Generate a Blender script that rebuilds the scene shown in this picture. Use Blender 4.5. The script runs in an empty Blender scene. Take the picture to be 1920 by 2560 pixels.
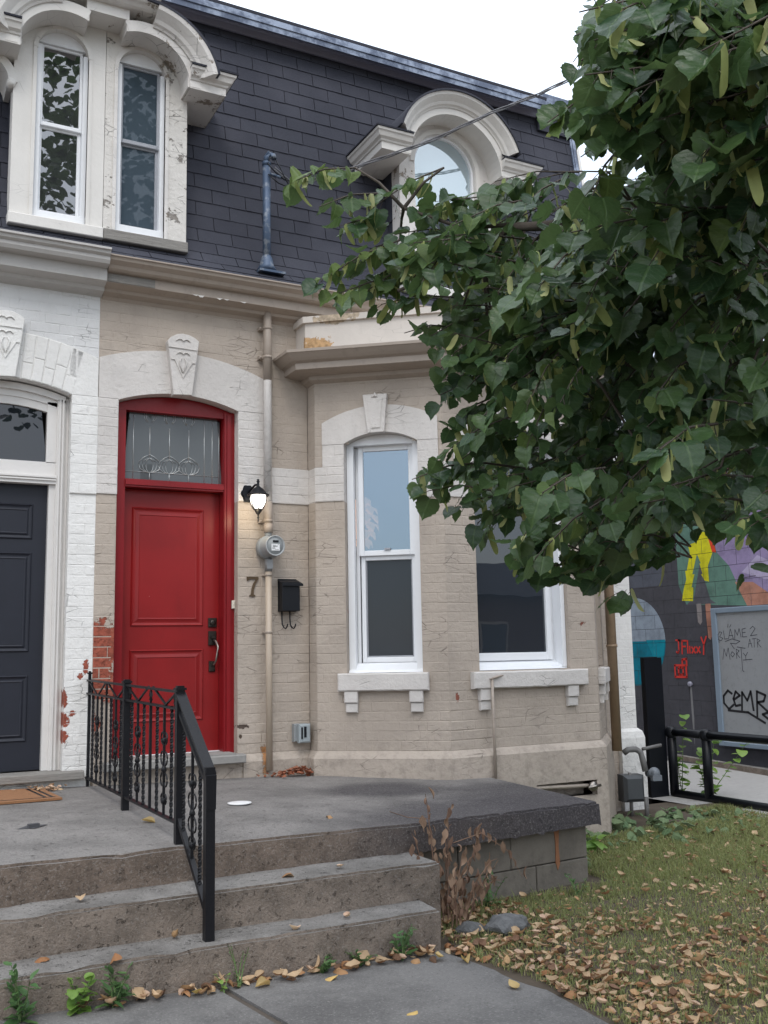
import bpy, bmesh, math, random
from mathutils import Vector, Matrix, noise
random.seed(7)
PI = math.pi
C = bpy.context.scene.collection
sc = bpy.context.scene
# ------------------------------------------------------------------ camera
cd = bpy.data.cameras.new('camera'); cam = bpy.data.objects.new('camera', cd); C.objects.link(cam); sc.camera = cam
cd.sensor_fit = 'VERTICAL'; cd.sensor_height = 24; cd.lens = 24*2480/2560; cd.clip_end = 800; cd.clip_start = .05
r0, r1, r2 = Vector((.885769, -.463718, -.019448)), Vector((.048613, .134366, -.989739)), Vector((.461573, .875735, .14156))
cam.matrix_world = Matrix(((r0[0], -r1[0], -r2[0], 0), (r0[1], -r1[1], -r2[1], -7.6), (r0[2], -r1[2], -r2[2], 1.45), (0, 0, 0, 1)))
CAM = Vector((0, -7.6, 1.45))
def project(P):                 # used only to decide which pieces are large enough to be objects of their own
    d = Vector(P)-CAM; q = d.dot(r2)
    if q < .1: return None
    return 960+2480*d.dot(r0)/q, 1280+2480*d.dot(r1)/q, q
# ------------------------------------------------------------------ sky, sun, exposure
w = bpy.data.worlds.new('World'); sc.world = w; w.use_nodes = True
nt = w.node_tree; nt.nodes.clear()
N = nt.nodes.new; K = nt.links.new
SUN_EL, SUN_AZ = math.radians(50), math.radians(205)
sky = N('ShaderNodeTexSky'); sky.sky_type = 'NISHITA'; sky.sun_disc = False; sky.sun_elevation = SUN_EL; sky.sun_rotation = SUN_AZ
bg1 = N('ShaderNodeBackground'); bg1.inputs[1].default_value = .06; K(sky.outputs[0], bg1.inputs[0])
tc = N('ShaderNodeTexCoord'); sx = N('ShaderNodeSeparateXYZ'); K(tc.outputs['Generated'], sx.inputs[0])
mr = N('ShaderNodeMapRange'); mr.inputs[1].default_value = -.05; mr.inputs[2].default_value = 1; mr.inputs[3].default_value = .62; mr.inputs[4].default_value = 2.25; K(sx.outputs[2], mr.inputs[0])
nz = N('ShaderNodeTexNoise'); nz.inputs['Scale'].default_value = 2.4; nz.inputs['Detail'].default_value = 6; K(tc.outputs['Generated'], nz.inputs['Vector'])
cr = N('ShaderNodeValToRGB'); cr.color_ramp.elements[0].position = .35; cr.color_ramp.elements[0].color = (.70, .79, .90, 1); cr.color_ramp.elements[1].position = .68; cr.color_ramp.elements[1].color = (1, 1, 1, 1); K(nz.outputs[0], cr.inputs[0])
bg2 = N('ShaderNodeBackground'); K(cr.outputs[0], bg2.inputs[0]); K(mr.outputs[0], bg2.inputs[1])
ad = N('ShaderNodeAddShader'); K(bg1.outputs[0], ad.inputs[0]); K(bg2.outputs[0], ad.inputs[1])
wo = N('ShaderNodeOutputWorld'); K(ad.outputs[0], wo.inputs[0])
sd = bpy.data.lights.new('sun', 'SUN'); sd.energy = .9; sd.angle = math.radians(20); sd.color = (1, .96, .9)
so = bpy.data.objects.new('sun', sd); C.objects.link(so)
dirv = Vector((math.sin(SUN_AZ)*math.cos(SUN_EL), math.cos(SUN_AZ)*math.cos(SUN_EL), math.sin(SUN_EL)))   # towards the sun
so.rotation_euler = dirv.to_track_quat('Z', 'Y').to_euler()
vs = sc.view_settings; vs.view_transform = 'Standard'; vs.look = 'None'; vs.exposure = 0.17; vs.gamma = 1; vs.use_curve_mapping = False
sc.cycles.max_bounces = 8; sc.cycles.transparent_max_bounces = 12
# ------------------------------------------------------------------ materials
class NT:
    def __init__(s, name):
        s.m = bpy.data.materials.new(name); s.m.use_nodes = True; s.t = s.m.node_tree; s.b = s.t.nodes['Principled BSDF']; s.out = s.t.nodes['Material Output']
        s.geo = s.t.nodes.new('ShaderNodeNewGeometry')
    def n(s, t, **k):
        x = s.t.nodes.new('ShaderNode'+t)
        for a, v in k.items(): setattr(x, a, v)
        return x
    def put(s, sock, v):
        if isinstance(v, bpy.types.NodeSocket): s.t.links.new(v, sock)
        elif isinstance(v, (tuple, list)) and len(v) == 3 and sock.type == 'RGBA': sock.default_value = (*v, 1)
        else: sock.default_value = v
    def noise(s, scale, detail=4, rough=.55, vec=None, stretch=None, dist=0):
        v = vec or s.geo.outputs['Position']
        if stretch:
            m = s.n('VectorMath', operation='MULTIPLY'); s.put(m.inputs[0], v); m.inputs[1].default_value = stretch; v = m.outputs[0]
        x = s.n('TexNoise'); s.put(x.inputs['Vector'], v); x.inputs['Scale'].default_value = scale; x.inputs['Detail'].default_value = detail; x.inputs['Roughness'].default_value = rough; x.inputs['Distortion'].default_value = dist
        return x.outputs[0]
    def voro(s, scale, feature='F1', stretch=None, vec=None):
        v = vec or s.geo.outputs['Position']
        if stretch:
            m = s.n('VectorMath', operation='MULTIPLY'); s.put(m.inputs[0], v); m.inputs[1].default_value = stretch; v = m.outputs[0]
        x = s.n('TexVoronoi', feature=feature); s.put(x.inputs['Vector'], v); x.inputs['Scale'].default_value = scale
        return x.outputs[0]
    def ramp(s, f, a, b, lo=0., hi=1.):
        x = s.n('MapRange', interpolation_type='SMOOTHSTEP'); s.put(x.inputs[0], f); x.inputs[1].default_value = a; x.inputs[2].default_value = b; x.inputs[3].default_value = lo; x.inputs[4].default_value = hi
        return x.outputs[0]
    def math(s, op, a, b=0.):
        x = s.n('Math', operation=op); s.put(x.inputs[0], a); s.put(x.inputs[1], b); return x.outputs[0]
    def mix(s, f, a, b):
        x = s.n('Mix', data_type='RGBA'); s.put(x.inputs[0], f); s.put(x.inputs[6], a); s.put(x.inputs[7], b); return x.outputs[2]
    def rnd(s):
        o = s.n('ObjectInfo'); return s.math('FRACT', s.math('ADD', o.outputs['Random'], s.geo.outputs['Random Per Island']))
    def bump(s, h, strength, dist, prev=None):
        x = s.n('Bump'); x.inputs['Strength'].default_value = strength; x.inputs['Distance'].default_value = dist; s.put(x.inputs['Height'], h)
        if prev: s.put(x.inputs['Normal'], prev)
        return x.outputs[0]
    def ellipse(s, c, r, wob=.9, scale=9):
        a = s.n('VectorMath', operation='SUBTRACT'); s.put(a.inputs[0], s.geo.outputs['Position']); a.inputs[1].default_value = c
        b = s.n('VectorMath', operation='DIVIDE'); s.put(b.inputs[0], a.outputs[0]); b.inputs[1].default_value = r
        l = s.n('VectorMath', operation='LENGTH'); s.put(l.inputs[0], b.outputs[0])
        q = s.math('ADD', l.outputs['Value'], s.math('MULTIPLY', s.math('SUBTRACT', s.noise(1.1/max(.02, (r[0]+r[2])/2), 6, .7), .5), 3.4))
        return s.ramp(q, 1.03, .97)
    def ellipse_raw(s, c, r):
        a = s.n('VectorMath', operation='SUBTRACT'); s.put(a.inputs[0], s.geo.outputs['Position']); a.inputs[1].default_value = c
        b = s.n('VectorMath', operation='DIVIDE'); s.put(b.inputs[0], a.outputs[0]); b.inputs[1].default_value = r
        l = s.n('VectorMath', operation='LENGTH'); s.put(l.inputs[0], b.outputs[0])
        return s.math('ADD', l.outputs['Value'], s.math('MULTIPLY', s.math('SUBTRACT', s.noise(3, 6, .6), .5), .7))
    def fin(s, col, rough=.7, normal=None, metal=0., spec=.5):
        s.put(s.b.inputs['Base Color'], col); s.put(s.b.inputs['Roughness'], rough); s.b.inputs['Metallic'].default_value = metal; s.b.inputs['Specular IOR Level'].default_value = spec
        if normal: s.put(s.b.inputs['Normal'], normal)
        return s.m
def scl(c, k): return tuple(min(1, x*k) for x in c)
BRICK = (.30, .075, .04)
def paint(name, col, patches=(), lump=1.35, flake=.0, dirt=.3, rough=.62, under=(.32, .27, .22), crack=.75, low=None):
    s = NT(name)
    n1 = s.noise(2.3, 5); n2 = s.noise(26, 5, .6); n3 = s.noise(150, 3)
    c = s.mix(s.ramp(n1, .35, .7), scl(col, 1.04), scl(col, 1-dirt*.35))
    c = s.mix(s.ramp(s.noise(9, 6, .7, stretch=(1, 1, .25)), .52, .8, 0, dirt), c, scl(col, .62))
    # hairline cracks running along the courses, broken up by noise
    cr_ = s.voro(7, 'DISTANCE_TO_EDGE', stretch=(.8, .8, 2.4)); cm = s.math('MULTIPLY', s.ramp(cr_, .022, .004), s.ramp(s.noise(3.1, 4), .53, .62))
    c = s.mix(s.math('MULTIPLY', cm, crack), c, scl(col, .42))
    h = s.math('ADD', s.math('MULTIPLY', n2, .8), s.math('MULTIPLY', n3, .15)); h = s.math('SUBTRACT', h, s.math('MULTIPLY', cm, .5*crack))
    fl = None
    if flake:
        v = s.voro(17, 'F1', stretch=(1.4, 1.4, .8)); f1 = s.noise(5, 6, .75); fl = s.math('MULTIPLY', s.ramp(f1, .62-.1*flake, .64-.1*flake), 1.0)
        c = s.mix(fl, c, s.mix(s.noise(40, 4), under, scl(under, .6))); h = s.math('SUBTRACT', h, s.math('MULTIPLY', fl, .8))
    for cc, rr, colr in patches:
        m = s.ellipse(cc, rr)
        br = s.mix(s.ramp(s.noise(30, 5), .35, .7), colr, scl(colr, .55))
        c = s.mix(m, c, br); h = s.math('SUBTRACT', h, s.math('MULTIPLY', m, .9))
    if low:
        sp = s.n('SeparateXYZ'); s.put(sp.inputs[0], s.geo.outputs['Position'])
        lm = s.math('MULTIPLY', s.ramp(sp.outputs[2], low, low-.5), s.ramp(s.noise(14, 6, .7), .45, .7)); c = s.mix(s.math('MULTIPLY', lm, .5), c, scl(col, .45))
    return s.fin(c, rough, s.bump(h, .55*lump, .012), spec=.35)
def plain(name, col, rough=.5, var=.1, bs=40, bstr=.1, metal=0., spec=.5, dirt=.0):
    s = NT(name); c = s.mix(s.noise(bs*.2, 4), scl(col, 1+var), scl(col, 1-var))
    if dirt: c = s.mix(s.ramp(s.noise(13, 6, .7), .5, .75, 0, dirt), c, scl(col, .4))
    return s.fin(c, rough, s.bump(s.noise(bs, 4), bstr, .004), metal, spec)
BEIGE = (.425, .362, .305); LIGHT = (.60, .565, .535); WHITE = (.73, .715, .69)
RED_TONE = (.34, .085, .05)
m_beige = paint('beige_painted_brick', BEIGE, [((1.60, 0, 1.60), (.14, .3, .13), RED_TONE), ((1.585, 0, 1.42), (.12, .3, .17), RED_TONE), ((1.62, 0, 1.24), (.10, .3, .10), RED_TONE), ((1.55, 0, .98), (.05, .3, .06), RED_TONE),
    ((2.71, 0, .905), (.045, .3, .018), (.10, .07, .055)), ((2.69, 0, .83), (.012, .3, .02), (.1, .07, .05)), ((3.53, -.34, 1.80), (.015, .1, .03), (.42, .10, .05)), ((4.20, -.82, 1.10), (.018, .1, .035), (.25, .08, .05)), ((5.48, -.82, 1.68), (.025, .06, .02), (.25, .08, .05)), ((2.885, 0, .64), (.03, .15, .13), (.45, .22, .09))], low=1.0)
m_light = paint('light_painted_masonry', LIGHT, [((2.66, 0, 2.9), (.004, .02, .01), (.2, .15, .1))], crack=.6)
m_white = paint('white_painted_brick', WHITE, [((1.335, 0, 1.17), (.03, .3, .06), RED_TONE), ((1.335, 0, 1.02), (.04, .3, .05), RED_TONE), ((1.45, 0, 1.33), (.02, .3, .02), RED_TONE), ((1.40, 0, 1.06), (.02, .3, .02), RED_TONE), ((1.34, 0, .90), (.035, .3, .04), RED_TONE), ((1.49, 0, 1.40), (.02, .3, .05), RED_TONE)], lump=1.3, dirt=.14, low=.9)
m_whitegrey = paint('pale_grey_painted_brick', (.64, .635, .63), lump=1.1, dirt=.2)
m_trim = plain('taupe_painted_wood', (.36, .30, .25), .5, .06, 30, .15, dirt=.3)
m_trimw = plain('pale_grey_painted_wood', (.47, .45, .43), .5, .05, 30, .12, dirt=.22)
m_fascia = paint('cream_painted_fascia', (.60, .55, .50), [((3.26, -.3, 4.02), (.10, .2, .07), (.50, .31, .15)), ((3.40, -.35, 4.24), (.16, .25, .05), (.50, .40, .29))], lump=.35, crack=.4)
m_dormer = paint('cream_dormer_paint', (.66, .635, .60), lump=.3, crack=.35, dirt=.12)
m_peel = paint('peeling_cream_paint', (.64, .61, .57), lump=1.5, flake=.42, crack=1., under=(.30, .27, .24))
m_crackle = paint('crackled_cream_paint', (.66, .63, .60), lump=.8, flake=.25, crack=1.)
m_vinyl = plain('white_vinyl', (.80, .81, .83), .35, .02, 60, .03, dirt=.06)
m_vinylgrey = plain('grey_screen_frame', (.33, .34, .37), .4, .05)
m_wood = NT('weathered_grey_wood'); m_wood = m_wood.fin(m_wood.mix(m_wood.noise(30, 6, .7, stretch=(.25, 1, 2.5)), (.36, .34, .31), (.10, .092, .085)), .85, m_wood.bump(m_wood.noise(40, 5, .7, stretch=(.2, 1, 3)), .8, .006))
def shingle_mat():
    s = NT('charcoal_shingle'); r = s.rnd()
    c = s.mix(r, (.050, .054, .072), (.072, .078, .100)); c = s.mix(s.ramp(s.noise(420, 2), .35, .75), scl((.04, .04, .055), .6), c)
    c = s.mix(s.ramp(s.noise(1.6, 4), .4, .75, 0, .35), c, (.085, .085, .105))
    return s.fin(c, .88, s.bump(s.noise(500, 2), .35, .002), spec=.3)
m_shingle = shingle_mat()
m_metal = NT('bluish_metal_flashing'); m_metal = m_metal.fin(m_metal.mix(m_metal.ramp(m_metal.noise(6, 6, .7), .4, .6), (.09, .11, .16), (.27, .31, .39)), .45, m_metal.bump(m_metal.noise(25, 4), .4, .006), .35)
m_greymetal = plain('lavender_grey_moulding', (.27, .27, .34), .5, .15, 12, .2, dirt=.2)
m_bluepipe = NT('worn_blue_grey_pipe'); m_bluepipe = m_bluepipe.fin(m_bluepipe.mix(m_bluepipe.ramp(m_bluepipe.noise(11, 6, .7), .5, .62), (.055, .085, .14), (.20, .22, .25)), .5, None, .3)
def red_mat(name, col):
    s = NT(name); c = s.mix(s.ramp(s.noise(2.0, 5), .35, .75), col, scl(col, .78)); c = s.mix(s.ramp(s.voro(5), .018, .012, 0, .7), c, (.5, .3, .28)); c = s.mix(s.ramp(s.noise(34, 6, .75, stretch=(1, 1, .25)), .58, .78, 0, .25), c, scl(col, 1.5)); c = s.mix(s.ramp(s.noise(3, 6, .7, stretch=(1, 1, .5)), .55, .75, 0, .3), c, scl(col, .6))
    return s.fin(c, .36, s.bump(s.noise(60, 4, stretch=(1, 1, .3)), .12, .003), spec=.35)
m_red = red_mat('red_door_paint', (.27, .012, .013)); m_redf = red_mat('red_frame_paint', (.24, .008, .012))
m_slate = plain('dark_slate_door_paint', (.017, .019, .028), .5, .15, 50, .1, 0, .35)
m_casing = plain('white_door_casing', (.66, .635, .61), .45, .04, 40, .08, dirt=.12)
m_bronze = plain('dark_bronze', (.045, .038, .032), .35, .3, 60, .1, .7)
m_nickel = plain('worn_nickel', (.30, .27, .24), .3, .2, 60, .1, .9)
m_black = plain('black_wrought_iron', (.006, .006, .008), .45, .3, 60, .3, 0, .3)
m_blackpaint = plain('glossy_black_paint', (.005, .006, .009), .42, .2, 50, .08, 0, .3)
m_grey = plain('grey_meter_paint', (.26, .275, .28), .45, .06, 40, .05)
m_brass = plain('tarnished_brass_numeral', (.10, .065, .035), .5, .3, 80, .3, .4)
m_ivory = plain('ivory_plastic', (.70, .64, .55), .4, .05)
m_wh = plain('white_plastic', (.8, .8, .8), .4, .03)
def glass(name, dark, fmix, tint=(1, 1, 1), transp=0.):
    s = NT(name); t = s.t
    gl = s.n('BsdfGlossy'); gl.inputs['Roughness'].default_value = .01; s.put(gl.inputs['Color'], tint)
    wv = s.bump(s.noise(2.2, 2), .03, .02); s.put(gl.inputs['Normal'], wv)
    df = s.n('BsdfDiffuse'); s.put(df.inputs['Color'], dark)
    body = df.outputs[0]
    if transp:
        tr = s.n('BsdfTransparent'); tr.inputs['Color'].default_value = (.8, .85, .85, 1); mx = s.n('MixShader'); mx.inputs[0].default_value = transp; s.put(mx.inputs[1], body); s.put(mx.inputs[2], tr.outputs[0]); body = mx.outputs[0]
    fr = s.n('Fresnel'); fr.inputs['IOR'].default_value = fmix
    m = s.n('MixShader'); s.put(m.inputs[0], fr.outputs[0]); s.put(m.inputs[1], body); s.put(m.inputs[2], gl.outputs[0]); t.links.new(m.outputs[0], s.out.inputs['Surface'])
    return s.m
m_glass_up = glass('window_glass', (.05, .09, .13), 3.0, (.75, .88, 1), .55)
m_glass_scr = glass('screened_window_glass', (.026, .033, .042), 1.40)
m_glass_blind = glass('window_glass_over_blind', (.055, .075, .095), 1.40, (.9, .97, 1))
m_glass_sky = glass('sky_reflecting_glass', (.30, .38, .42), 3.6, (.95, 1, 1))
m_glass_mirror = glass('dark_reflecting_glass', (.03, .03, .035), 2.6)
m_glass_frost = glass('transom_privacy_glass', (.095, .105, .11), 1.45, (1, 1, 1))
m_lead = plain('leaded_came', (.50, .52, .52), .35, .1, 40, .05, .5)
def concrete(name, col, col2, agg=.5, bs=1., stain=None, riser=None):
    s = NT(name); c = s.mix(s.ramp(s.noise(1.8, 6, .65), .35, .68), col, col2)
    sp = s.n('SeparateXYZ'); s.put(sp.inputs[0], s.geo.outputs['Normal']); up = s.ramp(sp.outputs[2], .5, .9)
    if riser:
        rc = s.mix(s.ramp(s.noise(5, 6, .7), .36, .66), riser, scl(riser, .62)); rc = s.mix(s.ramp(s.noise(7, 5, .7, stretch=(1, 1, .18)), .56, .75, 0, .55), rc, scl(riser, .45)); rc = s.mix(s.ramp(s.noise(11, 5, .7, stretch=(1, 1, .25)), .62, .8, 0, .35), rc, scl(col, 1.35)); c = s.mix(up, rc, c)
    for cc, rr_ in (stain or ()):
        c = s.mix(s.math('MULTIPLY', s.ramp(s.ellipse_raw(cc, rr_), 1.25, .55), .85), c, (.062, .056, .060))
    c = s.mix(s.ramp(s.noise(75, 3, .8), .50, .72, 0, agg), c, s.mix(.5, c, (.52, .50, .47))); c = s.mix(s.ramp(s.noise(58, 3, .8, dist=.5), .52, .74, 0, agg), c, scl(col2, .38))
    c = s.mix(s.ramp(s.voro(34), .16, .09, 0, agg*1.2), c, (.05, .042, .036))
    h = s.math('ADD', s.noise(90, 4, .7), s.math('MULTIPLY', s.ramp(s.noise(30, 4, .7), .60, .68), -1.1)); h = s.math('ADD', h, s.math('MULTIPLY', s.noise(9, 3), 1.6))
    return s.fin(c, .9, s.bump(h, 1.0*bs, .008), spec=.2)
m_conc = concrete('weathered_step_concrete', (.27, .255, .24), (.145, .135, .125), .4, 1.2, None, (.245, .20, .165))
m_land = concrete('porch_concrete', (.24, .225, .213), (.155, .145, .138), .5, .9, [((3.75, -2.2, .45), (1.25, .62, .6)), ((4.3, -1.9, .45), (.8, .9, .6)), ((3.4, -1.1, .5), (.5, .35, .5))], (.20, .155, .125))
m_walk = concrete('sidewalk_concrete', (.165, .158, .152), (.10, .096, .094), .4, .5)
m_block = paint('stained_foundation_block', (.175, .155, .13), lump=1.0, dirt=.6, rough=.9, crack=.5, low=.5)
m_stone = plain('grey_stone_threshold', (.27, .26, .245), .8, .15, 40, .4, dirt=.3)
m_soil = plain('brown_soil', (.07, .052, .035), .95, .4, 40, .8)
m_lane = plain('gravel_lane', (.34, .33, .32), .95, .15, 90, .8, dirt=.2)
m_asph = plain('asphalt', (.05, .05, .053), .9, .2, 90, .5)
def leaf_mat(name, a, b, under, tr=.35, rough=.38, sp=.5, veins=False):
    s = NT(name); c = s.mix(s.rnd(), a, b); c = s.mix(s.ramp(s.noise(60, 3), .4, .8, 0, .35), c, scl(a, .6))
    c = s.mix(s.geo.outputs['Backfacing'], c, s.mix(s.rnd(), under, scl(under, .7)))
    h = s.noise(90, 3)
    if veins:
        at = s.n('Attribute', attribute_name='lv'); x_ = s.n('SeparateXYZ'); s.put(x_.inputs[0], at.outputs['Vector']); aw = s.math('ABSOLUTE', x_.outputs[1])
        v1 = s.ramp(aw, .055, .02); fr_ = s.math('FRACT', s.math('MULTIPLY', s.math('SUBTRACT', x_.outputs[0], s.math('MULTIPLY', aw, .75)), 6.5)); v2 = s.ramp(s.math('ABSOLUTE', s.math('SUBTRACT', fr_, .5)), .09, .03, 0, .55)
        vm = s.math('MAXIMUM', v1, v2); c = s.mix(s.math('MULTIPLY', vm, .35), c, scl(under, 1.4)); h = s.math('SUBTRACT', h, s.math('MULTIPLY', vm, 1.2))
        c = s.mix(s.ramp(s.noise(220, 2), .70, .74, 0, .8), c, (.20, .14, .05))
    s.fin(c, rough, s.bump(h, .35, .004), spec=sp)
    if tr:
        tl = s.n('BsdfTranslucent'); s.put(tl.inputs['Color'], s.mix(.5, c, scl(under, 1.3))); m = s.n('MixShader'); m.inputs[0].default_value = tr
        s.put(m.inputs[1], s.b.outputs[0]); s.put(m.inputs[2], tl.outputs[0]); s.t.links.new(m.outputs[0], s.out.inputs['Surface'])
    return s.m
m_leaf = leaf_mat('linden_leaf', (.022, .060, .026), (.075, .135, .042), (.095, .155, .055), .32, .38, .5, True)
m_bract = leaf_mat('linden_bract', (.36, .40, .13), (.24, .31, .09), (.42, .44, .18), .35, .6)
m_leaf2 = leaf_mat('light_linden_leaf', (.06, .115, .03), (.12, .17, .045), (.14, .20, .06), .3, .5, .3, True)
m_bark = plain('grey_brown_bark', (.075, .06, .048), .9, .3, 60, .7)
m_litter = leaf_mat('fallen_leaf', (.46, .29, .15), (.26, .115, .05), (.52, .37, .23), .12, .7, .2)
m_litter3 = leaf_mat('dark_fallen_leaf', (.17, .095, .055), (.10, .06, .04), (.24, .14, .09), .1, .8, .2)
m_litter2 = leaf_mat('pale_fallen_leaf', (.58, .44, .28), (.50, .30, .18), (.62, .44, .32), .12, .7, .2)
m_yleaf = leaf_mat('yellow_fallen_leaf', (.60, .42, .12), (.55, .36, .14), (.55, .40, .18), .15, .6, .3)
m_grass = leaf_mat('grass_blade', (.19, .235, .065), (.52, .46, .24), (.26, .29, .11), .35, .6, .3)
m_weed = leaf_mat('weed_leaf', (.055, .13, .04), (.10, .19, .06), (.10, .18, .07), .3, .5)
m_ivy = leaf_mat('ground_cover_leaf', (.07, .13, .055), (.17, .23, .11), (.20, .26, .14), .2, .6, .3, True)
m_fresh = leaf_mat('fresh_green_leaf', (.12, .24, .04), (.22, .34, .07), (.22, .34, .08), .35, .5)
m_dead = leaf_mat('withered_leaf', (.28, .175, .12), (.15, .09, .065), (.33, .22, .15), .1, .8, .2)
m_mat = plain('brown_coir', (.27, .13, .06), .95, .25, 150, .9)
m_muralw = plain('slate_painted_block', (.055, .055, .068), .75, .3, 40, .5, dirt=.5)
m_brownpipe = plain('brown_painted_pipe', (.26, .18, .11), .6, .15, 30, .2, dirt=.3)
# ------------------------------------------------------------------ geometry helpers
class Face:
    """a vertical face: u runs along it, o out of it, z up"""
    def __init__(s, x, y, ang): s.p = Vector((x, y, 0)); s.t = Vector((math.cos(ang), math.sin(ang), 0)); s.n = Vector((s.t.y, -s.t.x, 0)); s.ang = ang
    def __call__(s, u, o, z): return s.p+s.t*u+s.n*o+Vector((0, 0, z))
FM = Face(0, 0, 0)
class MB:
    def __init__(s): s.v = []; s.f = []; s.mi = []; s.sm = []
    def add(s, vs, fs, m=0, smooth=False):
        b = len(s.v); s.v += [tuple(x) for x in vs]
        for f in fs: s.f.append([b+i for i in f]); s.mi.append(m); s.sm.append(smooth)
    def hexa(s, p, m=0): s.add(p, [(0, 3, 2, 1), (4, 5, 6, 7), (0, 1, 5, 4), (1, 2, 6, 5), (2, 3, 7, 6), (3, 0, 4, 7)], m)
    def box(s, F, u0, u1, o0, o1, z0, z1, m=0): s.hexa([F(u0, o1, z0), F(u1, o1, z0), F(u1, o0, z0), F(u0, o0, z0), F(u0, o1, z1), F(u1, o1, z1), F(u1, o0, z1), F(u0, o0, z1)], m)
    def bev(s, F, u0, u1, o0, o1, z0, z1, b=.004, m=0):     # box whose front edges are chamfered
        A = [F(u0, o0, z0), F(u1, o0, z0), F(u1, o0, z1), F(u0, o0, z1)]; B = [F(u0, o1-b, z0), F(u1, o1-b, z0), F(u1, o1-b, z1), F(u0, o1-b, z1)]
        D = [F(u0+b, o1, z0+b), F(u1-b, o1, z0+b), F(u1-b, o1, z1-b), F(u0+b, o1, z1-b)]
        fs = [(3, 2, 1, 0)]+[(i, (i+1) % 4, 4+(i+1) % 4, 4+i) for i in range(4)]+[(4+i, 4+(i+1) % 4, 8+(i+1) % 4, 8+i) for i in range(4)]+[(8, 9, 10, 11)]
        s.add(A+B+D, fs, m)
    def prism(s, F, pts, o0, o1, m=0, caps=True):
        n = len(pts); V = [F(u, o1, z) for u, z in pts]+[F(u, o0, z) for u, z in pts]
        fs = [(i, (i+1) % n, n+(i+1) % n, n+i) for i in range(n)]
        if caps: fs += [tuple(range(n)), tuple(range(2*n-1, n-1, -1))]
        s.add(V, fs, m)
    def band(s, F, A, B, o0, o1, m=0, smooth=False):          # solid strip between two curves A,B [(u,z)]
        n = len(A); V = [F(u, o1, z) for u, z in A]+[F(u, o1, z) for u, z in B]+[F(u, o0, z) for u, z in A]+[F(u, o0, z) for u, z in B]
        fs = []
        for i in range(n-1): fs += [(i, i+1, n+i+1, n+i), (2*n+i, 3*n+i, 3*n+i+1, 2*n+i+1), (i, 2*n+i, 2*n+i+1, i+1), (n+i, n+i+1, 3*n+i+1, 3*n+i)]
        fs += [(0, n, 3*n, 2*n), (n-1, 3*n-1, 4*n-1, 2*n-1)]
        s.add(V, fs, m, smooth)
    def sweep(s, prof, path, m=0, closed=False, up=Vector((0, 0, 1)), caps=True, smooth=False):
        """prof [(out,z)] swept along plan points path [(x,y)], outward side is right of travel; mitred"""
        P = [Vector((x, y, 0)) for x, y in path]; n = len(P); k = len(prof); V = []
        for i, p in enumerate(P):
            a = (P[i]-P[i-1]).normalized() if i else (P[1]-P[0]).normalized(); b = (P[i+1]-P[i]).normalized() if i < n-1 else a
            na, nb = Vector((a.y, -a.x, 0)), Vector((b.y, -b.x, 0)); mn = (na+nb).normalized(); mn = mn/max(.3, mn.dot(na))
            V += [p+mn*o+Vector((0, 0, z)) for o, z in prof]
        fs = [(i*k+j, i*k+j+1, (i+1)*k+j+1, (i+1)*k+j) for i in range(n-1) for j in range(k-1)]
        if caps: fs += [tuple(range(k)), tuple((n-1)*k+j for j in range(k-1, -1, -1))]
        s.add(V, fs, m, smooth)
    def arc(s, F, cu, cz, prof, a0, a1, n=20, m=0, smooth=False, caps=True):
        """prof [(radius,out)] swept round centre (cu,cz) on a face from angle a0 to a1"""
        k = len(prof); V = []
        for i in range(n+1):
            a = a0+(a1-a0)*i/n
            V += [F(cu+r*math.cos(a), o, cz+r*math.sin(a)) for r, o in prof]
        fs = [(i*k+j, i*k+j+1, (i+1)*k+j+1, (i+1)*k+j) for i in range(n) for j in range(k-1)]
        if caps: fs += [tuple(range(k)), tuple(n*k+j for j in range(k-1, -1, -1))]
        s.add(V, fs, m, smooth)
    def tube(s, pts, r, n=8, m=0, smooth=True, caps=True, squash=None):
        pts = [Vector(p) for p in pts]; k = len(pts); rs = r if isinstance(r, (list, tuple)) else [r]*k; V = []
        ref = None
        for i, p in enumerate(pts):
            d = (pts[min(i+1, k-1)]-pts[max(i-1, 0)]).normalized()
            if ref is None: ref = Vector((0, 0, 1)) if abs(d.z) < .9 else Vector((1, 0, 0))
            x = d.cross(ref).normalized(); y = d.cross(x).normalized(); ref = -y if False else ref
            V += [p+(x*math.cos(2*PI*j/n)+y*math.sin(2*PI*j/n))*rs[i] for j in range(n)]
        fs = [(i*n+j, i*n+(j+1) % n, (i+1)*n+(j+1) % n, (i+1)*n+j) for i in range(k-1) for j in range(n)]
        if caps: fs += [tuple(range(n)), tuple((k-1)*n+j for j in range(n-1, -1, -1))]
        s.add(V, fs, m, smooth)
    def lathe(s, org, axis, prof, n=20, m=0, smooth=True):
        """prof [(along,radius)]"""
        a = Vector(axis).normalized(); x = a.cross(Vector((.3, .2, .93))).normalized(); y = a.cross(x); org = Vector(org); k = len(prof); V = []
        for h, r in prof: V += [org+a*h+(x*math.cos(2*PI*j/n)+y*math.sin(2*PI*j/n))*r for j in range(n)]
        fs = [(i*n+j, i*n+(j+1) % n, (i+1)*n+(j+1) % n, (i+1)*n+j) for i in range(k-1) for j in range(n)]
        fs += [tuple(range(n)), tuple((k-1)*n+j for j in range(n-1, -1, -1))]
        s.add(V, fs, m, smooth)
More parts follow.
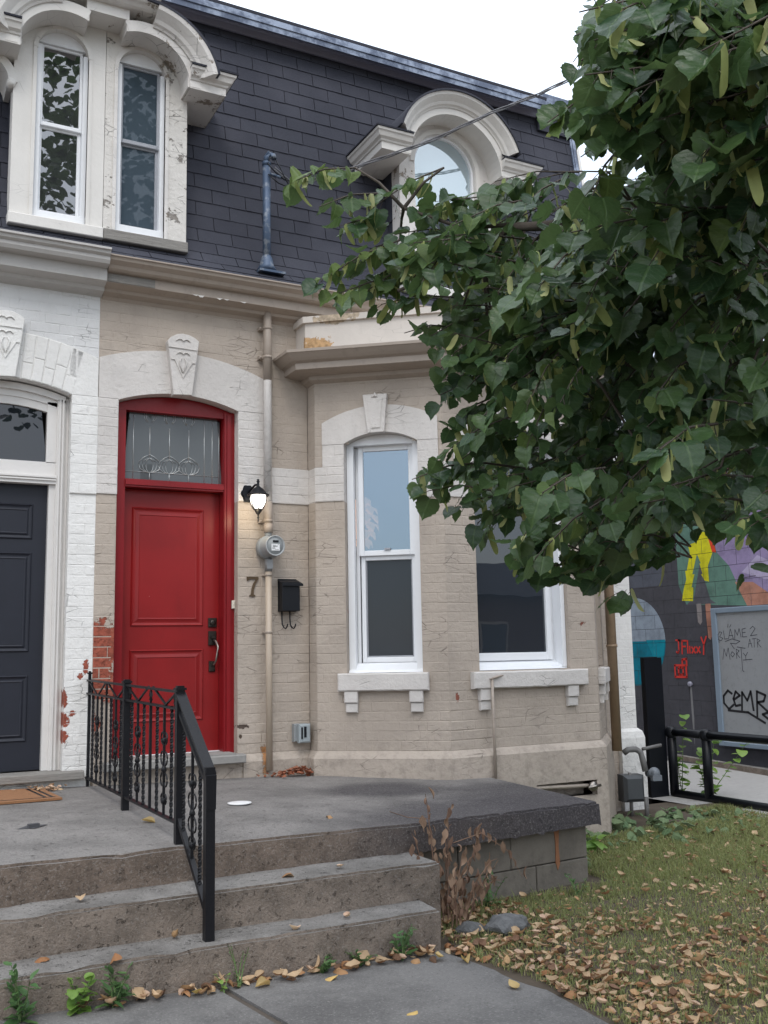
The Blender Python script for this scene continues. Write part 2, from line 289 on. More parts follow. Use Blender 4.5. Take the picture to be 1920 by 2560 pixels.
    def build(s, name, mats, parent=None, fix=True):
        me = bpy.data.meshes.new(name); me.from_pydata(s.v, [], s.f)
        for m in (mats if isinstance(mats, (list, tuple)) else [mats]): me.materials.append(m)
        me.polygons.foreach_set('material_index', s.mi); me.polygons.foreach_set('use_smooth', s.sm)
        if fix:
            b = bmesh.new(); b.from_mesh(me); bmesh.ops.recalc_face_normals(b, faces=b.faces); b.to_mesh(me); b.free()
        o = bpy.data.objects.new(name, me); C.objects.link(o); adopt(o, parent); return o
ROOT = {}
def adopt(o, parent):
    if parent is not None:
        o.parent = parent
        if parent.name in ROOT: o.matrix_parent_inverse = Matrix.Translation(-ROOT[parent.name])
def thing(name, label, cat, loc, group=None):
    o = bpy.data.objects.new(name, None); C.objects.link(o); o.location = loc; o.empty_display_size = .1; ROOT[o.name] = Vector(loc)
    o['label'] = label; o['category'] = cat
    if group: o['group'] = group
    return o
def tag(o, label, cat, group=None):
    o['label'] = label; o['category'] = cat
    if group: o['group'] = group
    return o
def struct(o): o['kind'] = 'structure'; return o
def stuff(o): o['kind'] = 'stuff'; return o
def arcpts(cu, cz, r, a0, a1, n=16): return [(cu+r*math.cos(a0+(a1-a0)*i/n), cz+r*math.sin(a0+(a1-a0)*i/n)) for i in range(n+1)]
def rr(a, b): return random.uniform(a, b)
# ------------------------------------------------------------------ ground
g = MB(); g.add([(-150, -150, -.16), (150, -150, -.16), (150, 150, -.16), (-150, 150, -.16)], [(0, 1, 2, 3)]); struct(g.build('ground', m_soil))
g = MB(); nx, ny = 70, 60                                     # lawn soil, gently uneven
for i in range(nx+1):
    for j in range(ny+1):
        x = 1.9+6.2*i/nx; y = -6.2+6.4*j/ny
        g.v.append((x, y, -.075+.018*noise.noise(Vector((x*1.3, y*1.3, 0)))))
g.f = [[i*(ny+1)+j, (i+1)*(ny+1)+j, (i+1)*(ny+1)+j+1, i*(ny+1)+j+1] for i in range(nx) for j in range(ny)]; g.mi = [0]*len(g.f); g.sm = [True]*len(g.f)
struct(g.build('lawn_soil', m_soil))
def gz(x, y): return -.075+.018*noise.noise(Vector((x*1.3, y*1.3, 0)))
def walk_z(x): return -.012-.03*(x-.8)
def walk_edge(y):     # right edge of the front walk
    pts = [(-2.9, 2.73), (-3.03, 2.74), (-3.2, 2.77), (-3.67, 2.84), (-4.19, 2.80), (-6.5, 2.7)]
    for (a, b), (c, d) in zip(pts, pts[1:]):
        if y <= a and y >= c: return b+(d-b)*(a-y)/(a-c)
    return 2.73
def walk_slab(x0f, x1f, ys):
    g = MB(); n = len(ys); top = []; 
    for y in ys: top += [(x0f(y), y, walk_z(x0f(y))), (x1f(y), y, walk_z(x1f(y)))]
    bot = [(x, y, z-.12) for x, y, z in top]; V = top+bot; m = 2*n
    for i in range(n-1):
        a = 2*i; g.f += [[a, a+1, a+3, a+2], [m+a, m+a+2, m+a+3, m+a+1], [a, a+2, m+a+2, m+a], [a+1, m+a+1, m+a+3, a+3]]
    g.f += [[0, m, m+1, 1], [m-2, m-1, 2*m-1, 2*m-2]]; g.v = V; g.mi = [0]*len(g.f); g.sm = [False]*len(g.f); return g
ysw = [-2.90, -2.97, -3.03, -3.12, -3.2, -3.35, -3.5, -3.67, -3.85, -4.05, -4.19, -4.6, -5.2, -6.4]
jx = lambda y: 1.525+.137*(-3.01-y)
wk = MB(); wk.box(FM, -3, 3.0, 2.6, 6.6, -.3, -.2); walk = struct(wk.build('front_walk', m_walk))
for a, b in ((lambda y: -3., lambda y: jx(y)-.022), (lambda y: jx(y)+.022, walk_edge)):
    p = walk_slab(a, b, ysw).build('paving_slab', m_walk, walk)
jb = MB(); jb.hexa([(jx(-2.9)-.021, -2.9, -.10), (jx(-2.9)+.021, -2.9, -.10), (jx(-6.4)+.021, -6.4, -.10), (jx(-6.4)-.021, -6.4, -.10), (jx(-2.9)-.021, -2.9, walk_z(1.52)-.012), (jx(-2.9)+.021, -2.9, walk_z(1.52)-.012), (jx(-6.4)+.021, -6.4, walk_z(2)-.012), (jx(-6.4)-.021, -6.4, walk_z(2)-.012)])
jb.build('expansion_joint', m_bark, walk)
# lane between the houses and the mural wall
g = MB(); g.add([(7.25, -9, -.068), (9.75, -9, -.068), (9.95, 9, -.068), (7.25, 9, -.068)], [(0, 1, 2, 3)]); struct(g.build('lane', m_lane))
g = MB(); g.add([(9.75, -9, -.06), (10.25, -9, -.06), (10.25, 9, -.06), (9.9, 9, -.06)], [(0, 1, 2, 3)]); struct(g.build('asphalt_strip', m_asph))
g = MB(); g.hexa([(9.02, -2, -.1), (9.14, -2, -.1), (10.1, 3.0, -.1), (9.98, 3.0, -.1), (9.03, -2, .0), (9.13, -2, .0), (10.09, 3.0, .0), (9.99, 3.0, .0)]); struct(g.build('lane_kerb', m_conc))
# ------------------------------------------------------------------ porch: steps and landing
def land_z(x, y): return .545-.02*(x-1.4)+.02*y
def slabpoly(pl, zt, zb, name, mat, parent, bevel=.012):
    """plan polygon pl [(x,y)] with top height function zt"""
    bm = bmesh.new(); n = len(pl)
    V = [bm.verts.new((x, y, zt(x, y))) for x, y in pl]+[bm.verts.new((x, y, zb)) for x, y in pl]
    bm.faces.new(V[:n]); bm.faces.new(V[:n-1:-1])
    for i in range(n): bm.faces.new((V[i], V[n+i], V[n+(i+1) % n], V[(i+1) % n]))
    bmesh.ops.recalc_face_normals(bm, faces=bm.faces)
    es = [e for e in bm.edges if all(v in V[:n] for v in e.verts)]
    bmesh.ops.bevel(bm, geom=es, offset=bevel, segments=2, affect='EDGES')
    # roughen the nosing by cutting long edges and jittering
    long = [e for e in bm.edges if e.calc_length() > .5]
    bmesh.ops.subdivide_edges(bm, edges=long, cuts=60)
    for v in bm.verts:
        k = noise.noise(v.co*7)*.0035+noise.noise(v.co*31)*.003-max(0, noise.noise(v.co*17+Vector((3, 0, 0)))-.35)*.03; v.co += Vector((0, k*1.2, k))
    me = bpy.data.meshes.new(name); bm.to_mesh(me); bm.free(); me.materials.append(mat)
    o = bpy.data.objects.new(name, me); C.objects.link(o); adopt(o, parent); return o
porch = thing('porch_steps', 'grey concrete porch with three worn steps in front of both doors', 'steps', (1.2, -2.6, -.05))
F0 = lambda x: -2.52+.065*(x-.6); F1 = lambda x: -2.766+.028*(x-.8); F2 = lambda x: -3.026+.042*(x-.8)
slabpoly([(-3, .0), (-3, F0(-3)), (2.955, F0(2.955)), (3.0, -2.36), (4.44, -2.185), (4.475, -.75), (4.20, -.70), (3.27, -.05), (3.25, 0)], land_z, .30, 'landing', m_land, porch, .014)
slabpoly([(-3, .0), (-3, F0(-3)+.006), (2.95, F0(2.95)+.006), (2.95, 0)], lambda x, y: .302, -.1, 'landing_base', m_conc, porch, .002)
slabpoly([(-3, F0(-3)+.05), (-3, F1(-3)), (2.88, F1(2.88)), (2.88, F0(2.9)+.05)], lambda x, y: .327-.006*(x-.8), -.1, 'step', m_conc, porch)
slabpoly([(-3, F1(-3)+.05), (-3, F2(-3)), (2.735, F2(2.735)), (2.76, F1(2.8)+.05)], lambda x, y: .148-.009*(x-.8), -.2, 'step', m_conc, porch)
# foundation of the slab
fb = MB(); fb.box(FM, 2.90, 4.36, .9, 2.06, -.3, .298); found = fb.build('foundation', m_block, porch)
def fblk(x0, x1, z0, z1):
    q = MB(); f = Face(2.9, -2.25, math.atan2(.155, 1.5)); q.bev(f, x0+.003, x1-.003, -.1, .015+rr(-.002, .002), z0+.003, z1-.003, .005); return q.build('block', m_block, found)
for z0, z1, xs in ((-.13, .08, (.0, .62, 1.03, 1.49)), (.08, .296, (.0, .40, .82, 1.22, 1.49))):
    for a, b in zip(xs, xs[1:]): fblk(a, b, z0, z1)
rs = NT('rust_streak'); rs = rs.fin(rs.mix(rs.noise(40, 4), (.30, .12, .05), (.20, .10, .055)), .9)
q = MB(); f = Face(2.9, -2.25, math.atan2(.155, 1.5)); q.prism(f, [(1.19, .295), (1.235, .295), (1.225, .18), (1.232, .07), (1.21, .03), (1.195, .08), (1.20, .2)], .012, .0195); q.build('rust_stain', rs, found)
# ------------------------------------------------------------------ brick walls
class Wall:
    def __init__(s): s.items = []; s.back = MB()
def key(x): return round(x/.01)*.01
def lay(W, F, u0, u1, z0, z1, cuts, fn, course=.0762, L=.222, bo=-.0022):
    """courses of bricks; fn(za,zb) -> [(ua,ub,mat_index,out)] allowed runs; cuts = heights where courses must end"""
    zs = []; z = z0
    cs = sorted([c for c in cuts if z0 < c < z1]+[z1]); row = 0
    for c in cs:
        k = max(1, round((c-z)/course)); h = (c-z)/k
        for i in range(k): zs.append((z+i*h, z+(i+1)*h))
        z = c
    for r, (za, zb) in enumerate(zs):
        for ua, ub, mi, oo in fn(za, zb):
            if ub-ua < .012: continue
            W.back.add([F(ua, oo+bo, za), F(ub, oo+bo, za), F(ub, oo+bo, zb), F(ua, oo+bo, zb)], [(0, 1, 2, 3)], mi)
            header = (r % 6 == 5); l = L/2 if header else L
            x = ua; k = math.floor((ua-u0)/l+.5*(r % 2)); nxt = u0+(k+1-.5*(r % 2))*l+rr(-.008, .008)
            while nxt < ua+.04: nxt += l
            while x < ub-.004:
                e = min(nxt, ub)
                if ub-e < .045: e = ub
                W.items.append((F, x, e, za, zb, mi, oo)); x = e; nxt += l+rr(-.006, .006)
                if nxt < x+.03: nxt += l
def brick_mesh(W, mb, it, mi=None):
    F, a, b, z0, z1, m, o = it
    P_ = F((a+b)/2, 0, (z0+z1)/2); fl = .5+.9*noise.noise(P_*1.1+Vector((m*5, 0, 0)))+rr(-.25, .25); fl = max(.12, min(1, fl))
    g1, g2, g3, g4 = [rr(.0002, .0030)*fl for _ in range(4)]; t = o-.0012+rr(.0, .0030)*fl; c = rr(.003, .0065)
    j = lambda: rr(-.0016, .0016)*fl
    u0, u1, za, zb = a+g1, b-g2, z0+g3, z1-g4
    A = [F(u0, o-.02, za), F(u1, o-.02, za), F(u1, o-.02, zb), F(u0, o-.02, zb)]
    B = [F(u0, t-c*.7, za), F(u1, t-c*.7, za), F(u1, t-c*.7, zb), F(u0, t-c*.7, zb)]
    D = [F(u0+c, t+j(), za+c+j()), F(u1-c, t+j(), za+c+j()), F(u1-c, t+j(), zb-c+j()), F(u0+c, t+j(), zb-c+j())]
    fs = [(i, (i+1) % 4, 4+(i+1) % 4, 4+i) for i in range(4)]+[(4+i, 4+(i+1) % 4, 8+(i+1) % 4, 8+i) for i in range(4)]+[(8, 9, 10, 11)]
    mb.add(A+B+D, fs, m if mi is None else mi)
def finish_wall(W, parent, mats, extra=None, hide=lambda P: False, cap=300):
    wall = W.back.build('wall', MORTAR[mats[0].name], parent, fix=False)
    def score(it):
        P = it[0]((it[1]+it[2])/2, 0, (it[3]+it[4])/2); q = project(P)
        if q is None or not (-30 < q[0] < 1950 and -30 < q[1] < 2590): return -1
        s = (it[2]-it[1])*(it[4]-it[3])/q[2]**2*abs((CAM-P).normalized().dot(it[0].n))
        return s*.01 if hide(P) else s
    its = sorted(W.items, key=score, reverse=True); n = cap
    for it in its[:n]:
        mb = MB(); brick_mesh(W, mb, it, 0); mb.build('brick', mats[it[5]], wall, fix=False)
    mb = MB()
    for it in its[n:]: brick_mesh(W, mb, it)
    if its[n:]: stuff(mb.build('brick_courses', mats, wall, fix=False))
    return wall
MORTAR = {'beige_painted_brick': [paint('beige_painted_mortar', BEIGE), m_light, m_white], 'white_painted_brick': [paint('white_painted_mortar', scl(WHITE, .95)), m_whitegrey]}
def circ_z(x, cx, top, R): d = R*R-(x-cx)**2; return top-R+math.sqrt(max(0, d))
H7 = thing('row_house', 'beige painted brick row house with the red door, bay window and slate-coloured mansard roof', 'house', (4.1, 1.5, -.06))
HW = thing('row_house', 'white painted brick row house with the dark slate door at the left edge', 'house', (-.5, 1.5, -.06))
BR = 3.285; DEPTH = .15
FR = Face(BR, 0, -PI/2); FC = Face(BR, -DEPTH, math.atan2(-.66, .845)); CL = math.hypot(.66, .845)
FF = Face(4.13, -.81, 0); FL = 1.49; DL = math.hypot(.66, .63); FD = Face(5.62, -.81, math.atan2(.66, .63)); FR2 = Face(6.25, -.15, PI/2)
# --- arch geometry
DC, DI, DIR, DO, DOR = 2.178, 3.537, 1.36, 3.885, 1.83        # door arch: centre, intrados top/radius, extrados top/radius
din = lambda x: circ_z(x, DC, DI, DIR); dex = lambda x: circ_z(x, DC, DO, DOR)
W7 = Wall(); PL = .69
def f_main(za, zb):
    out = []; zm = (za+zb)/2
    if zb <= 2.702:
        for a, b in ((1.535, 1.69), (2.665, BR)):
            o = 0
            out.append((a, b, 0, o))
    elif zb <= 3.01:
        out = [(1.535, 1.69, 1, .012), (2.665, BR, 1, .012)] if zb <= 3.0 else []
        if not out: out = [(1.535, 1.69, 1, .012), (2.665, 2.89, 1, .012), (2.89, BR, 0, 0)]
    elif zb <= 3.45: out = [(1.535, 1.69, 1, .012), (2.665, 2.89, 1, .012), (2.89, BR, 0, 0)]
    else:
        out.append((1.535, BR, 0, 0)) if zm > DI+.03 else out.extend([(1.535, 1.72, 0, 0), (2.64, BR, 0, 0)])
    return out
lay(W7, FM, 1.535, BR, .45, 4.30, (PL, 2.702, 2.998, 3.45), f_main)
lay(W7, FR, 0, DEPTH, -.1, 3.76, (PL, 2.704, 2.993), lambda a, b: [(0, DEPTH, 1 if a > 2.70 and b < 3.0 else 0, .0)], L=.3)
# canted face with window
WU0, WU1, WZ0, WSP, WAP = .249, .865, 1.30, 3.18, 3.266
wc = (WU0+WU1)/2; wr = ((WU1-WU0)/2)**2/(2*(WAP-WSP))+(WAP-WSP)/2; win = lambda u: circ_z(u, wc, WAP, wr)
eR = .49**2/(2*.13)+.065; wex = lambda u: circ_z(u, wc, 3.495, eR)
def f_win(L, U0, U1, c, e0, e1, light_top=2.993):
    def fn(za, zb):
        zm = (za+zb)/2; ex = circ_z(c, c, 3.495, eR)
        if zb <= WZ0+.001: return [(0, L, 0, 0)]
        if zb <= 2.705: return [(0, U0, 0, 0), (U1, L, 0, 0)]
        if zb <= light_top+.001: return [(0, U0, 1, .010), (U1, L, 1, .010)]
        if zb <= WSP+.001: return [(0, e0, 0, 0), (e0, U0, 1, .010), (U1, e1, 1, .010), (e1, L, 0, 0)]
        if zm < WAP+.03: return [(0, U0+.04, 0, 0), (U1-.04, L, 0, 0)]
        return [(0, L, 0, 0)]
    return fn
CUT = (PL, 1.30, 2.705, 2.993, WSP)
lay(W7, FC, 0, CL, -.1, 3.76, CUT, f_win(CL, WU0, WU1, wc, .065, 1.035))
FU0, FU1 = .29, 1.20; fc = (FU0+FU1)/2
lay(W7, FF, 0, FL, PL-.001, 3.76, CUT[1:], f_win(FL, FU0, FU1, fc, .1, FL-.1))
SL0, SL1 = 4.90-4.13, 5.52-4.13
lay(W7, FF, 0, FL, -.1, PL, (.25, .375), lambda a, b: [(0, SL0, 0, 0), (SL1, FL, 0, 0)] if a > .24 and b < .38 else [(0, FL, 0, 0)])
lay(W7, FD, 0, DL, -.1, 3.76, CUT, f_win(DL, .16, .76, .46, .02, .90))
lay(W7, FR2, 0, DEPTH, -.1, 3.76, CUT, lambda a, b: [(0, DEPTH, 0, 0)], L=.3)
lay(W7, FM, 6.25, 6.745, -.1, 4.30, (PL,), lambda a, b: [(6.25, 6.50, 0, 0), (6.50, 6.745, 2, .0)])
behind_tree = lambda P: (P.x > 4.15 and P.z > 2.3) or P.x > 6.0
wall7 = finish_wall(W7, H7, [m_beige, m_light, m_white], hide=behind_tree)
# solid backing body so nothing shines through
b = MB()
b.box(FM, 1.535, 6.74, -9, -1.2, -.2, 7.2)
b.box(FM, 1.535, 1.66, -1.2, -.03, .3, 4.4); b.box(FM, 1.66, 2.70, -1.2, -.45, .3, 4.4); b.box(FM, 2.70, 3.0, -1.2, -.03, .3, 4.4)
b.box(FM, 1.66, 2.70, -.45, -.03, 3.60, 4.4)
b.box(FM, 3.0, 6.74, -1.2, -.03, 3.75, 4.4); b.box(FM, 6.27, 6.735, -1.2, -.006, -.2, 3.75); b.box(FM, 3.0, 6.24, -1.2, -.006, -.2, .4)
b.build('house_body', m_trim, H7)
b = MB(); b.box(FM, 3.02, 6.24, -1.19, -1.15, .4, 3.7); b.box(FM, 3.02, 3.05, -1.15, -.03, .4, 3.7)
b.build('room_interior', plain('dim_room_wall', (.10, .13, .16), .9, .05), H7)
# reveals of the bay openings (brick thickness)
def reveal(F, U0, U1, zb, zs, cx, ap, R, mb, d=.13, m=1):
    for za_, zb_, mm in ((zb, min(2.70, zs), 0), (2.70, zs, m)):
        mb.box(F, U0-.02, U0-.0004, -d, -.001, za_, zb_, mm); mb.box(F, U1+.0004, U1+.02, -d, -.001, za_, zb_, mm)
    A = [(U0+(U1-U0)*i/16, circ_z(U0+(U1-U0)*i/16, cx, ap, R)) for i in range(17)]; B = [(x, z+.02) for x, z in A]
    mb.band(F, A, B, -d, .0, m)
mb = MB()
reveal(FC, WU0, WU1, WZ0, WSP, wc, WAP, wr, mb)
fr_ = ((FU1-FU0)/2)**2/(2*.12)+.06
reveal(FF, FU0, FU1, WZ0, WSP, fc, WSP+.12, fr_, mb)
reveal(FM, 1.69, 2.665, .6, 3.452, DC, DI, DIR, mb, .2)
reveal(FD, .16, .76, WZ0, WSP, .46, WAP, wr, mb)
mb.build('reveal', [m_beige, m_light], H7)
# arches: voussoirs
def arch(F, cx, U0, U1, inz, exz, n, o, mat, parent, gap=.0006, key=.02):
    ab = MB(); a = [(U0+(U1-U0)*i/24, inz(U0+(U1-U0)*i/24)) for i in range(25)]
    ext = [(cx+(x-cx)*1.18, exz(cx+(x-cx)*1.18)) for x, z in a]
    ab.band(F, a, ext, -.02, o-.006 if n < 99 else o); A = ab.build('arch', mat, parent)
    for i in range(n if n < 99 else 0):
        f0, f1 = i/n, (i+1)/n; x0, x1 = U0+(U1-U0)*f0+gap, U0+(U1-U0)*f1-gap
        X0, X1 = cx+(x0-cx)*1.18, cx+(x1-cx)*1.18
        k = .5 if i % 2 else .36
        def pt(x, X, t): return (x+(X-x)*t, inz(x)+(exz(X)-inz(x))*t)
        for t0, t1 in ((0, k), (k, 1)):
            v = MB(); e = .002; oo = o+rr(-.0006, .0006)*(1 if key < .03 else 2.5)
            P = [pt(x0, X0, t0+.008), pt(x1, X1, t0+.008), pt(x1, X1, t1-.008), pt(x0, X0, t1-.008)]
            cxx = sum(p[0] for p in P)/4; czz = sum(p[1] for p in P)/4
            Q = [(p[0]+(cxx-p[0])*(key+.02), p[1]+(czz-p[1])*key) for p in P]
            V = [F(u, -.01, z) for u, z in P]+[F(u, oo-.003, z) for u, z in P]+[F(u, oo, z) for u, z in Q]
            v.add(V, [(j, (j+1) % 4, 4+(j+1) % 4, 4+j) for j in range(4)]+[(4+j, 4+(j+1) % 4, 8+(j+1) % 4, 8+j) for j in range(4)]+[(8, 9, 10, 11)])
            v.build('voussoir', mat, A, fix=False)
    return A
arch(FM, DC, 1.69, 2.665, din, dex, 99, .0135, m_light, H7)
arch(FC, wc, WU0, WU1, win, wex, 99, .0135, m_light, H7)
arch(FF, fc, FU0, FU1, lambda u: circ_z(u, fc, WSP+.12, fr_), lambda u: circ_z(u, fc, 3.52, 1.2), 99, .0135, m_light, H7)
def shoulder_panel(F, a, b, z0, ex, parent, mat):
    cur = [(a+(b-a)*i/10, ex(a+(b-a)*i/10)) for i in range(11)]
    s = MB(); s.band(F, [(x, z0) for x, z in cur], cur, -.01, .0125); s.build('arch_shoulder', mat, parent)
shoulder_panel(FM, 1.537, 1.70, 3.452, dex, H7, m_light); shoulder_panel(FM, 2.655, 2.89, 3.452, dex, H7, m_light)
shoulder_panel(FC, .065, WU0+.004, WSP+.001, wex, H7, m_light); shoulder_panel(FC, WU1-.004, 1.035, WSP+.001, wex, H7, m_light)
shoulder_panel(FF, .1, FU0+.004, WSP+.001, lambda u: circ_z(u, fc, 3.52, 1.2), H7, m_light); shoulder_panel(FF, FU1-.004, FL-.1, WSP+.001, lambda u: circ_z(u, fc, 3.52, 1.2), H7, m_light)
def keystone(F, pts, inner, o, parent, mat, ornate=False, cx=0):
    kb = MB(); kb.prism(F, pts, -.02, o); kk = kb.build('keystone', mat, parent)
    bm = bmesh.new(); bm.from_mesh(kk.data); bmesh.ops.bevel(bm, geom=[e for e in bm.edges], offset=.004, segments=1, affect='EDGES'); bm.to_mesh(kk.data); bm.free()
    v = MB()
    if not ornate:
        v.prism(F, inner, o-.002, o+.007); cu = sum(p[0] for p in inner)/4; zb = inner[-1][1]
        v.add([F(cu-.03, o+.006, zb+.004), F(cu+.03, o+.006, zb+.004), F(cu, o+.006, zb+.05), F(cu, o+.022, zb+.018)], [(0, 1, 3), (1, 2, 3), (2, 0, 3)])
    else:
        z0 = 3.93
        for A, B in (((-.118, z0-.03), (.112, z0-.035)), ):
            v.band(F, [(cx+A[0], A[1]), (cx+B[0], B[1])], [(cx+A[0], A[1]+.008), (cx+B[0], B[1]+.008)], o-.002, o+.008)
        V1 = [(-.098, 3.80), (-.07, 3.80), (0, 3.655), (.075, 3.785), (.098, 3.785)]
        v.band(F, [(cx+a, z) for a, z in V1], [(cx+a, z+.012) for a, z in V1], o-.002, o+.008)
        for zc, w_ in ((3.965, .06), (3.855, .055)):
            L = [F(cx-w_, o+.003, zc-.01), F(cx-w_*.6, o+.006, zc+.012), F(cx-w_*.25, o+.006, zc+.01), F(cx, o+.006, zc-.004), F(cx+w_*.25, o+.006, zc+.01), F(cx+w_*.6, o+.006, zc+.012), F(cx+w_, o+.003, zc-.01)]
            v.tube(L, [.002, .006, .004, .007, .004, .006, .002], 6)
        for sgn in (-1, 1):
            v.tube([F(cx+sgn*.004, o+.004, 3.70), F(cx+sgn*.022, o+.006, 3.755), F(cx+sgn*.028, o+.006, 3.79), F(cx+sgn*.012, o+.005, 3.82)], [.003, .006, .006, .003], 6)
    v.build('carved_relief', mat, kk)
    return kk
def main_key(cx): return [(cx-.072, 3.515), (cx+.078, 3.525), (cx+.132, 3.975), (cx+.10, 4.0), (cx+.05, 4.02), (cx, 4.025), (cx-.05, 4.015), (cx-.10, 3.985), (cx-.125, 3.955)]
keystone(FM, main_key(2.178), None, .075, H7, m_light, True, 2.178)
keystone(FC, [(.462, 3.25), (.600, 3.253), (.630, 3.575), (.425, 3.575)], [(.466, 3.54), (.592, 3.542), (.566, 3.29), (.494, 3.29)][::-1], .06, H7, m_light)
keystone(FF, [(fc-.072, 3.29), (fc+.072, 3.29), (fc+.10, 3.60), (fc-.10, 3.60)], [(fc-.06, 3.57), (fc+.06, 3.57), (fc+.036, 3.33), (fc-.036, 3.33)][::-1], .06, H7, m_light)
# plinth, mitred round the bay
prof = [(0, -.1), (.045, -.1), (.045, .635), (.03, .66), (.003, .69), (0, .69)]
pb = MB(); path7 = [(2.70, 0), (BR, 0), (BR, -DEPTH), (4.13, -.81)]
pb.sweep([(a, z) if z > .3 else (a, .375) for a, z in prof], path7+[(5.62, -.81), (6.25, -.15), (6.25, 0)]); pb.sweep([(0, -.1), (.045, -.1), (.045, .376), (0, .376)], path7); pb.sweep([(0, -.1), (.045, -.1), (.045, .376), (0, .376)], [(5.62, -.81), (6.25, -.15), (6.25, 0)])
pb.box(FF, -.02, SL0, 0, .0449, -.1, .3755); pb.box(FF, SL1, FL+.02, 0, .0449, -.1, .3755); pb.box(FF, SL0, SL1, 0, .0449, -.1, .252)
pb.box(FF, SL0, SL1, -.16, -.14, .24, .39, 0)
plo = pb.build('plinth', m_beige, H7)
pb = MB(); pb.sweep([(0, -.1), (.05, -.1), (.05, .60), (.035, .66), (.003, .69), (0, .69)], [(6.50, 0), (6.745, 0), (6.745, .4)]); pb.build('plinth', m_white, H7)
pb = MB(); pb.tube([FF(.5, .02, .36), FF(SL1-.05, .03, .33)], .016, 8); pb.build('waste_pipe', m_beige, H7)
pb = MB(); pb.lathe(FF(SL1-.06, .06, .325), (0, -1, 0), [(-.03, .03), (.0, .042), (.02, .042), (.03, .02)], 10); pb.tube([FF(SL1-.12, .08, .32), FF(SL1, .09, .335)], .012, 6); pb.build('hose_tap', m_nickel, H7)
# sills and brackets
def sill(F, u0, u1, z0, z1, bs, parent, mat):
    s = MB(); s.bev(F, u0, u1, -.12, .062, z0, z1, .010); so_ = s.build('window_sill', mat, parent)
    bm = bmesh.new(); bm.from_mesh(so_.data); bmesh.ops.subdivide_edges(bm, edges=[e for e in bm.edges if e.calc_length() > .4], cuts=14)
    for v in bm.verts: v.co.z += noise.noise(v.co*22)*.004
    bm.to_mesh(so_.data); bm.free()
    for x0, x1 in bs:
        c = MB(); c.bev(F, x0, x1, -.01, .05, z0-.092, z0-.001, .006); c.bev(F, x0+.008, x1-.004, -.01, .034, z0-.168, z0-.094, .006); c.build('sill_bracket', mat, so_)
    return so_
sill(FC, .182, .916, 1.16, 1.30, ((.233, .343), (.758, .868)), H7, m_light)
sill(FF, .20, 1.345, 1.158, 1.292, ((.262, .37), (1.133, 1.247)), H7, m_light)
sill(FD, .08, .84, 1.158, 1.292, ((.12, .23), (.68, .79)), H7, m_light)
# windows of the bay
wn = MB()
A = [(WU0+.003+(WU1-WU0-.006)*i/14, win(WU0+.003+(WU1-WU0-.006)*i/14)-.003) for i in range(15)]
wn.box(FC, .252, .307, -.16, -.085, 1.315, 3.18); wn.box(FC, .808, .862, -.16, -.085, 1.315, 3.18)
wn.band(FC, [(x, 3.178) for x, z in A], A, -.16, -.08)
wn.hexa([FC(.252, -.06, 1.302), FC(.862, -.06, 1.302), FC(.862, -.16, 1.302), FC(.252, -.16, 1.302), FC(.252, -.075, 1.322), FC(.862, -.075, 1.322), FC(.808, -.16, 1.378), FC(.307, -.16, 1.378)])
wo_ = wn.build('bay_window', m_vinyl, H7)
s = MB()
def sash(s, F, u0, u1, z0, z1, o0, o1, t, tb=None, m=0):
    tb = tb or t; s.bev(F, u0, u0+t, o0, o1, z0, z1, .004, m); s.bev(F, u1-t, u1, o0, o1, z0, z1, .004, m); s.bev(F, u0+t, u1-t, o0, o1, z0, z0+tb, .004, m); s.bev(F, u0+t, u1-t, o0, o1, z1-t, z1, .004, m)
sash(s, FC, .335, .808, 2.255, 3.18, -.175, -.14, .044); s.build('upper_sash', m_vinyl, wo_)
s = MB(); sash(s, FC, .345, .808, 1.378, 2.255, -.20, -.17, .036, .046); s.box(FC, .307, .335, -.2, -.172, 1.37, 3.18, 0); s.build('lower_sash', m_vinyl, wo_)
s = MB(); sash(s, FC, .381, .772, 1.424, 2.25, -.192, -.185, .011); s.build('screen_frame', m_vinylgrey, wo_)
s = MB(); s.box(FC, .378, .766, -.16, -.155, 2.298, 3.138); s.build('pane', m_glass_up, wo_)
s = MB(); s.box(FC, .38, .775, -.2, -.195, 1.42, 2.25); s.build('pane', m_glass_scr, wo_)
s = MB(); s.box(FC, .55, .60, -.14, -.125, 2.30, 2.315); s.build('sash_lock', m_vinylgrey, wo_)
# window of the front face
wn = MB()
A = [(FU0+.003+(FU1-FU0-.006)*i/14, circ_z(FU0+.003+(FU1-FU0-.006)*i/14, fc, WSP+.12, fr_)-.003) for i in range(15)]
wn.box(FF, FU0+.003, FU0+.03, -.16, -.06, 1.315, 3.18); wn.box(FF, FU1-.045, FU1-.003, -.16, -.04, 1.315, 3.18); wn.band(FF, [(x, 3.178) for x, z in A], A, -.16, -.06)
wn.hexa([FF(FU0+.003, -.04, 1.302), FF(FU1-.003, -.04, 1.302), FF(FU1-.003, -.16, 1.302), FF(FU0+.003, -.16, 1.302), FF(FU0+.003, -.05, 1.322), FF(FU1-.003, -.05, 1.322), FF(FU1-.045, -.16, 1.375), FF(FU0+.003, -.16, 1.375)])
wf = wn.build('bay_window', m_vinyl, H7)
s = MB(); sash(s, FF, .325, 1.12, 1.375, 3.18, -.175, -.13, .05, .065); s.build('sash', m_vinyl, wf)
s = MB(); s.box(FF, 1.12, FU1-.045, -.17, -.155, 1.37, 3.18); s.build('side_track', m_vinyl, wf)
s = MB(); s.box(FF, .37, 1.075, -.16, -.155, 1.43, 3.14); s.build('pane', glass('dark_front_window_glass', (.022, .028, .036), 1.8), wf)
s = MB(); sash(s, FD, .163, .757, 1.31, 3.18, -.14, -.05, .05); wd = s.build('bay_window', m_vinyl, H7)
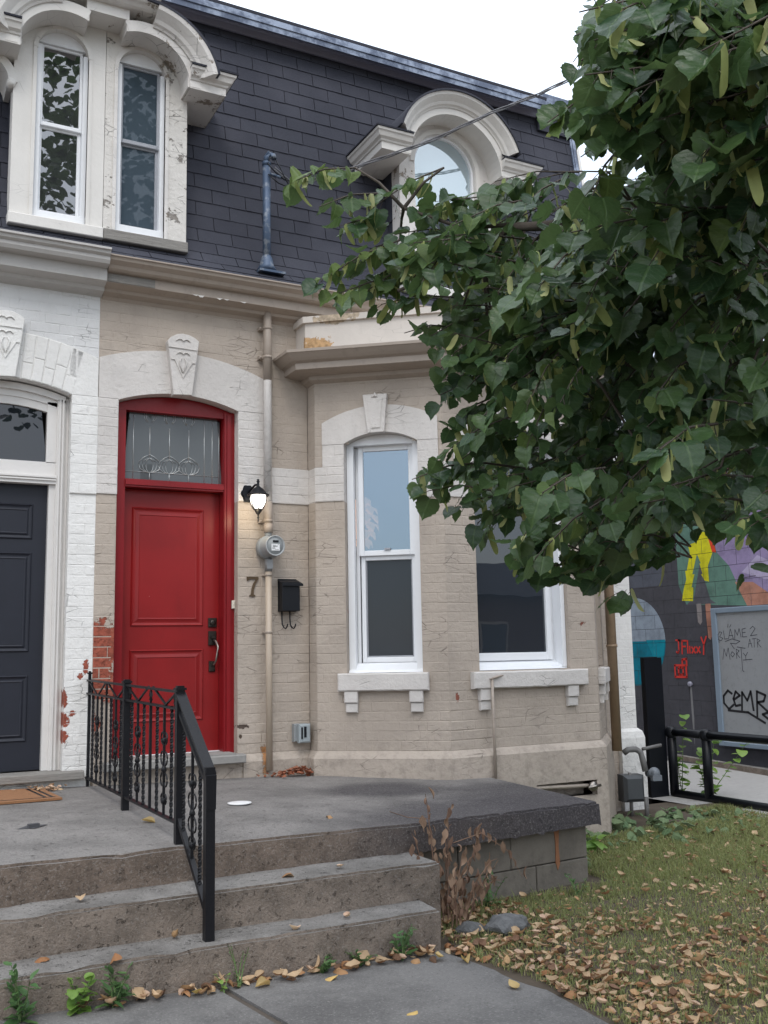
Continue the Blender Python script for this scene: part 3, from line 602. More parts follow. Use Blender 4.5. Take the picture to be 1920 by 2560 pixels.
s = MB(); s.box(FD, .20, .72, -.11, -.1, 1.35, 3.14); s.build('pane', m_glass_scr, wd)
# rods and side pipes on the bay
s = MB(); s.tube([FF(.358, .07, 1.235), FF(.362, .07, .46)], .0125, 8); s.tube([FF(.33, .08, 1.235), FF(.40, .075, 1.25), FF(.46, .08, 1.262)], [.006, .012, .006], 6); s.build('cable_conduit', m_trim, H7)
# main door of number 7
df = MB()
df.box(FM, 1.69, 1.775, -.20, -.10, .70, 3.452); df.box(FM, 2.575, 2.665, -.20, -.085, .685, 3.452)
df.box(FM, 2.60, 2.635, -.085, -.075, .69, 3.43); df.box(FM, 2.579, 2.587, -.085, -.078, .69, 3.43)
A = [(1.695+.965*i/16, din(1.695+.965*i/16)-.004) for i in range(17)]
df.band(FM, [(x, min(z-.004, 3.40)) for x, z in A], A, -.198, -.097)
df.box(FM, 1.775, 2.575, -.17, -.09, 2.785, 2.848); df.box(FM, 1.775, 2.575, -.09, -.078, 2.80, 2.835)
dfo = df.build('door_frame', m_redf, H7)
dr = MB(); dr.box(FM, 1.775, 2.575, -.25, -.205, .715, 2.785); dro = dr.build('front_door', m_red, H7); 
def panel(F, u0, u1, z0, z1, o, mat, parent, w_=.06):
    p = MB()
    # raised moulding frame with sloping inner field
    A = [(u0, z0), (u1, z0), (u1, z1), (u0, z1)]
    def ins(k): return [(u0+k, z0+k), (u1-k, z0+k), (u1-k, z1-k), (u0+k, z1-k)]
    rings = [(0, 0), (.008, .009), (.016, .002), (.030, -.004), (w_-.008, .004), (w_, .007), (w_+.006, .003)]
    V = []
    for k, h in rings: V += [F(u, o+h, z) for u, z in ins(k)]
    fs = []
    for i in range(len(rings)-1):
        for j in range(4): fs.append((4*i+j, 4*i+(j+1) % 4, 4*i+4+(j+1) % 4, 4*i+4+j))
    k = 4*(len(rings)-1); fs.append((k, k+1, k+2, k+3)); p.add(V, fs); return p.build('door_panel', mat, parent)
panel(FM, 1.857, 2.443, 1.70, 2.642, -.203, m_red, dro); panel(FM, 1.855, 2.447, .962, 1.518, -.203, m_red, dro)
s = MB(); s.box(FM, 1.775, 2.575, -.22, -.17, .70, .716); s.build('door_sweep', m_vinyl, dro)
s = MB(); s.bev(FM, 2.485, 2.555, -.204, -.188, 1.69, 1.765, .006); s.lathe(FM(2.52, -.19, 1.727), (0, -1, 0), [(0, .024), (.012, .022), (.014, .01)], 14); s.build('deadbolt', m_bronze, dro)
s = MB(); s.bev(FM, 2.487, 2.553, -.204, -.188, 1.545, 1.66, .006); s.bev(FM, 2.492, 2.542, -.204, -.188, 1.335, 1.42, .006)
s.box(FM, 2.505, 2.535, -.19, -.165, 1.60, 1.615); s.build('handle_plate', m_bronze, dro)
s = MB(); s.tube([FM(2.525, -.185, 1.59), FM(2.535, -.15, 1.575), FM(2.542, -.13, 1.53), FM(2.54, -.128, 1.47), FM(2.533, -.14, 1.42), FM(2.525, -.165, 1.395), FM(2.522, -.185, 1.385)], [.010, .010, .009, .010, .009, .009, .010], 10); s.build('door_handle', m_nickel, dro)
# transom over the red door
s = MB(); pts = [(1.77, 2.845)]+[(2.58, 2.845)]+[(x, min(z-.01, 3.41)) for x, z in reversed(A) if 1.77 <= x <= 2.58]; s.prism(FM, pts, -.165, -.16)
tro = s.build('transom_window', m_glass_frost, H7)
s = MB()
for x in (1.784, 1.849, 2.43, 2.497, 2.555): s.tube([FM(x, -.158, 2.85), FM(x, -.158, 3.38)], .0028, 6)
for x in (1.98, 2.14, 2.30):
    s.tube([FM(x, -.158, 2.85), FM(x, -.158, 2.92)], .0028, 6); s.tube([FM(x, -.158, 3.03), FM(x, -.158, 3.29)], .0035, 6)
    for k in (1., .66, .34):
        for sg in (-1, 1):
            R = .088*k; P = [(0, 3.065 if k == 1 else 3.035), (sg*R*.45, 3.045 if k == 1 else 3.025), (sg*R*.9, 3.01), (sg*R, 2.975), (sg*R*.85, 2.945), (sg*R*.45, 2.925), (sg*.005, 2.918)]
            s.tube([FM(x+a, -.156, z) for a, z in P], .0026 if k == 1 else .002, 5)
    for sg in (-1, 1):
        for k in (.03, .045): s.tube([FM(x+sg*k, -.157, 3.42), FM(x+sg*k*1.02, -.157, 3.36), FM(x+sg*k*.5, -.157, 3.33)], .0022, 5)
s.tube([FM(1.75, -.157, 2.92), FM(2.56, -.157, 2.92)], .0018, 5)
s.build('leading', m_lead, tro)
s = MB(); s.bev(FM, 1.62, 2.70, -.12, .115, .635, .70, .008); s.box(FM, 1.70, 2.62, -.25, .10, .70, .712); s.build('threshold', m_stone, H7)
s = MB(); s.box(FM, 1.55, 2.72, -.1, .03, .40, .634); s.build('threshold_base', m_beige, H7)
s = MB(); s.bev(FM, 2.640, 2.664, -.08, -.06, 1.835, 1.90, .003); s.lathe(FM(2.652, -.062, 1.868), (0, -1, 0), [(0, .006), (.004, .005)], 10)
tag(s.build('doorbell', m_ivory), 'small ivory doorbell button on the red door frame', 'doorbell')
# ------------------------------------------------------------------ white house wall, door
WC = .852; win_ = lambda x: circ_z(x, WC, DI, DIR); wex_ = lambda x: circ_z(x, WC, 3.895, 1.70)
WW = Wall(); U0, U1 = .365, 1.337
def f_white(za, zb):
    zm = (za+zb)/2; L0, L1 = -2.2, 1.535
    if zb <= 2.692: return [(L0, U0, 0, 0), (U1, L1, 0, 0)]
    if zb <= 3.45: return [(L0, .18, 1, 0), (.18, U0, 0, .013), (U1, L1, 0, .013)]
    if zm < DI+.03: return [(L0, U0+.03, 1, 0), (U1-.03, L1, 1, 0)]
    return [(L0, L1, 1, 0)]
lay(WW, FM, -2.2, 1.535, .45, 4.30, (2.692, 3.45), f_white)
finish_wall(WW, HW, [m_white, m_whitegrey])
b = MB(); b.box(FM, -2.2, 1.534, -9, -.6, -.2, 7.2); b.box(FM, -2.2, U0-.02, -.6, -.03, .3, 4.4); b.box(FM, U1+.02, 1.534, -.6, -.03, .3, 4.4); b.box(FM, U0-.02, U1+.02, -.6, -.03, 3.56, 4.4)
b.build('house_body', m_trimw, HW)
mb = MB(); reveal(FM, U0, U1, .55, 3.452, WC, DI, DIR, mb, .14, 0); mb.build('reveal', [m_white], HW)
arch(FM, WC, U0, U1, win_, wex_, 13, .014, m_white, HW, .003, .06)
for q in (range(132, 154), range(18, 38)):
    s = MB(); cur = [(x/100, wex_(x/100)) for x in q]; s.band(FM, [(x, 3.452) for x, z in cur], cur, -.01, .0125); s.build('arch_shoulder', m_white, HW)
keystone(FM, main_key(WC-.01), None, .075, HW, m_white, True, WC-.01)
s = MB()
s.box(FM, 1.307, 1.3365, -.16, -.10, .60, 3.44)
for a, b_, o in ((1.25, 1.308, -.075), (1.262, 1.275, -.062), (1.285, 1.298, -.062), (1.205, 1.25, -.10)): s.box(FM, a, b_, -.16, o, .66, 3.42 if a > 1.21 else 2.77)
for a, b_, o in ((.395, .455, -.075), (.455, .50, -.10)): s.box(FM, a, b_, -.16, o, .66, 3.42)
A = [(.395+.913*i/16, win_(.395+.913*i/16)-.012) for i in range(17)]
s.band(FM, [(x, z-.05) for x, z in A], A, -.16, -.075); s.band(FM, [(x, z-.10) for x, z in A], [(x, z-.05) for x, z in A], -.16, -.10)
s.box(FM, .455, 1.25, -.16, -.10, 2.83, 2.935); s.box(FM, .455, 1.25, -.16, -.075, 2.765, 2.83); s.box(FM, .455, 1.25, -.075, -.062, 2.79, 2.80); s.box(FM, .455, 1.25, -.075, -.06, 2.81, 2.822)
s.box(FM, 1.18, 1.25, -.16, -.10, 2.93, 3.40); s.box(FM, .455, .525, -.16, -.10, 2.93, 3.40); s.band(FM, [(x, z-.16) for x, z in A if .5 < x < 1.22], [(x, z-.10) for x, z in A if .5 < x < 1.22], -.16, -.11)
s.build('door_casing', m_casing, HW)
s = MB(); s.prism(FM, [(.52, 2.93), (1.19, 2.93)]+[(x, z-.12) for x, z in reversed(A) if .52 < x < 1.19], -.14, -.135); s.build('transom_window', glass('dark_transom_glass', (.012, .014, .02), 1.65), HW)
s = MB(); s.box(FM, .50, 1.207, -.20, -.155, .665, 2.765); wdo = s.build('front_door', m_slate, HW)
for z0, z1 in ((2.35, 2.615), (1.515, 2.25), (.87, 1.345)): panel(FM, .60, 1.105, z0, z1, -.153, m_slate, wdo, .045)
s = MB(); s.bev(FM, .25, 1.475, -.12, .10, .60, .658, .006); s.build('threshold', m_wood, HW)
s = MB(); s.box(FM, .2, 1.53, -.1, .02, .40, .598); s.build('threshold_base', m_white, HW)
# ------------------------------------------------------------------ cornices, gutters
bprof = [(0, 4.237), (.02, 4.262), (.078, 4.281), (.088, 4.302), (.17, 4.325), (.172, 4.398), (.215, 4.402), (.235, 4.415), (.245, 4.44), (.285, 4.465), (.292, 4.488), (.306, 4.492), (.306, 4.502), (.28, 4.502), (.06, 4.49), (0, 4.49)]
s = MB(); s.sweep(bprof, [(1.547, 0), (6.78, 0)]); s.build('cornice_gutter', m_trim, H7)
wprof = [(0, 4.253), (.02, 4.262), (.098, 4.274), (.11, 4.30), (.20, 4.322), (.202, 4.415), (.285, 4.424), (.30, 4.45), (.30, 4.475), (.325, 4.49), (.33, 4.512), (.347, 4.516), (.347, 4.532), (.32, 4.532), (.06, 4.50), (0, 4.5)]
s = MB(); s.sweep(wprof, [(-2.2, 0), (1.543, 0)]); s.build('cornice_gutter', m_trimw, HW)
s = MB(); s.sweep([(.171, 4.328), (.177, 4.33), (.177, 4.392), (.171, 4.396)], [(1.552, 0), (1.92, 0)]); s.build('bare_fascia_board', m_wood, H7)
s = MB()
for k in range(6):
    x = 1.95+rr(0, .9); s.add([FM(x, .173, 4.328), FM(x+rr(.03, .06), .173, 4.33), FM(x+rr(.02, .05), .178+rr(0, .012), 4.315+rr(-.012, .005))], [(0, 1, 2)])
s.build('peeling_flakes', m_dormer, H7, fix=False)
bay = [(BR, 0), (BR, -DEPTH), (4.13, -.81), (5.62, -.81), (6.25, -.15), (6.25, 0)]
s = MB(); s.sweep([(0, 3.71), (.05, 3.735), (.055, 3.765), (.20, 3.782), (.21, 3.785), (.212, 3.835), (.225, 3.842), (.245, 3.85), (.27, 3.87), (.30, 3.90), (.31, 3.905), (.312, 3.928), (.10, 3.985), (0, 3.985)], bay); s.build('bay_cornice', m_trim, H7)
s = MB(); s.sweep([(0, 3.975), (.10, 3.975), (.10, 4.222), (0, 4.222)], bay); s.sweep([(0, 4.215), (.125, 4.21), (.128, 4.262), (.11, 4.268), (0, 4.27)], bay)
s.add([(x, y, 4.262) for x, y in bay], [tuple(range(6))]); s.build('bay_parapet', m_fascia, H7)
# ------------------------------------------------------------------ mansard roof
PR = [(-.265, 4.505), (-.12, 4.60), (.0, 4.715), (.085, 4.86), (.140, 5.02), (.180, 5.2), (.32+.14*.6, 6.6), (.32+.14*1.2, 7.2)]
seg = []; acc = 0
for (a, b), (c, d) in zip(PR, PR[1:]): l = math.hypot(c-a, d-b); seg.append((acc, l, a, b, c, d)); acc += l
RL = acc
def prof_at(s):
    for s0, l, a, b, c, d in seg:
        if s <= s0+l or s0+l >= RL-1e-6:
            f = (s-s0)/l; return a+(c-a)*f, b+(d-b)*f
def roof(parent, X0, X1, holes, off):
    mb = MB(); n = 26
    for i in range(n+1):
        y, z = prof_at(RL*i/n)
        for x in (X0, X1): mb.v.append((x, y+.008, z-.002))
    mb.f = [[2*i, 2*i+1, 2*i+3, 2*i+2] for i in range(n)]; mb.mi = [0]*n; mb.sm = [False]*n
    R = mb.build('roof', m_shingle, parent)
    k = 0; E_ = .138; W_ = .302; meshes = {}
    while k*E_ < RL-.02:
        s0 = k*E_; y0, z0 = prof_at(s0); y1, z1 = prof_at(min(RL, s0+E_+.02)); L = math.hypot(y1-y0, z1-z0); ang = math.atan2(z1-z0, y1-y0)
        x = X0-((k % 2)*.5+off)*W_
        while x < X1:
            a, b = max(x, X0), min(x+W_, X1); x += W_
            if b-a < .03: continue
            if any(h[0] < a and b < h[1] and h[2] < z0 < h[3] for h in holes): continue
            kk = (round(b-a, 2), round(L, 2), random.randint(0, 3))
            if kk not in meshes:
                q = MB(); w2 = kk[0]-.003; t = .006+rr(-.001, .003); l = [rr(0, .004) for _ in range(2)]; sk = rr(-.004, .004)
                q.add([(.002, sk, -.002), (w2, -sk, -.002), (w2, L, -.002), (.002, L, -.002), (.002, sk, t+l[0]), (w2/2, 0, t), (w2, -sk, t+l[1]), (w2, L, .001), (.002, L, .001)],
                      [(0, 1, 6, 5, 4), (4, 5, 8), (5, 6, 7), (5, 7, 8), (1, 2, 7, 6), (0, 4, 8, 3)])
                me = bpy.data.meshes.new('shingle'); me.from_pydata(q.v, [], q.f); me.materials.append(m_shingle); meshes[kk] = me
            o = bpy.data.objects.new('shingle', meshes[kk]); C.objects.link(o); o.parent = R
            o.matrix_world = Matrix.Translation((a, y0, z0)) @ Matrix.Rotation(ang, 4, 'X') @ Matrix.Rotation(rr(-.004, .004), 4, 'Z')
        k += 1
    return R
R7 = roof(H7, 1.534, 6.64, [(1.4, 2.14, 4.73, 6.6), (4.28, 5.2, 4.73, 6.6)], .3)
RW = roof(HW, -2.2, 1.534, [(.90, 1.6, 4.73, 6.6)], .1)
s = MB()
top = [(-.47, 7.155), (-.45, 7.155), (-.43, 7.20), (-.41, 7.212), (-.315, 7.212), (-.312, 7.155), (-.295, 7.152), (-.292, 7.198), (-.28, 7.205), (-.28, 7.258), (-.29, 7.27), (-.30, 7.272), (-.30, 7.30), (-.9, 7.34), (-.9, 7.15)]
s.sweep(top[:5]+[(-.41, 7.3), (-.47, 7.3)], [(1.536, 0), (6.20, 0)]); s.build('roof_bed_moulding', m_greymetal, H7)
s = MB(); s.sweep(top[4:11]+[(-.31, 7.27), (-.42, 7.25)], [(1.536, 0), (6.20, 0)]); s.build('roof_edge_flashing', m_metal, H7)
s = MB(); s.sweep([(-.288, 7.272), (-.285, 7.30), (-.30, 7.306), (-3, 7.45), (-3, 7.1), (-.5, 7.1), (-.5, 7.25)], [(1.536, 0), (6.22, 0)]); s.build('flat_roof_edge', m_shingle, H7)
s = MB(); s.sweep(top[:5]+[(-.41, 7.3), (-.47, 7.3)], [(-2.2, 0), (1.532, 0)]); s.build('roof_bed_moulding', m_greymetal, HW)
s = MB(); s.sweep(top[4:11]+[(-.31, 7.27), (-.42, 7.25)], [(-2.2, 0), (1.532, 0)]); s.build('roof_edge_flashing', m_metal, HW)
s = MB(); s.sweep([(-.288, 7.272), (-.285, 7.30), (-.30, 7.306), (-3, 7.45), (-3, 7.1), (-.5, 7.1), (-.5, 7.25)], [(-2.2, 0), (1.532, 0)]); s.build('flat_roof_edge', m_shingle, HW)
s = MB(); s.box(FM, 6.20, 6.64, -.9, -.42, 7.0, 7.30); s.build('parapet_end', m_shingle, H7)
s = MB(); s.box(FM, 6.24, 6.72, -1.0, -.40, 7.30, 7.43); s.build('parapet_cap', m_metal, H7)
s = MB()
for x0, x1, lift, m in ((6.63, 6.70, .022, 0), (6.655, 6.667, .030, 0)):
    P = [prof_at(RL*i/30) for i in range(31)]
    s.add([(x, y-l, z) for y, z in P for x, l in ((x0, lift), (x1, lift), (x1, -.1), (x0, -.1))], [(4*i+j, 4*i+(j+1) % 4, 4*i+4+(j+1) % 4, 4*i+4+j) for i in range(30) for j in range(4)]+[(0, 1, 2, 3), (120, 121, 122, 123)])
s.build('verge_flashing', m_metal, H7)
s = MB(); P = [prof_at(RL*i/30) for i in range(31)]
s.add([(x, y-l, z) for y, z in P for x, l in ((6.702, .03), (6.735, .03), (6.735, -.6), (6.702, -.6))], [(4*i+j, 4*i+(j+1) % 4, 4*i+4+(j+1) % 4, 4*i+4+j) for i in range(30) for j in range(4)]+[(0, 1, 2, 3), (120, 121, 122, 123)])
s.build('verge_board', m_dormer, H7)
# ------------------------------------------------------------------ dormers
YF = .03; HH = .25     # face plane and hood front, as outward offsets from the wall plane
def ringband(mb, cu, cz, r0_, r1_, o0, o1, a0=0, a1=PI, n=28, m=0): mb.arc(FM, cu, cz, [(r0_, o0), (r0_, o1), (r1_, o1), (r1_, o0), (r0_, o0)], a0, a1, n, m)
CRN = [(.0, .0), (.0, .02), (.02, .03), (.035, .05), (.07, .065), (.11, .10), (.14, .125), (.165, .13), (.185, .135), (.185, .0)]   # (radial, out) crown moulding
# single dormer
D2, Z2, RI = 4.72, 6.015, .50
def archface(mb, cu, cz, R, ri, zb, zs, w_, o0, o1, m=0, frame=0):
    """panel with arched opening: legs + half ring to half width w_"""
    mb.box(FM, cu-w_, cu-ri, o0, o1, zb, zs, m); mb.box(FM, cu+ri, cu+w_, o0, o1, zb, zs, m)
    mb.band(FM, arcpts(cu, zs, ri, PI, 0, 24), arcpts(cu, zs, w_, PI, 0, 24), o0, o1, m)
s = MB(); archface(s, D2, Z2, 0, .335, 4.80, Z2, RI, -.12, YF); dorm = s.build('dormer', m_crackle, H7)
s = MB(); s.box(FM, D2-RI-.01, D2+RI+.01, -.2, YF+.04, 4.715, 4.80); s.build('dormer_sill', m_dormer, dorm)
s = MB(); ringband(s, D2, Z2, .315, .34, -.1, YF-.03); s.box(FM, D2-.34, D2-.315, -.1, YF-.03, 4.80, Z2); s.box(FM, D2+.315, D2+.34, -.1, YF-.03, 4.80, Z2); s.build('window_frame', m_vinyl, dorm)
s = MB(); ringband(s, D2, Z2, .34, .385, -.02, YF+.012); s.box(FM, D2+.34, D2+.385, -.02, YF+.012, 4.80, Z2); s.build('window_architrave', m_dormer, dorm)
s = MB(); s.prism(FM, [(D2-.318, 5.60), (D2+.318, 5.60)]+arcpts(D2, Z2, .318, 0, PI, 20), -.035, -.03); s.build('pane', m_glass_sky, dorm)
s = MB(); s.box(FM, D2-.318, D2+.318, -.06, -.015, 5.56, 5.605); s.box(FM, D2-.318, D2+.318, -.06, -.02, 4.80, 4.85); s.build('meeting_rail', m_vinyl, dorm)
s = MB(); s.box(FM, D2-.318, D2+.318, -.06, -.055, 4.84, 5.56); s.build('pane', m_glass_scr, dorm)
s = MB(); ZH = 5.947; ringband(s, D2, ZH, RI-.005, .565, -.45, HH+.003)
s.arc(FM, D2, ZH, [(.555+a*.62, HH+b*.85-.004) for a, b in CRN[1:-1]]+[(.67, -.5), (.555, -.5), (.555, HH+.013)], PI-.34, .34, 32)
s.build('dormer_hood', m_dormer, dorm)
s = MB(); ringband(s, D2, ZH, .668, .685, -.5, HH+.125, PI-.30, .30, 32); s.build('hood_roofing', m_shingle, dorm)
def shoulder(mb, x0, x1, xs, z0, side, roofm):
    """horizontal return of the hood from x0 to x1; side=-1 left end free, +1 right end free"""
    xe = x0 if side < 0 else x1; xi = x1 if side < 0 else x0
    pr = [(0, z0), (.0, z0+.065), (.012, z0+.07), (.018, z0+.085), (.04, z0+.10), (.055, z0+.135), (.068, z0+.145), (.072, z0+.165), (0, z0+.175)]
    Yb = .45
    path = [(xe, Yb), (xe, -HH), (xi, -HH)] if side < 0 else [(xi, -HH), (xe, -HH), (xe, Yb)]
    mb.sweep(pr, path)
    a, b = min(xe, xi), max(xe, xi); a += .004; b -= .004; mb.box(FM, a, b, -Yb, HH-.003, z0+.001, z0+.17)
    lo, hi = (xe-.085, xi) if side < 0 else (xi, xe+.085)
    if side < 0: roofm.add([(lo, Yb, z0+.185), (lo, -HH-.085, z0+.178), (hi, -HH-.085, z0+.178), (hi, Yb, z0+.52), (hi, -HH, z0+.24)], [(0, 1, 2, 4), (0, 4, 3)]); 
    else: roofm.add([(hi, Yb, z0+.185), (hi, -HH-.085, z0+.178), (lo, -HH-.085, z0+.178), (lo, Yb, z0+.52), (lo, -HH, z0+.24)], [(0, 1, 2, 4), (0, 4, 3)])
    roofm.box(FM, lo, hi, -Yb, HH+.083, z0+.168, z0+.182)
rm = MB(); s = MB(); shoulder(s, 3.925, D2-RI, 0, 5.937, -1, rm); s.build('hood_shoulder', m_dormer, dorm); rm.build('hood_roofing', m_shingle, dorm); rm = MB(); s = MB(); shoulder(s, D2+RI, 5.585, 0, 5.937, 1, rm); s.build('hood_shoulder', m_dormer, dorm); rm.build('hood_roofing', m_shingle, dorm)
s = MB(); s.box(FM, D2-RI+.006, D2-RI+.03, -.7, .02, 4.7, 5.95); s.build('dormer_cheek', m_shingle, dorm); s = MB(); s.box(FM, D2+RI-.03, D2+RI-.006, -.7, .02, 4.7, 5.95); s.build('dormer_cheek', m_shingle, dorm)
for k in range(9):
    z = 4.78+k*.135
    for j in range(2):
        q = MB(); y0 = .0+(.15 if (k+j) % 2 else 0)+j*.16-.02; y1 = y0+.155
        yy = [max(.125, y0), min(.34, y1)]
        if yy[1]-yy[0] < .03: continue
        xx = D2-RI+.006; q.add([(xx, yy[0], z), (xx, yy[1], z+.02), (xx, yy[1], z+.155), (xx, yy[0], z+.145), (xx-.011, yy[0], z), (xx-.011, yy[1], z+.02), (xx-.003, yy[1], z+.155), (xx-.003, yy[0], z+.145)], [(4, 5, 6, 7), (0, 1, 5, 4), (1, 2, 6, 5), (3, 0, 4, 7)])
        q.build('cheek_shingle', m_shingle, dorm)
# double dormer, one half on each house
def half_dormer(parent, x0, x1, cu, cz, win_x0, win_x1, side, mface, mtrim, msill):
    s = MB(); zsp = 6.205; c = (win_x0+win_x1)/2; rw = (win_x1-win_x0)/2
    s.box(FM, x0, win_x0, -.12, YF, 4.80, 6.62); s.box(FM, win_x1, x1, -.12, YF, 4.80, 6.62)
    A = arcpts(c, zsp, rw, PI, 0, 20); s.band(FM, A, [(x, 6.62) for x, z in A], -.12, YF); s.box(FM, win_x0, win_x1, -.12, YF-.005, 4.80, 4.815)
    d = s.build('dormer', mface, parent)
    s = MB(); s.bev(FM, x0-(.012 if side < 0 else 0), x1+(.006 if side > 0 else 0), -.15, YF+.045, 4.712, 4.80, .006); s.build('dormer_sill', msill, d)
    s = MB(); ringband(s, c, zsp, rw-.004, rw+.028, -.05, YF+.012); s.box(FM, win_x0-.028, win_x0, -.05, YF+.010, 4.81, zsp); s.box(FM, win_x1, win_x1+.028, -.05, YF+.010, 4.81, zsp); s.build('window_architrave', mtrim, d)
    s = MB(); s.box(FM, win_x0, win_x0+.04, -.07, .0, 4.81, zsp+.06); s.box(FM, win_x1-.035, win_x1, -.07, .0, 4.81, zsp+.04); s.box(FM, win_x0, win_x1, -.07, .012, 4.815, 4.88); s.prism(FM, [(win_x0+.02, 6.285), (win_x1-.02, 6.285)]+arcpts(c, zsp, rw-.004, .42, PI-.42, 12), -.07, -.01)
    fr = s.build('window_frame', m_vinyl, d)
    return d, c, rw, zsp
dW, c1, rw1, zs1 = half_dormer(HW, .838, 1.532, 1.2, 6.06, 1.005, 1.40, -1, m_dormer, m_dormer, m_dormer)
d7, c2, rw2, zs2 = half_dormer(H7, 1.536, 2.206, 1.8, 6.06, 1.63, 2.022, 1, m_peel, m_crackle, m_wood)
def sashes(d, a, b, m1, m2, grey):
    s = MB(); sash(s, FM, a, b, 5.60, 6.285, -.065, -.03, .022, .035); s.build('upper_sash', grey, d)
    s = MB(); sash(s, FM, a, b, 4.88, 5.61, -.08, -.055, .026, .030); s.build('lower_sash', grey, d)
    s = MB(); s.box(FM, a+.01, b-.01, -.05, -.046, 5.62, 6.27); s.build('pane', m1, d)
    s = MB(); s.box(FM, a+.01, b-.01, -.072, -.068, 4.89, 5.60); s.build('pane', m2, d)
sashes(dW, 1.043, 1.365, m_glass_mirror, m_glass_mirror, m_vinyl)
sashes(d7, 1.668, 1.99, m_glass_blind, m_glass_blind, m_vinylgrey)
def dhood(d, cu, a_out, side, xmid, mat):
    """arch over one window, cz 6.06, inner .365; side=-1 left half, +1 right half"""
    cz = 6.06; s = MB(); R = .365
    a0, a1 = (PI, .38*PI) if side < 0 else (0, .62*PI)
    A = arcpts(cu, cz, R, a0, a1, 20); xe = A[-1][0]; ztop = A[-1][1]
    B = arcpts(cu, cz, R+.09, a0, a1, 20)
    s.band(FM, A, B, -.45, HH+.003)
    # flat middle band
    x0, x1 = (xe, xmid) if side < 0 else (xmid, xe)
    s.box(FM, x0, x1, -.45, HH-.002, 6.497, 6.60); s.box(FM, min(xe, xe-.02*side), max(xe, xe-.02*side), -.45, HH-.001, ztop, 6.52)
    e = .20 if side > 0 else PI-.20
    s.arc(FM, cu-.02*side, cz-.02, [(R+.085+a*.78, HH+b*.9-.004) for a, b in CRN[1:-1]]+[(.60, -.5), (R+.085, -.5), (R+.085, HH+.016)], e, PI*.5-side*.16, 22)
    # straight crown over the middle
    xc = cu+side*.085; pr = [(HH, 6.585), (HH+.02, 6.595), (HH+.035, 6.61), (HH+.06, 6.625), (HH+.09, 6.66), (HH+.11, 6.675), (HH+.115, 6.70), (HH, 6.71), (-.5, 6.71), (-.5, 6.585), (HH, 6.585)]
    s.sweep([(a+.035, b) for a, b in pr], [(min(xc, xmid), 0), (max(xc, xmid), 0)])
    h = s.build('dormer_hood', mat, d)
    s = MB(); rm = MB()
    ringband(rm, cu-.02*side, cz-.02, .594, .615, -.5, HH+.12, e, PI*.5, 20)
    xs = (2.164, 2.468) if side > 0 else (.53, .85)
    shoulder(s, xs[0], xs[1], 0, 6.05, side, rm)
    s.box(FM, *((2.15, 2.32) if side > 0 else (.67, .86)), -.4, HH-.012, 6.06, 6.30)
    s.build('hood_shoulder', mat, d); rm.box(FM, min(cu, xmid), max(cu, xmid), -.5, HH+.15, 6.712, 6.73); rm.build('hood_roofing', m_shingle, d)
dhood(dW, 1.20, 0, -1, 1.533, m_dormer); dhood(d7, 1.80, 0, 1, 1.5335, m_crackle)
s = MB(); s.box(FM, .842, .862, -.7, .02, 4.7, 6.06); s.build('dormer_cheek', m_shingle, dW); s = MB(); s.box(FM, 2.18, 2.20, -.7, .02, 4.7, 6.06); s.build('dormer_cheek', m_shingle, d7)
s = MB(); s.band(FM, arcpts(.63, 5.86, .17, 0, PI*.6, 12), arcpts(.63, 5.86, .235, 0, PI*.5, 12), -.3, .05); s.lathe(FM(.822, .055, 5.85), (0, 1, 0), [(0, .032), (.1, .032)], 14); s.build('scroll_bracket', m_dormer, dW)
# ------------------------------------------------------------------ things fixed to the wall
em = thing('electricity_meter', 'round grey electricity meter on the long beige conduit beside the red door', 'meter', (2.905, -.05, .55))
s = MB(); s.tube([(2.900, -.065, 4.42), (2.900, -.065, 2.70)], .034, 14, 1); s.tube([(2.900, -.065, 4.42), (2.900, -.065, 3.72)], .0345, 14); s.tube([(2.902, -.065, 2.70), (2.903, -.065, 2.45)], .034, 14); s.tube([(2.903, -.065, 2.52), (2.903, -.065, 2.445)], .037, 14)
s.build('conduit', [m_trim, m_light], em)
s = MB(); s.tube([(2.905, -.062, 2.2), (2.907, -.062, .56)], .0265, 14); s.build('lower_conduit', plain('beige_conduit', (.44, .36, .28), .5, .05), em)
s = MB(); s.tube([(2.898, -.06, 5.64), (2.898, -.06, 4.6)], .034, 14); s.lathe((2.898, -.06, 4.72), (0, 0, 1), [(-.05, .09), (.0, .062), (.06, .05), (.09, .036)], 16); s.box(FM, 2.80, 3.03, -.02, .16, 4.635, 4.655)
s.build('service_mast', m_bluepipe, em)
s = MB(); s.lathe((2.898, -.06, 5.62), (0, 0, 1), [(0, .037), (.03, .040), (.035, .036)], 14)
s.tube([(2.898, -.06, 5.64), (2.90, -.06, 5.70), (2.92, -.07, 5.735), (2.95, -.08, 5.72), (2.96, -.085, 5.69)], .026, 10)
s.tube([(2.905, -.06, 5.56), (2.97, -.12, 5.52), (2.99, -.14, 5.50)], .012, 8); s.build('weatherhead', m_bluepipe, em)
for z in (4.17, 3.92, 2.54):
    s = MB(); s.tube([(2.900, -.065, z-.010), (2.900, -.065, z+.012)], .039, 14); s.bev(FM, 2.835, 2.87, -.002, .045, z-.014, z+.014, .004); s.bev(FM, 2.925, 2.955, -.002, .03, z-.016, z+.018, .004); s.lathe(FM(2.848, .03, z), (0, -1, 0), [(0, .009), (.02, .009)], 8); s.build('pipe_clamp', m_trim, em)
for z in (1.64, 2.10): s = MB(); s.tube([(2.907, -.062, z-.009), (2.907, -.062, z+.009)], .031, 14); s.box(FM, 2.868, 2.89, -.002, .05, z-.006, z+.006); s.build('pipe_clamp', m_trim, em)
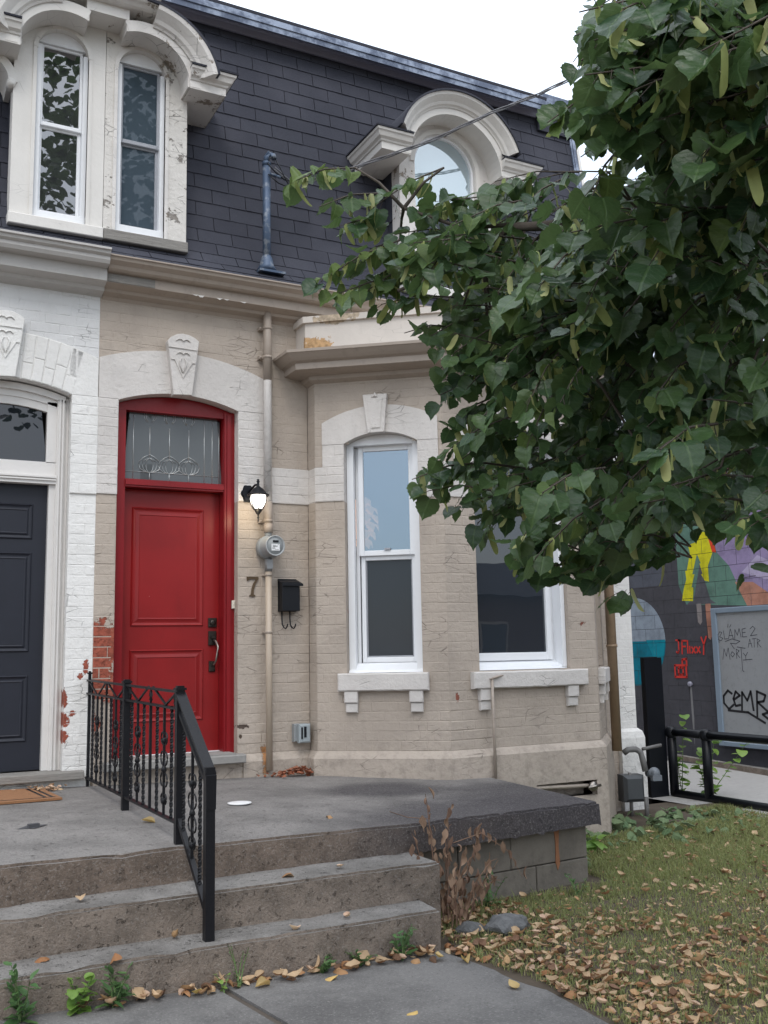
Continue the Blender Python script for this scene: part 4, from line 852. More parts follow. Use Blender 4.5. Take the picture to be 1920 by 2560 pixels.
s = MB(); s.lathe((2.903, -.0, 2.325), (.02, -1, 0), [(0, .075), (.02, .094), (.065, .097), (.085, .096), (.09, .088), (.10, .086), (.20, .080), (.205, .078)], 30); s.build('meter_body', m_grey, em)
s = MB(); s.lathe((2.903, -.0, 2.325), (.02, -1, 0), [(.195, .083), (.212, .083), (.214, .078), (.205, .072), (.204, .001)], 30); s.build('meter_ring', plain('pale_grey_ring', (.36, .375, .38), .35, .03), em)
s = MB(); s.tube([(2.904, -.062, 2.245), (2.904, -.062, 2.13)], .031, 14); s.box(FM, 2.88, 2.93, .085, .094, 2.15, 2.225); s.build('conduit_coupling', plain('galvanised', (.33, .33, .33), .4, .3, 30, .3, .6), em)
s = MB(); s.tube([(2.903, -.062, 2.46), (2.903, -.062, 2.40)], .029, 12); s.build('meter_neck', m_grey, em)
s = MB(); s.box(FM, 2.887, 2.935, .206, .209, 2.352, 2.368); s.build('meter_display', m_blackpaint, em)
s = MB(); s.box(FM, 2.875, 2.945, .206, .2095, 2.285, 2.338); lab = s.build('meter_label', m_wh, em)
s = MB()
for z, a, b in ((2.329, .006, .035), (2.322, .012, .055), (2.313, .005, .03), (2.306, .005, .028), (2.299, .005, .034), (2.292, .030, .062), (2.319, .012, .050), (2.332, .05, .064)): s.box(FM, 2.875+a, 2.875+b, .2093, .2100, z-.0012, z+.0012)
s.build('printed_lines', m_blackpaint, lab)
# service cable
s = MB(); base = [(2.96, -.085, 5.60), (3.10, -.06, 5.53), (3.24, -.05, 5.545), (3.62, -.22, 5.68), (4.33, -.42, 6.01), (4.86, -.62, 6.31), (5.28, -.80, 6.51), (5.77, -1.0, 6.79), (6.6, -1.35, 7.24), (7.6, -1.8, 7.78), (10.5, -3.1, 9.5), (15, -5, 12)]
fine = []
for i in range(len(base)-1):
    a, b = Vector(base[i]), Vector(base[i+1]); k = max(2, int((b-a).length/.06)); fine += [a+(b-a)*j/k for j in range(k)]
for ph in (0, 2.1, 4.2):
    s.tube([p+Vector((0, math.cos(i*.42+ph), math.sin(i*.42+ph)))*.013 for i, p in enumerate(fine)], .0065, 5)
wr_ = s.build('service_cable', plain('grey_cable', (.10, .10, .11), .5, .2)); tag(wr_, 'twisted overhead power cable running from the blue roof mast into the tree', 'cable')
s = MB()
s.tube([(2.95, -.085, 5.71), (2.90, -.13, 5.66), (2.88, -.14, 5.60), (2.95, -.14, 5.54), (3.05, -.1, 5.51), (3.2, -.06, 5.54)], .006, 6); s.tube([(2.96, -.09, 5.70), (3.0, -.12, 5.60), (3.08, -.1, 5.48), (3.14, -.08, 5.36), (3.17, -.07, 5.46), (3.18, -.06, 5.53)], .005, 6)
s.tube([(2.90, -.1, 5.53), (2.98, -.12, 5.46), (3.08, -.12, 5.44), (3.2, -.07, 5.54)], .006, 6)
tag(s.build('cable_loops', m_blackpaint), 'loose black wire loops hanging at the top of the blue roof mast', 'wire')
# wall lamp
lp = thing('wall_lamp', 'black lantern wall lamp, lit, mounted beside the red door', 'lamp', (2.76, 0, 2.70))
s = MB(); pl = [(2.745+.055*math.cos(t)*(1+.10*math.cos(6*t)), 2.765+.072*math.sin(t)*(1+.06*math.cos(6*t))) for t in [2*PI*i/36 for i in range(36)]]; s.prism(FM, pl, 0, .014); s.prism(FM, [(2.745+(x-2.745)*.8, 2.765+(z-2.765)*.8) for x, z in pl], .013, .026); s.build('back_plate', m_blackpaint, lp)
LX, LY = 2.782, -.155
s = MB(); s.tube([(2.75, -.02, 2.77), (2.762, -.06, 2.80), (2.776, -.10, 2.825), (LX, LY, 2.82), (LX, LY, 2.79)], [.012, .010, .009, .010, .010], 10); s.build('arm', m_blackpaint, lp)
s = MB(); s.lathe((LX, LY, 0), (0, 0, 1), [(2.735, .085), (2.728, .088), (2.735, .090), (2.742, .086), (2.748, .070), (2.765, .058), (2.785, .042), (2.80, .020), (2.81, .012), (2.835, .009), (2.845, .014), (2.855, .008), (2.862, .012), (2.866, .004)], 24); s.build('lamp_cap', m_blackpaint, lp)
s = MB(); s.lathe((LX, LY, 0), (0, 0, 1), [(2.622, .032), (2.615, .034), (2.60, .026), (2.585, .016), (2.575, .008), (2.56, .006), (2.552, .010), (2.545, .006), (2.53, .004), (2.522, .006), (2.517, .001)], 16)
for k in range(6):
    a = k*PI/3+.3; R_ = [(2.735, .066), (2.70, .068), (2.67, .062), (2.645, .050), (2.62, .034)]
    s.tube([(LX+(r+.003)*math.cos(a), LY+(r+.003)*math.sin(a), z) for z, r in R_], [.0035, .004, .004, .004, .006], 6)
s.build('lamp_cage', m_blackpaint, lp)
em_ = NT('lit_lamp_glass'); e = em_.n('Emission'); e.inputs[0].default_value = (1, .93, .82, 1); e.inputs[1].default_value = 4.0; em_.t.links.new(e.outputs[0], em_.out.inputs[0])
s = MB(); s.lathe((LX, LY, 0), (0, 0, 1), [(2.733, .060), (2.70, .0635), (2.67, .057), (2.645, .045), (2.622, .030)], 20); s.build('lamp_glass', em_.m, lp)
ld = bpy.data.lights.new('lamp_light', 'POINT'); ld.energy = 1.6; ld.color = (1, .80, .50); ld.shadow_soft_size = .05; lo = bpy.data.objects.new('lamp_light', ld); C.objects.link(lo); adopt(lo, lp); lo.location = (LX-.06, LY-.07, 2.58)
# house number
s = MB()
A7 = [(2.742, 2.052), (2.740, 2.086), (2.748, 2.090), (2.836, 2.084), (2.838, 2.072), (2.820, 2.045), (2.803, 2.005), (2.797, 1.965), (2.80, 1.945), (2.812, 1.938), (2.812, 1.930), (2.762, 1.930), (2.762, 1.938), (2.775, 1.944), (2.780, 1.965), (2.787, 2.01), (2.803, 2.048), (2.815, 2.066), (2.76, 2.070), (2.750, 2.052)]
A7 = [(2.742, 2.055), (2.738, 2.088), (2.838, 2.088), (2.838, 2.074), (2.812, 2.03), (2.799, 1.985), (2.797, 1.946), (2.811, 1.938), (2.811, 1.930), (2.761, 1.930), (2.761, 1.938), (2.775, 1.946), (2.779, 1.985), (2.793, 2.03), (2.818, 2.069), (2.756, 2.069), (2.750, 2.055)]
s.prism(FM, A7, .002, .012); tag(s.build('house_number', m_brass), 'tarnished metal numeral 7 fixed to the beige brick wall', 'house number')
# mailbox
mbx = thing('mailbox', 'black metal mailbox with two hooks, on the wall between conduit and bay', 'mailbox', (3.10, 0, 1.80))
s = MB(); s.bev(FM, 3.012, 3.165, 0.001, .095, 1.81, 2.045, .003); s.box(FM, 3.008, 3.169, .001, .012, 1.808, 2.075); s.build('box', m_blackpaint, mbx)
s = MB(); s.hexa([FM(3.005, .11, 2.022), FM(3.185, .11, 2.022), FM(3.172, .005, 2.06), FM(3.005, .005, 2.06), FM(3.005, .112, 2.030), FM(3.185, .112, 2.030), FM(3.172, .005, 2.072), FM(3.005, .005, 2.072)]); s.box(FM, 3.003, 3.187, .108, .114, 2.012, 2.031); s.build('lid', m_blackpaint, mbx)
for x in (3.035, 3.105):
    s = MB(); P = [(x, .02, 1.81), (x, .022, 1.75), (x+.003, .025, 1.70), (x+.010, .045, 1.675), (x+.014, .07, 1.668), (x+.016, .092, 1.682), (x+.017, .104, 1.705)]
    V = []
    for a, o, z in P: V += [FM(a-.006, o, z), FM(a+.006, o, z)]
    n = len(P); V2 = [FM(a-.006, o+.004, z+.003) for a, o, z in P for _ in (0,)]
    s.tube([FM(a, o, z) for a, o, z in P], .0055, 6); s.build('newspaper_hook', m_blackpaint, mbx)
# outlet box
ob = thing('outlet_box', 'grey weatherproof outlet box low on the wall in the corner by the bay', 'outlet', (3.18, 0, .75))
s = MB(); s.bev(FM, 3.125, 3.245, .001, .05, .765, .905, .006); s.build('back_box', m_grey, ob)
s = MB(); s.bev(FM, 3.15, 3.25, .052, .10, .755, .905, .012); s.build('cover', plain('pale_blue_grey_cover', (.30, .335, .35), .4, .05), ob)
s = MB(); s.bev(FM, 3.165, 3.178, .10, .108, .79, .88, .003); s.box(FM, 3.190, 3.21, .10, .104, .80, .885); s.build('cover_latch', m_blackpaint, ob)
# pendant lamp inside the bay room
pn = thing('pendant_lamp', 'lit shell-petal pendant lamp glowing behind the left bay window', 'lamp', (3.86, .55, 2.15))
pe = NT('warm_shade'); e = pe.n('Emission'); e.inputs[0].default_value = (1, .55, .32, 1); e.inputs[1].default_value = .75; pe.t.links.new(pe.n('AddShader').outputs[0], pe.out.inputs[0]); a_ = pe.t.nodes['Add Shader']; pe.t.links.new(e.outputs[0], a_.inputs[0]); pe.t.links.new(pe.b.outputs[0], a_.inputs[1]); pe.fin((.7, .5, .4), .6)
s = MB(); PX, PY, PZ = 4.02, .45, 2.83
for k in range(6):
    z = PZ-.075*k; R_ = (.06, .11, .13, .12, .10, .06)[k]
    for j in range(7):
        a = 2*PI*j/7+k*.45; c_, s_ = math.cos(a), math.sin(a); t_ = Vector((-s_, c_, 0)); o_ = Vector((PX, PY, z)); d_ = Vector((c_, s_, 0))
        s.add([o_+d_*R_*.5+Vector((0, 0, .05)), o_+d_*R_-t_*.055+Vector((0, 0, .012)), o_+d_*(R_+.03)+Vector((0, 0, -.05)), o_+d_*R_+t_*.055+Vector((0, 0, .012)), o_+d_*(R_+.025)+Vector((0, 0, .01))], [(0, 1, 4), (1, 2, 4), (2, 3, 4), (3, 0, 4)], 0, True)
s.build('lamp_shade', pe.m, pn, fix=False)
s = MB(); s.tube([(PX, PY, PZ+.05), (PX, PY, 3.7)], .006, 6); s.build('cord', m_blackpaint, pn)
# ------------------------------------------------------------------ railing
RX = 1.51
rl = thing('railing', 'black wrought iron railing dividing the porch and running down the steps', 'railing', (RX, -1.2, .52))
def sqbar(mb, p0, p1, w_, tw=0, n=1):
    p0, p1 = Vector(p0), Vector(p1); d = (p1-p0); x = Vector((1, 0, 0)); y = d.normalized().cross(x).normalized(); V = []
    for i in range(n+1):
        a = tw*i/n+PI/4; p = p0+d*i/n
        V += [p+(x*math.cos(a+k*PI/2)+y*math.sin(a+k*PI/2))*w_*.7071 for k in range(4)]
    mb.add(V, [(4*i+k, 4*i+(k+1) % 4, 4*i+4+(k+1) % 4, 4*i+4+k) for i in range(n) for k in range(4)]+[(0, 1, 2, 3), (4*n, 4*n+3, 4*n+2, 4*n+1)])
def post(y, zt, zb, w_=.042, cap=True):
    s = MB(); sqbar(s, (RX, y, zb), (RX, y, zt), w_)
    if cap: sqbar(s, (RX, y, zt), (RX, y, zt+.012), w_+.014); sqbar(s, (RX, y, zt+.012), (RX, y, zt+.022), w_-.004)
    return s.build('post', m_black, rl)
post(-.045, 1.345, .50, .020); post(-1.20, 1.30, .50); post(-2.385, 1.282, .50); post(-2.893, .93, .135, .045, False)
tz = lambda y: 1.300+.012*y; mz = lambda y: 1.205+.009*y; bz = lambda y: .60-.002*y*0
for nm, f in (('top_rail', tz), ('middle_rail', mz), ('bottom_rail', bz)):
    s = MB(); s.hexa([(RX-.014, -2.37, f(-2.37)-.006), (RX+.014, -2.37, f(-2.37)-.006), (RX+.014, .0, f(0)-.006), (RX-.014, .0, f(0)-.006), (RX-.014, -2.37, f(-2.37)+.006), (RX+.014, -2.37, f(-2.37)+.006), (RX+.014, .0, f(0)+.006), (RX-.014, .0, f(0)+.006)]); s.build(nm, m_black, rl)
def baluster(y, z0, z1, kind):
    s = MB()
    if kind == 'T': sqbar(s, (RX, y, z0), (RX, y, z1), .0145, 2*PI*(z1-z0)*7.5, int((z1-z0)*70))
    else: sqbar(s, (RX, y, z0), (RX, y, z1), .015 if kind == 'P' else .013)
    bo_ = s.build('baluster', m_black, rl)
    if kind == 'S':
        for zc, r, pair in ((z0+(z1-z0)*.68, .038, 1), (z0+(z1-z0)*.42, .042, 2), (z0+(z1-z0)*.07+.04, .032, 1)):
            q = MB()
            for sg in (-1, 1):
                for ud in ((1,) if pair == 1 else (1, -1)):
                    P = []
                    for i in range(15):
                        t = i/14; a = -PI*.5+t*PI*1.75; rr_ = r*(1-.55*t)
                        P.append(Vector((RX, y+sg*(.010+r*.75+rr_*math.cos(a)*(1)-.3*r), zc+ud*(rr_*math.sin(a)+(r*1.5 if pair == 2 else .4*r)))))
                    q.tube(P, .0048, 6)
                if pair == 2: q.tube([(RX, y+sg*.012, zc-.055), (RX, y+sg*.026, zc), (RX, y+sg*.012, zc+.055)], .0045, 6)
            q.lathe((RX, y, zc-.02), (0, 0, 1), [(0, .006), (.01, .016), (.025, .014), (.04, .006)], 8)
            q.build('scroll', m_black, bo_)
for ya, yb in ((-.045, -1.20), (-1.20, -2.385)):
    for i, kd in enumerate('TSTPTST'): baluster(ya+(yb-ya)*(i+1)/8, .60, mz(ya), kd)
    s = MB(); k = yb-ya
    for a, b in ((0, .25), (.25, .46), (.54, .77), (.77, 1.0)):
        up0, up1 = (a in (0, .54)), (b in (.46, 1.0))
        sqbar(s, (RX, ya+k*a, (tz(-1) if up0 else mz(-1))), (RX, ya+k*b, (tz(-1) if up1 else mz(-1))), .010)
    s.build('diagonal_brace', m_black, rl)
    for f in (.08, .5, .93):
        y = ya+k*f; q = MB()
        for sg in (-1, 1): q.tube([(RX, y, mz(y)+.005), (RX, y+sg*.018, mz(y)+.025), (RX, y+sg*.020, mz(y)+.05), (RX, y+sg*.008, mz(y)+.075), (RX, y, tz(y)-.01)], [.004, .006, .006, .006, .004], 6)
        q.tube([(RX, y, mz(y)), (RX, y, tz(y))], .005, 6); q.build('leaf_ornament', m_black, rl)
# stair flight
s = MB()
def flat(mb, p0, p1, w_, h): 
    p0, p1 = Vector(p0), Vector(p1); mb.hexa([p0+Vector((-w_, 0, -h)), p0+Vector((w_, 0, -h)), p1+Vector((w_, 0, -h)), p1+Vector((-w_, 0, -h)), p0+Vector((-w_, 0, h)), p0+Vector((w_, 0, h)), p1+Vector((w_, 0, h)), p1+Vector((-w_, 0, h))])
flat(s, (RX, -2.395, 1.265), (RX, -2.915, .90), .027, .008); flat(s, (RX, -2.92, .895), (RX, -2.915, .735), .024, .0); 
s.hexa([(RX-.024, -2.912, .735), (RX+.024, -2.912, .735), (RX+.024, -2.922, .735), (RX-.024, -2.922, .735), (RX-.026, -2.910, .90), (RX+.026, -2.910, .90), (RX+.026, -2.925, .893), (RX-.026, -2.925, .893)]); s.build('handrail', m_black, rl)
s = MB(); flat(s, (RX, -2.40, 1.165), (RX, -2.88, .845), .013, .011); s.build('stair_rail', m_black, rl)
s = MB(); flat(s, (RX, -2.39, .625), (RX, -2.88, .255), .013, .016); s.build('stair_bottom_rail', m_black, rl)
for y, kd in ((-2.47, 'T'), (-2.62, 'S'), (-2.75, 'T')): f = (-2.39-y)/.49; baluster(y, .625-.37*f, 1.16-.325*f, kd)
# ------------------------------------------------------------------ mural building across the lane
MX = 10.2; FW = Face(MX, 8, -PI/2)   # u = 8 - Y, outward = -X
mural = thing('mural_building', 'painted block wall with a colourful mural across the lane', 'building', (MX, 2, -.06))
def yu(y): return 8-y
wb = MB(); wb.box(FW, 0, 14, -4, -.006, -.2, 4.9); mw = wb.build('wall', m_muralw, mural)
cells = []
for r in range(24):
    z0 = -.07+.2*r; x = yu(3.197)+(.2 if r % 2 else 0)
    while x > yu(4.6): x -= .4
    while x < yu(.6): cells.append((x, x+.4, z0, z0+.2)); x += .4
def clip(poly, x0, x1, z0, z1):
    def cut(P, ins, inter):
        o = []
        for i in range(len(P)):
            a, b = P[i-1], P[i]
            if ins(b):
                if not ins(a): o.append(inter(a, b))
                o.append(b)
            elif ins(a): o.append(inter(a, b))
        return o
    for ax, v, sg in ((0, x0, 1), (0, x1, -1), (1, z0, 1), (1, z1, -1)):
        if not poly: return []
        poly = cut(poly, lambda p: sg*(p[ax]-v) >= 0, lambda a, b: tuple(a[i]+(b[i]-a[i])*((v-a[ax])/(b[ax]-a[ax])) for i in (0, 1)))
    return poly
for i, (a, b, z0, z1) in enumerate(cells[:300]):
    if not (2.0 < z0+4 < 9): continue
    q = MB(); q.bev(FW, a+.0012, b-.0012, -.005, .0, z0+.0015, z1-.0015, .0025); q.build('block', m_muralw, mw, fix=False)
PC = {}
def pm(name, c):
    t = NT(name); k = t.mix(t.ramp(t.noise(3.5, 5, .7), .40, .72), c, scl(c, .62)); k = t.mix(t.ramp(t.noise(22, 6, .75), .55, .75, 0, .5), k, (.07, .07, .085)); k = t.mix(t.ramp(t.noise(8, 5, .7, stretch=(1, 1, .15)), .6, .78, 0, .35), k, (.35, .35, .36))
    PC[name] = t.fin(k, .75, t.bump(t.noise(70, 4), .3, .004), spec=.25); return PC[name]
layers = []
from mathutils.geometry import tessellate_polygon
def mural_shape(pts, mat, lvl, name='mural_paint'):
    """pts in (Y,z); triangulated and cut along the block joints"""
    P = [(yu(y), z) for y, z in pts]; tris = tessellate_polygon([[Vector((u, z, 0)) for u, z in P]])
    q = MB(); o = .0008+.0009*lvl; e = .0028
    for t in tris:
        T = [P[i] for i in t]
        if (T[1][0]-T[0][0])*(T[2][1]-T[0][1])-(T[1][1]-T[0][1])*(T[2][0]-T[0][0]) < 0: T = T[::-1]
        for a, b, z0, z1 in cells:
            if max(p[0] for p in T) < a or min(p[0] for p in T) > b or max(p[1] for p in T) < z0 or min(p[1] for p in T) > z1: continue
            c = clip(T, a+e, b-e, z0+e, z1-e)
            if len(c) > 2: q.add([FW(u, o, z) for u, z in c], [tuple(range(len(c)))])
    return q.build(name, mat, mural, fix=False)
cp = [(3.845+.645*math.cos(t), 1.56+.645*math.sin(t)) for t in [2*PI*i/48 for i in range(48)]]
mural_shape([(y, z) for y, z in cp if z >= 1.55], pm('pale_blue_grey_mural_paint', (.30, .36, .44)), 0)
mural_shape([(y, z) for y, z in cp if z <= 1.58], pm('teal_mural_paint', (.0, .19, .28)), 0)
mural_shape([(3.6, 1.575), (3.205, 1.575), (3.25, 1.36), (3.36, 1.15), (3.45, 1.3)], pm('bright_teal_mural_paint', (.0, .26, .36)), 1)
mural_shape([(3.19, 4.6), (4.6, 4.6), (4.6, 2.35), (3.19, 2.35)], pm('dark_blue_grey_mural_paint', (.10, .11, .14)), 0)
mural_shape([(2.88, 3.0), (2.62, 3.1), (2.30, 2.9), (2.20, 2.2), (2.25, 2.04), (1.67, 1.98), (1.93, 2.52), (2.0, 3.2), (2.3, 3.6), (2.88, 3.6), (2.9, 2.33)][:0] or [(2.88, 3.6), (2.875, 2.33), (2.75, 2.05), (1.67, 1.98), (1.93, 2.52), (2.1, 3.6)], pm('sea_green_mural_paint', (.13, .25, .20)), 0)
mural_shape([(2.66, 2.10), (2.61, 2.09), (2.45, 2.60), (2.30, 2.1), (2.2, 2.04), (2.75, 2.04)], pm('slate_mural_paint', (.12, .12, .14)), 1)
yel = pm('yellow_mural_paint', (.72, .68, .02))
mural_shape([(2.828, 2.108), (2.61, 2.09), (2.594, 2.273), (2.655, 2.268), (2.58, 2.44), (2.62, 2.44), (2.491, 2.735), (2.425, 2.55), (2.40, 2.53), (2.44, 2.37), (2.39, 2.40), (2.301, 2.336), (2.303, 2.50), (2.34, 2.50), (2.205, 2.726), (2.22, 2.80), (2.306, 3.0), (2.427, 3.04), (2.60, 2.86), (2.66, 2.84), (2.63, 2.78), (2.545, 2.56), (2.70, 2.40), (2.66, 2.42), (2.70, 2.28), (2.77, 2.28)], yel, 2) if False else None
mural_shape([(2.828, 2.108), (2.62, 2.09), (2.594, 2.28), (2.63, 2.28), (2.56, 2.46), (2.60, 2.46), (2.49, 2.735), (2.43, 2.60), (2.455, 2.60), (2.41, 2.45), (2.44, 2.45), (2.38, 2.36), (2.301, 2.336), (2.303, 2.55), (2.205, 2.726), (2.25, 2.90), (2.306, 3.02), (2.427, 3.04), (2.50, 2.90), (2.646, 2.875), (2.62, 2.76), (2.70, 2.52), (2.73, 2.52), (2.72, 2.40), (2.78, 2.27)], yel, 2)
mural_shape([(2.30, 3.05), (2.20, 3.05), (2.14, 2.72), (2.21, 2.73)], pm('red_orange_mural_paint', (.75, .07, .03)), 3)
mural_shape([(2.2, 3.05), (2.13, 2.72), (1.93, 2.52), (1.67, 1.98), (.62, 2.0), (.62, 3.6), (2.1, 3.6)], pm('lilac_mural_paint', (.32, .26, .44)), 1)
mural_shape([(1.67, 1.98), (1.85, 2.30), (1.55, 2.28), (1.30, 2.12), (.62, 2.15), (.62, 1.98)], pm('salmon_mural_paint', (.50, .24, .17)), 2)
mural_shape([(1.72, 2.42), (1.45, 2.62), (1.2, 2.5), (1.0, 2.3), (1.35, 2.3)], pm('pale_lilac_mural_paint', (.48, .42, .60)), 3)
mural_shape([(2.1, 3.6), (1.95, 3.9), (1.5, 4.2), (1.1, 3.9), (1.3, 3.6)], pm('pink_mural_paint', (.62, .22, .30)), 2)
mural_shape([(2.40, 2.04), (2.30, 2.04), (2.31, 1.60), (2.34, 1.55), (2.38, 1.58)], PC['salmon_mural_paint'], 2) ; mural_shape([(2.56, 2.05), (2.47, 2.05), (2.47, 1.80), (2.51, 1.76), (2.55, 1.80)], pm('drip_grey_mural_paint', (.30, .27, .27)), 2)
def stroke(pts, w_, mat, name, F, o, par):
    q = MB(); P = [Vector((u, z, 0)) for u, z in pts]
    for a, b in zip(P, P[1:]):
        d = (b-a); 
        if d.length < 1e-5: continue
        d.normalize(); n = Vector((-d.y, d.x, 0))*w_/2; a2, b2 = a-d*w_*.3, b+d*w_*.3
        q.add([F(p.x, o, p.y) for p in (a2-n, b2-n, b2+n, a2+n)], [(0, 1, 2, 3)])
    return q
def write(strokes, org, sx_, sz_, w_, mat, name, F, o, par):
    q = MB()
    for k, st in enumerate(strokes):
        s_ = stroke([(org[0]+x*sx_, org[1]+z*sz_) for x, z in st], w_, mat, name, F, o+.00012*k, par)
        q.add(s_.v, s_.f)
    return q.build(name, mat, par, fix=False)
m_rg = plain('red_spray_paint', (.62, .03, .02), .6, .1)
JF = [[(0, 1), (.16, 1), (.10, 1), (.10, .25), (.06, .12), (.0, .2)], [(.22, .05), (.24, .95), (.40, .95)], [(.24, .55), (.36, .55)], [(.45, .95), (.44, .1)], [(.52, .55), (.52, .1)], [(.60, .5), (.72, .1)], [(.72, .5), (.60, .1)], [(.78, .5), (.90, .12)], [(.90, .5), (.78, .12)], [(.97, 1.15), (1.05, .65)], [(1.16, 1.2), (1.05, .65), (1.02, 0)]]
write(JF, (yu(2.992), 1.36), .50, .20, .024, m_rg, 'graffiti_jflixxy', FW, .0055, mural)
write([[(0, 0), (0, .8), (.8, .8), (.8, 0), (0, 0)], [(.25, .2), (.25, .6), (.4, .68), (.58, .6), (.58, .2), (.4, .12), (.25, .2)], [(.55, .8), (.55, 1.2), (.85, 1.25), (.85, .8)]], (yu(3.04), 1.05), .27, .20, .030, m_rg, 'graffiti_camera_icon', FW, .0055, mural)
q = MB(); q.lathe(FW(yu(2.76), 0, .955), (-1, 0, 0), [(0, .035), (.03, .035), (.035, .02)], 10); q.build('wall_stud', m_greymetal, mural)
q = MB(); q.prism(FW, [(yu(2.775), .92), (yu(2.745), .92), (yu(2.735), .5), (yu(2.755), .1), (yu(2.775), .5)], .0005, .0012); q.build('white_drip', plain('chalky_drip', (.20, .20, .21), .9, .2), mural)
# metal utility door with graffiti
ud = MB(); ud.box(FW, yu(2.245), yu(1.17), 0, .05, .17, 1.965); md = ud.build('metal_door', plain('pale_grey_metal_door', (.285, .30, .315), .5, .1, 20, .15, dirt=.3), mural)
q = MB()
for a, b, z0, z1 in ((2.25, 2.16, .165, 1.97), (1.26, 1.165, .165, 1.97), (2.16, 1.26, 1.90, 1.97), (2.16, 1.26, .165, .225)): q.bev(FW, yu(a), yu(b), .04, .072, z0, z1, .006)
q.build('door_rim', plain('blue_grey_rim', (.20, .26, .33), .5, .08), md)
m_tag1 = plain('thin_grey_marker', (.06, .06, .08), .6, .1); m_tag2 = plain('black_spray_paint', (.008, .008, .012), .5, .1)
BL = [[(0, .55), (.06, .75), (.12, .7), (.05, .45), (.14, .35), (.08, .2), (.0, .3)], [(.0, .6), (.03, .1)], [(.17, .8), (.19, .3), (.28, .32)], [(.30, .3), (.37, .9), (.44, .3)], [(.33, .5), (.43, .5)], [(.48, .3), (.5, .85), (.56, .5), (.62, .9), (.66, .4)], [(.80, .9), (.70, .85), (.70, .4), (.82, .4)], [(.70, .64), (.79, .66)], [(.92, .85), (1., 1.0), (1.06, .85), (.92, .45), (1.1, .5)], [(.2, .15), (.4, .3), (.62, .15), (.5, .0), (.35, .05), (.45, -.3)], [(.3, 1.), (.32, 1.2)], [(.36, 1.0), (.40, 1.15)]]
write(BL, (yu(2.16), 1.49), .60, .22, .008, m_tag1, 'graffiti_blame_2', FW, .0515, md)
MO = [[(0, .1), (.06, .8), (.12, .3), (.2, .85), (.24, .1)], [(.32, .6), (.27, .4), (.33, .25), (.40, .45), (.32, .6)], [(.46, .15), (.46, .75), (.55, .65), (.47, .45), (.56, .2)], [(.5, .9), (.75, .8)], [(.62, .85), (.62, -.6), (.66, -.7)], [(.68, .5), (.75, .3), (.82, .55)], [(.75, .3), (.75, .05)], [(.66, .05), (.95, .1)]]
write(MO, (yu(2.10), 1.27), .52, .20, .008, m_tag1, 'graffiti_morty', FW, .0515, md)
write([[(0, 0), (.3, .9), (.55, 0)], [(.1, .4), (.5, .4)], [(.6, .9), (1.2, .95)], [(.9, .9), (.85, 0)], [(1.3, 0), (1.3, .9), (1.7, .7), (1.3, .5), (1.75, 0)]], (yu(1.66), 1.44), .12, .12, .007, m_tag1, 'graffiti_atr', FW, .0515, md)
CE = [[(.22, .82), (.12, .95), (.0, .7), (.0, .4), (.12, .15), (.25, .35)], [(.25, .55), (.42, .75), (.32, .92), (.25, .6), (.30, .3), (.42, .35)], [(.45, .1), (.48, .9), (.60, .55), (.70, .95), (.74, .15)], [(.82, -.1), (.85, .95), (1.05, .8), (1.0, .55), (.85, .5), (1.1, .1), (.95, .0), (1.1, -.2), (1.3, -.3)], [(1.2, .3), (1.25, .7), (1.3, .9)], [(.1, .1), (.6, .05), (1.0, -.35)]]
write(CE, (yu(2.13), .60), .66, .30, .030, m_tag2, 'graffiti_cemr', FW, .052, md)
# ------------------------------------------------------------------ post and pipe fence, gas meter
fe = thing('pipe_fence', 'black pipe railing with a tall flat steel end post beside the lane', 'fence', (7.5, 0, -.08))
s = MB(); s.box(FM, 7.28, 7.46, -.50, -.44, -.15, 1.36); s.hexa([(7.46, .44, -.15), (7.52, .44, -.15), (7.60, .60, -.15), (7.54, .60, -.15), (7.46, .44, 1.355), (7.52, .44, 1.355), (7.60, .60, 1.355), (7.54, .60, 1.355)]); fp = s.build('end_post', m_blackpaint, fe)
s = MB()
for z in (1.25, .95, .55): s.lathe((7.50, .46, z), (-.45, -.9, 0), [(0, .011), (.01, .009)], 8)
s.build('bolt', m_greymetal, fp)
s = MB(); s.tube([(7.56, .44, .585), (7.56, -.08, .582)], .042, 14); s.tube([(7.56, -.08, .582), (7.56, -3.2, .585)], .042, 14); s.build('top_rail', m_blackpaint, fe)
s = MB(); s.tube([(7.56, .42, -.035), (7.56, -3.2, -.045)], .040, 14); s.build('bottom_rail', m_blackpaint, fe)
for y in (.40, -.08, -1.4, -2.8):
    s = MB(); s.tube([(7.56, y, -.035), (7.56, y, .58)], .046, 14); s.build('upright', m_blackpaint, fe)
    s = MB(); s.lathe((7.56, y, .582), (0, 0, 1), [(-.055, .046), (-.03, .060), (.03, .060), (.05, .046), (.058, .02)], 14); s.build('fitting', m_blackpaint, fe)
gm = thing('gas_meter', 'small grey gas meter with bent pipes at the foot of the white pier', 'meter', (6.42, -.3, -.06))
s = MB(); s.bev(Face(6.28, -.28, -.3), 0, .20, -.10, .06, .06, .30, .03); s.build('meter_body', plain('gas_meter_grey', (.055, .06, .065), .5, .15, 40, .2), gm)
s = MB(); s.lathe((6.55, -.42, .31), (-.35, -.93, 0), [(-.04, .035), (-.015, .052), (-.012, .056), (.0, .056), (.003, .05), (.02, .036), (.05, .032), (.055, .02)], 16); s.box(Face(6.50, -.42, -.3), 0, .09, 0, .05, .25, .30); s.tube([(6.50, -.38, .31), (6.62, -.36, .31)], .03, 10); s.build('regulator', plain('regulator_grey', (.15, .165, .185), .45, .2, 40, .2), gm)
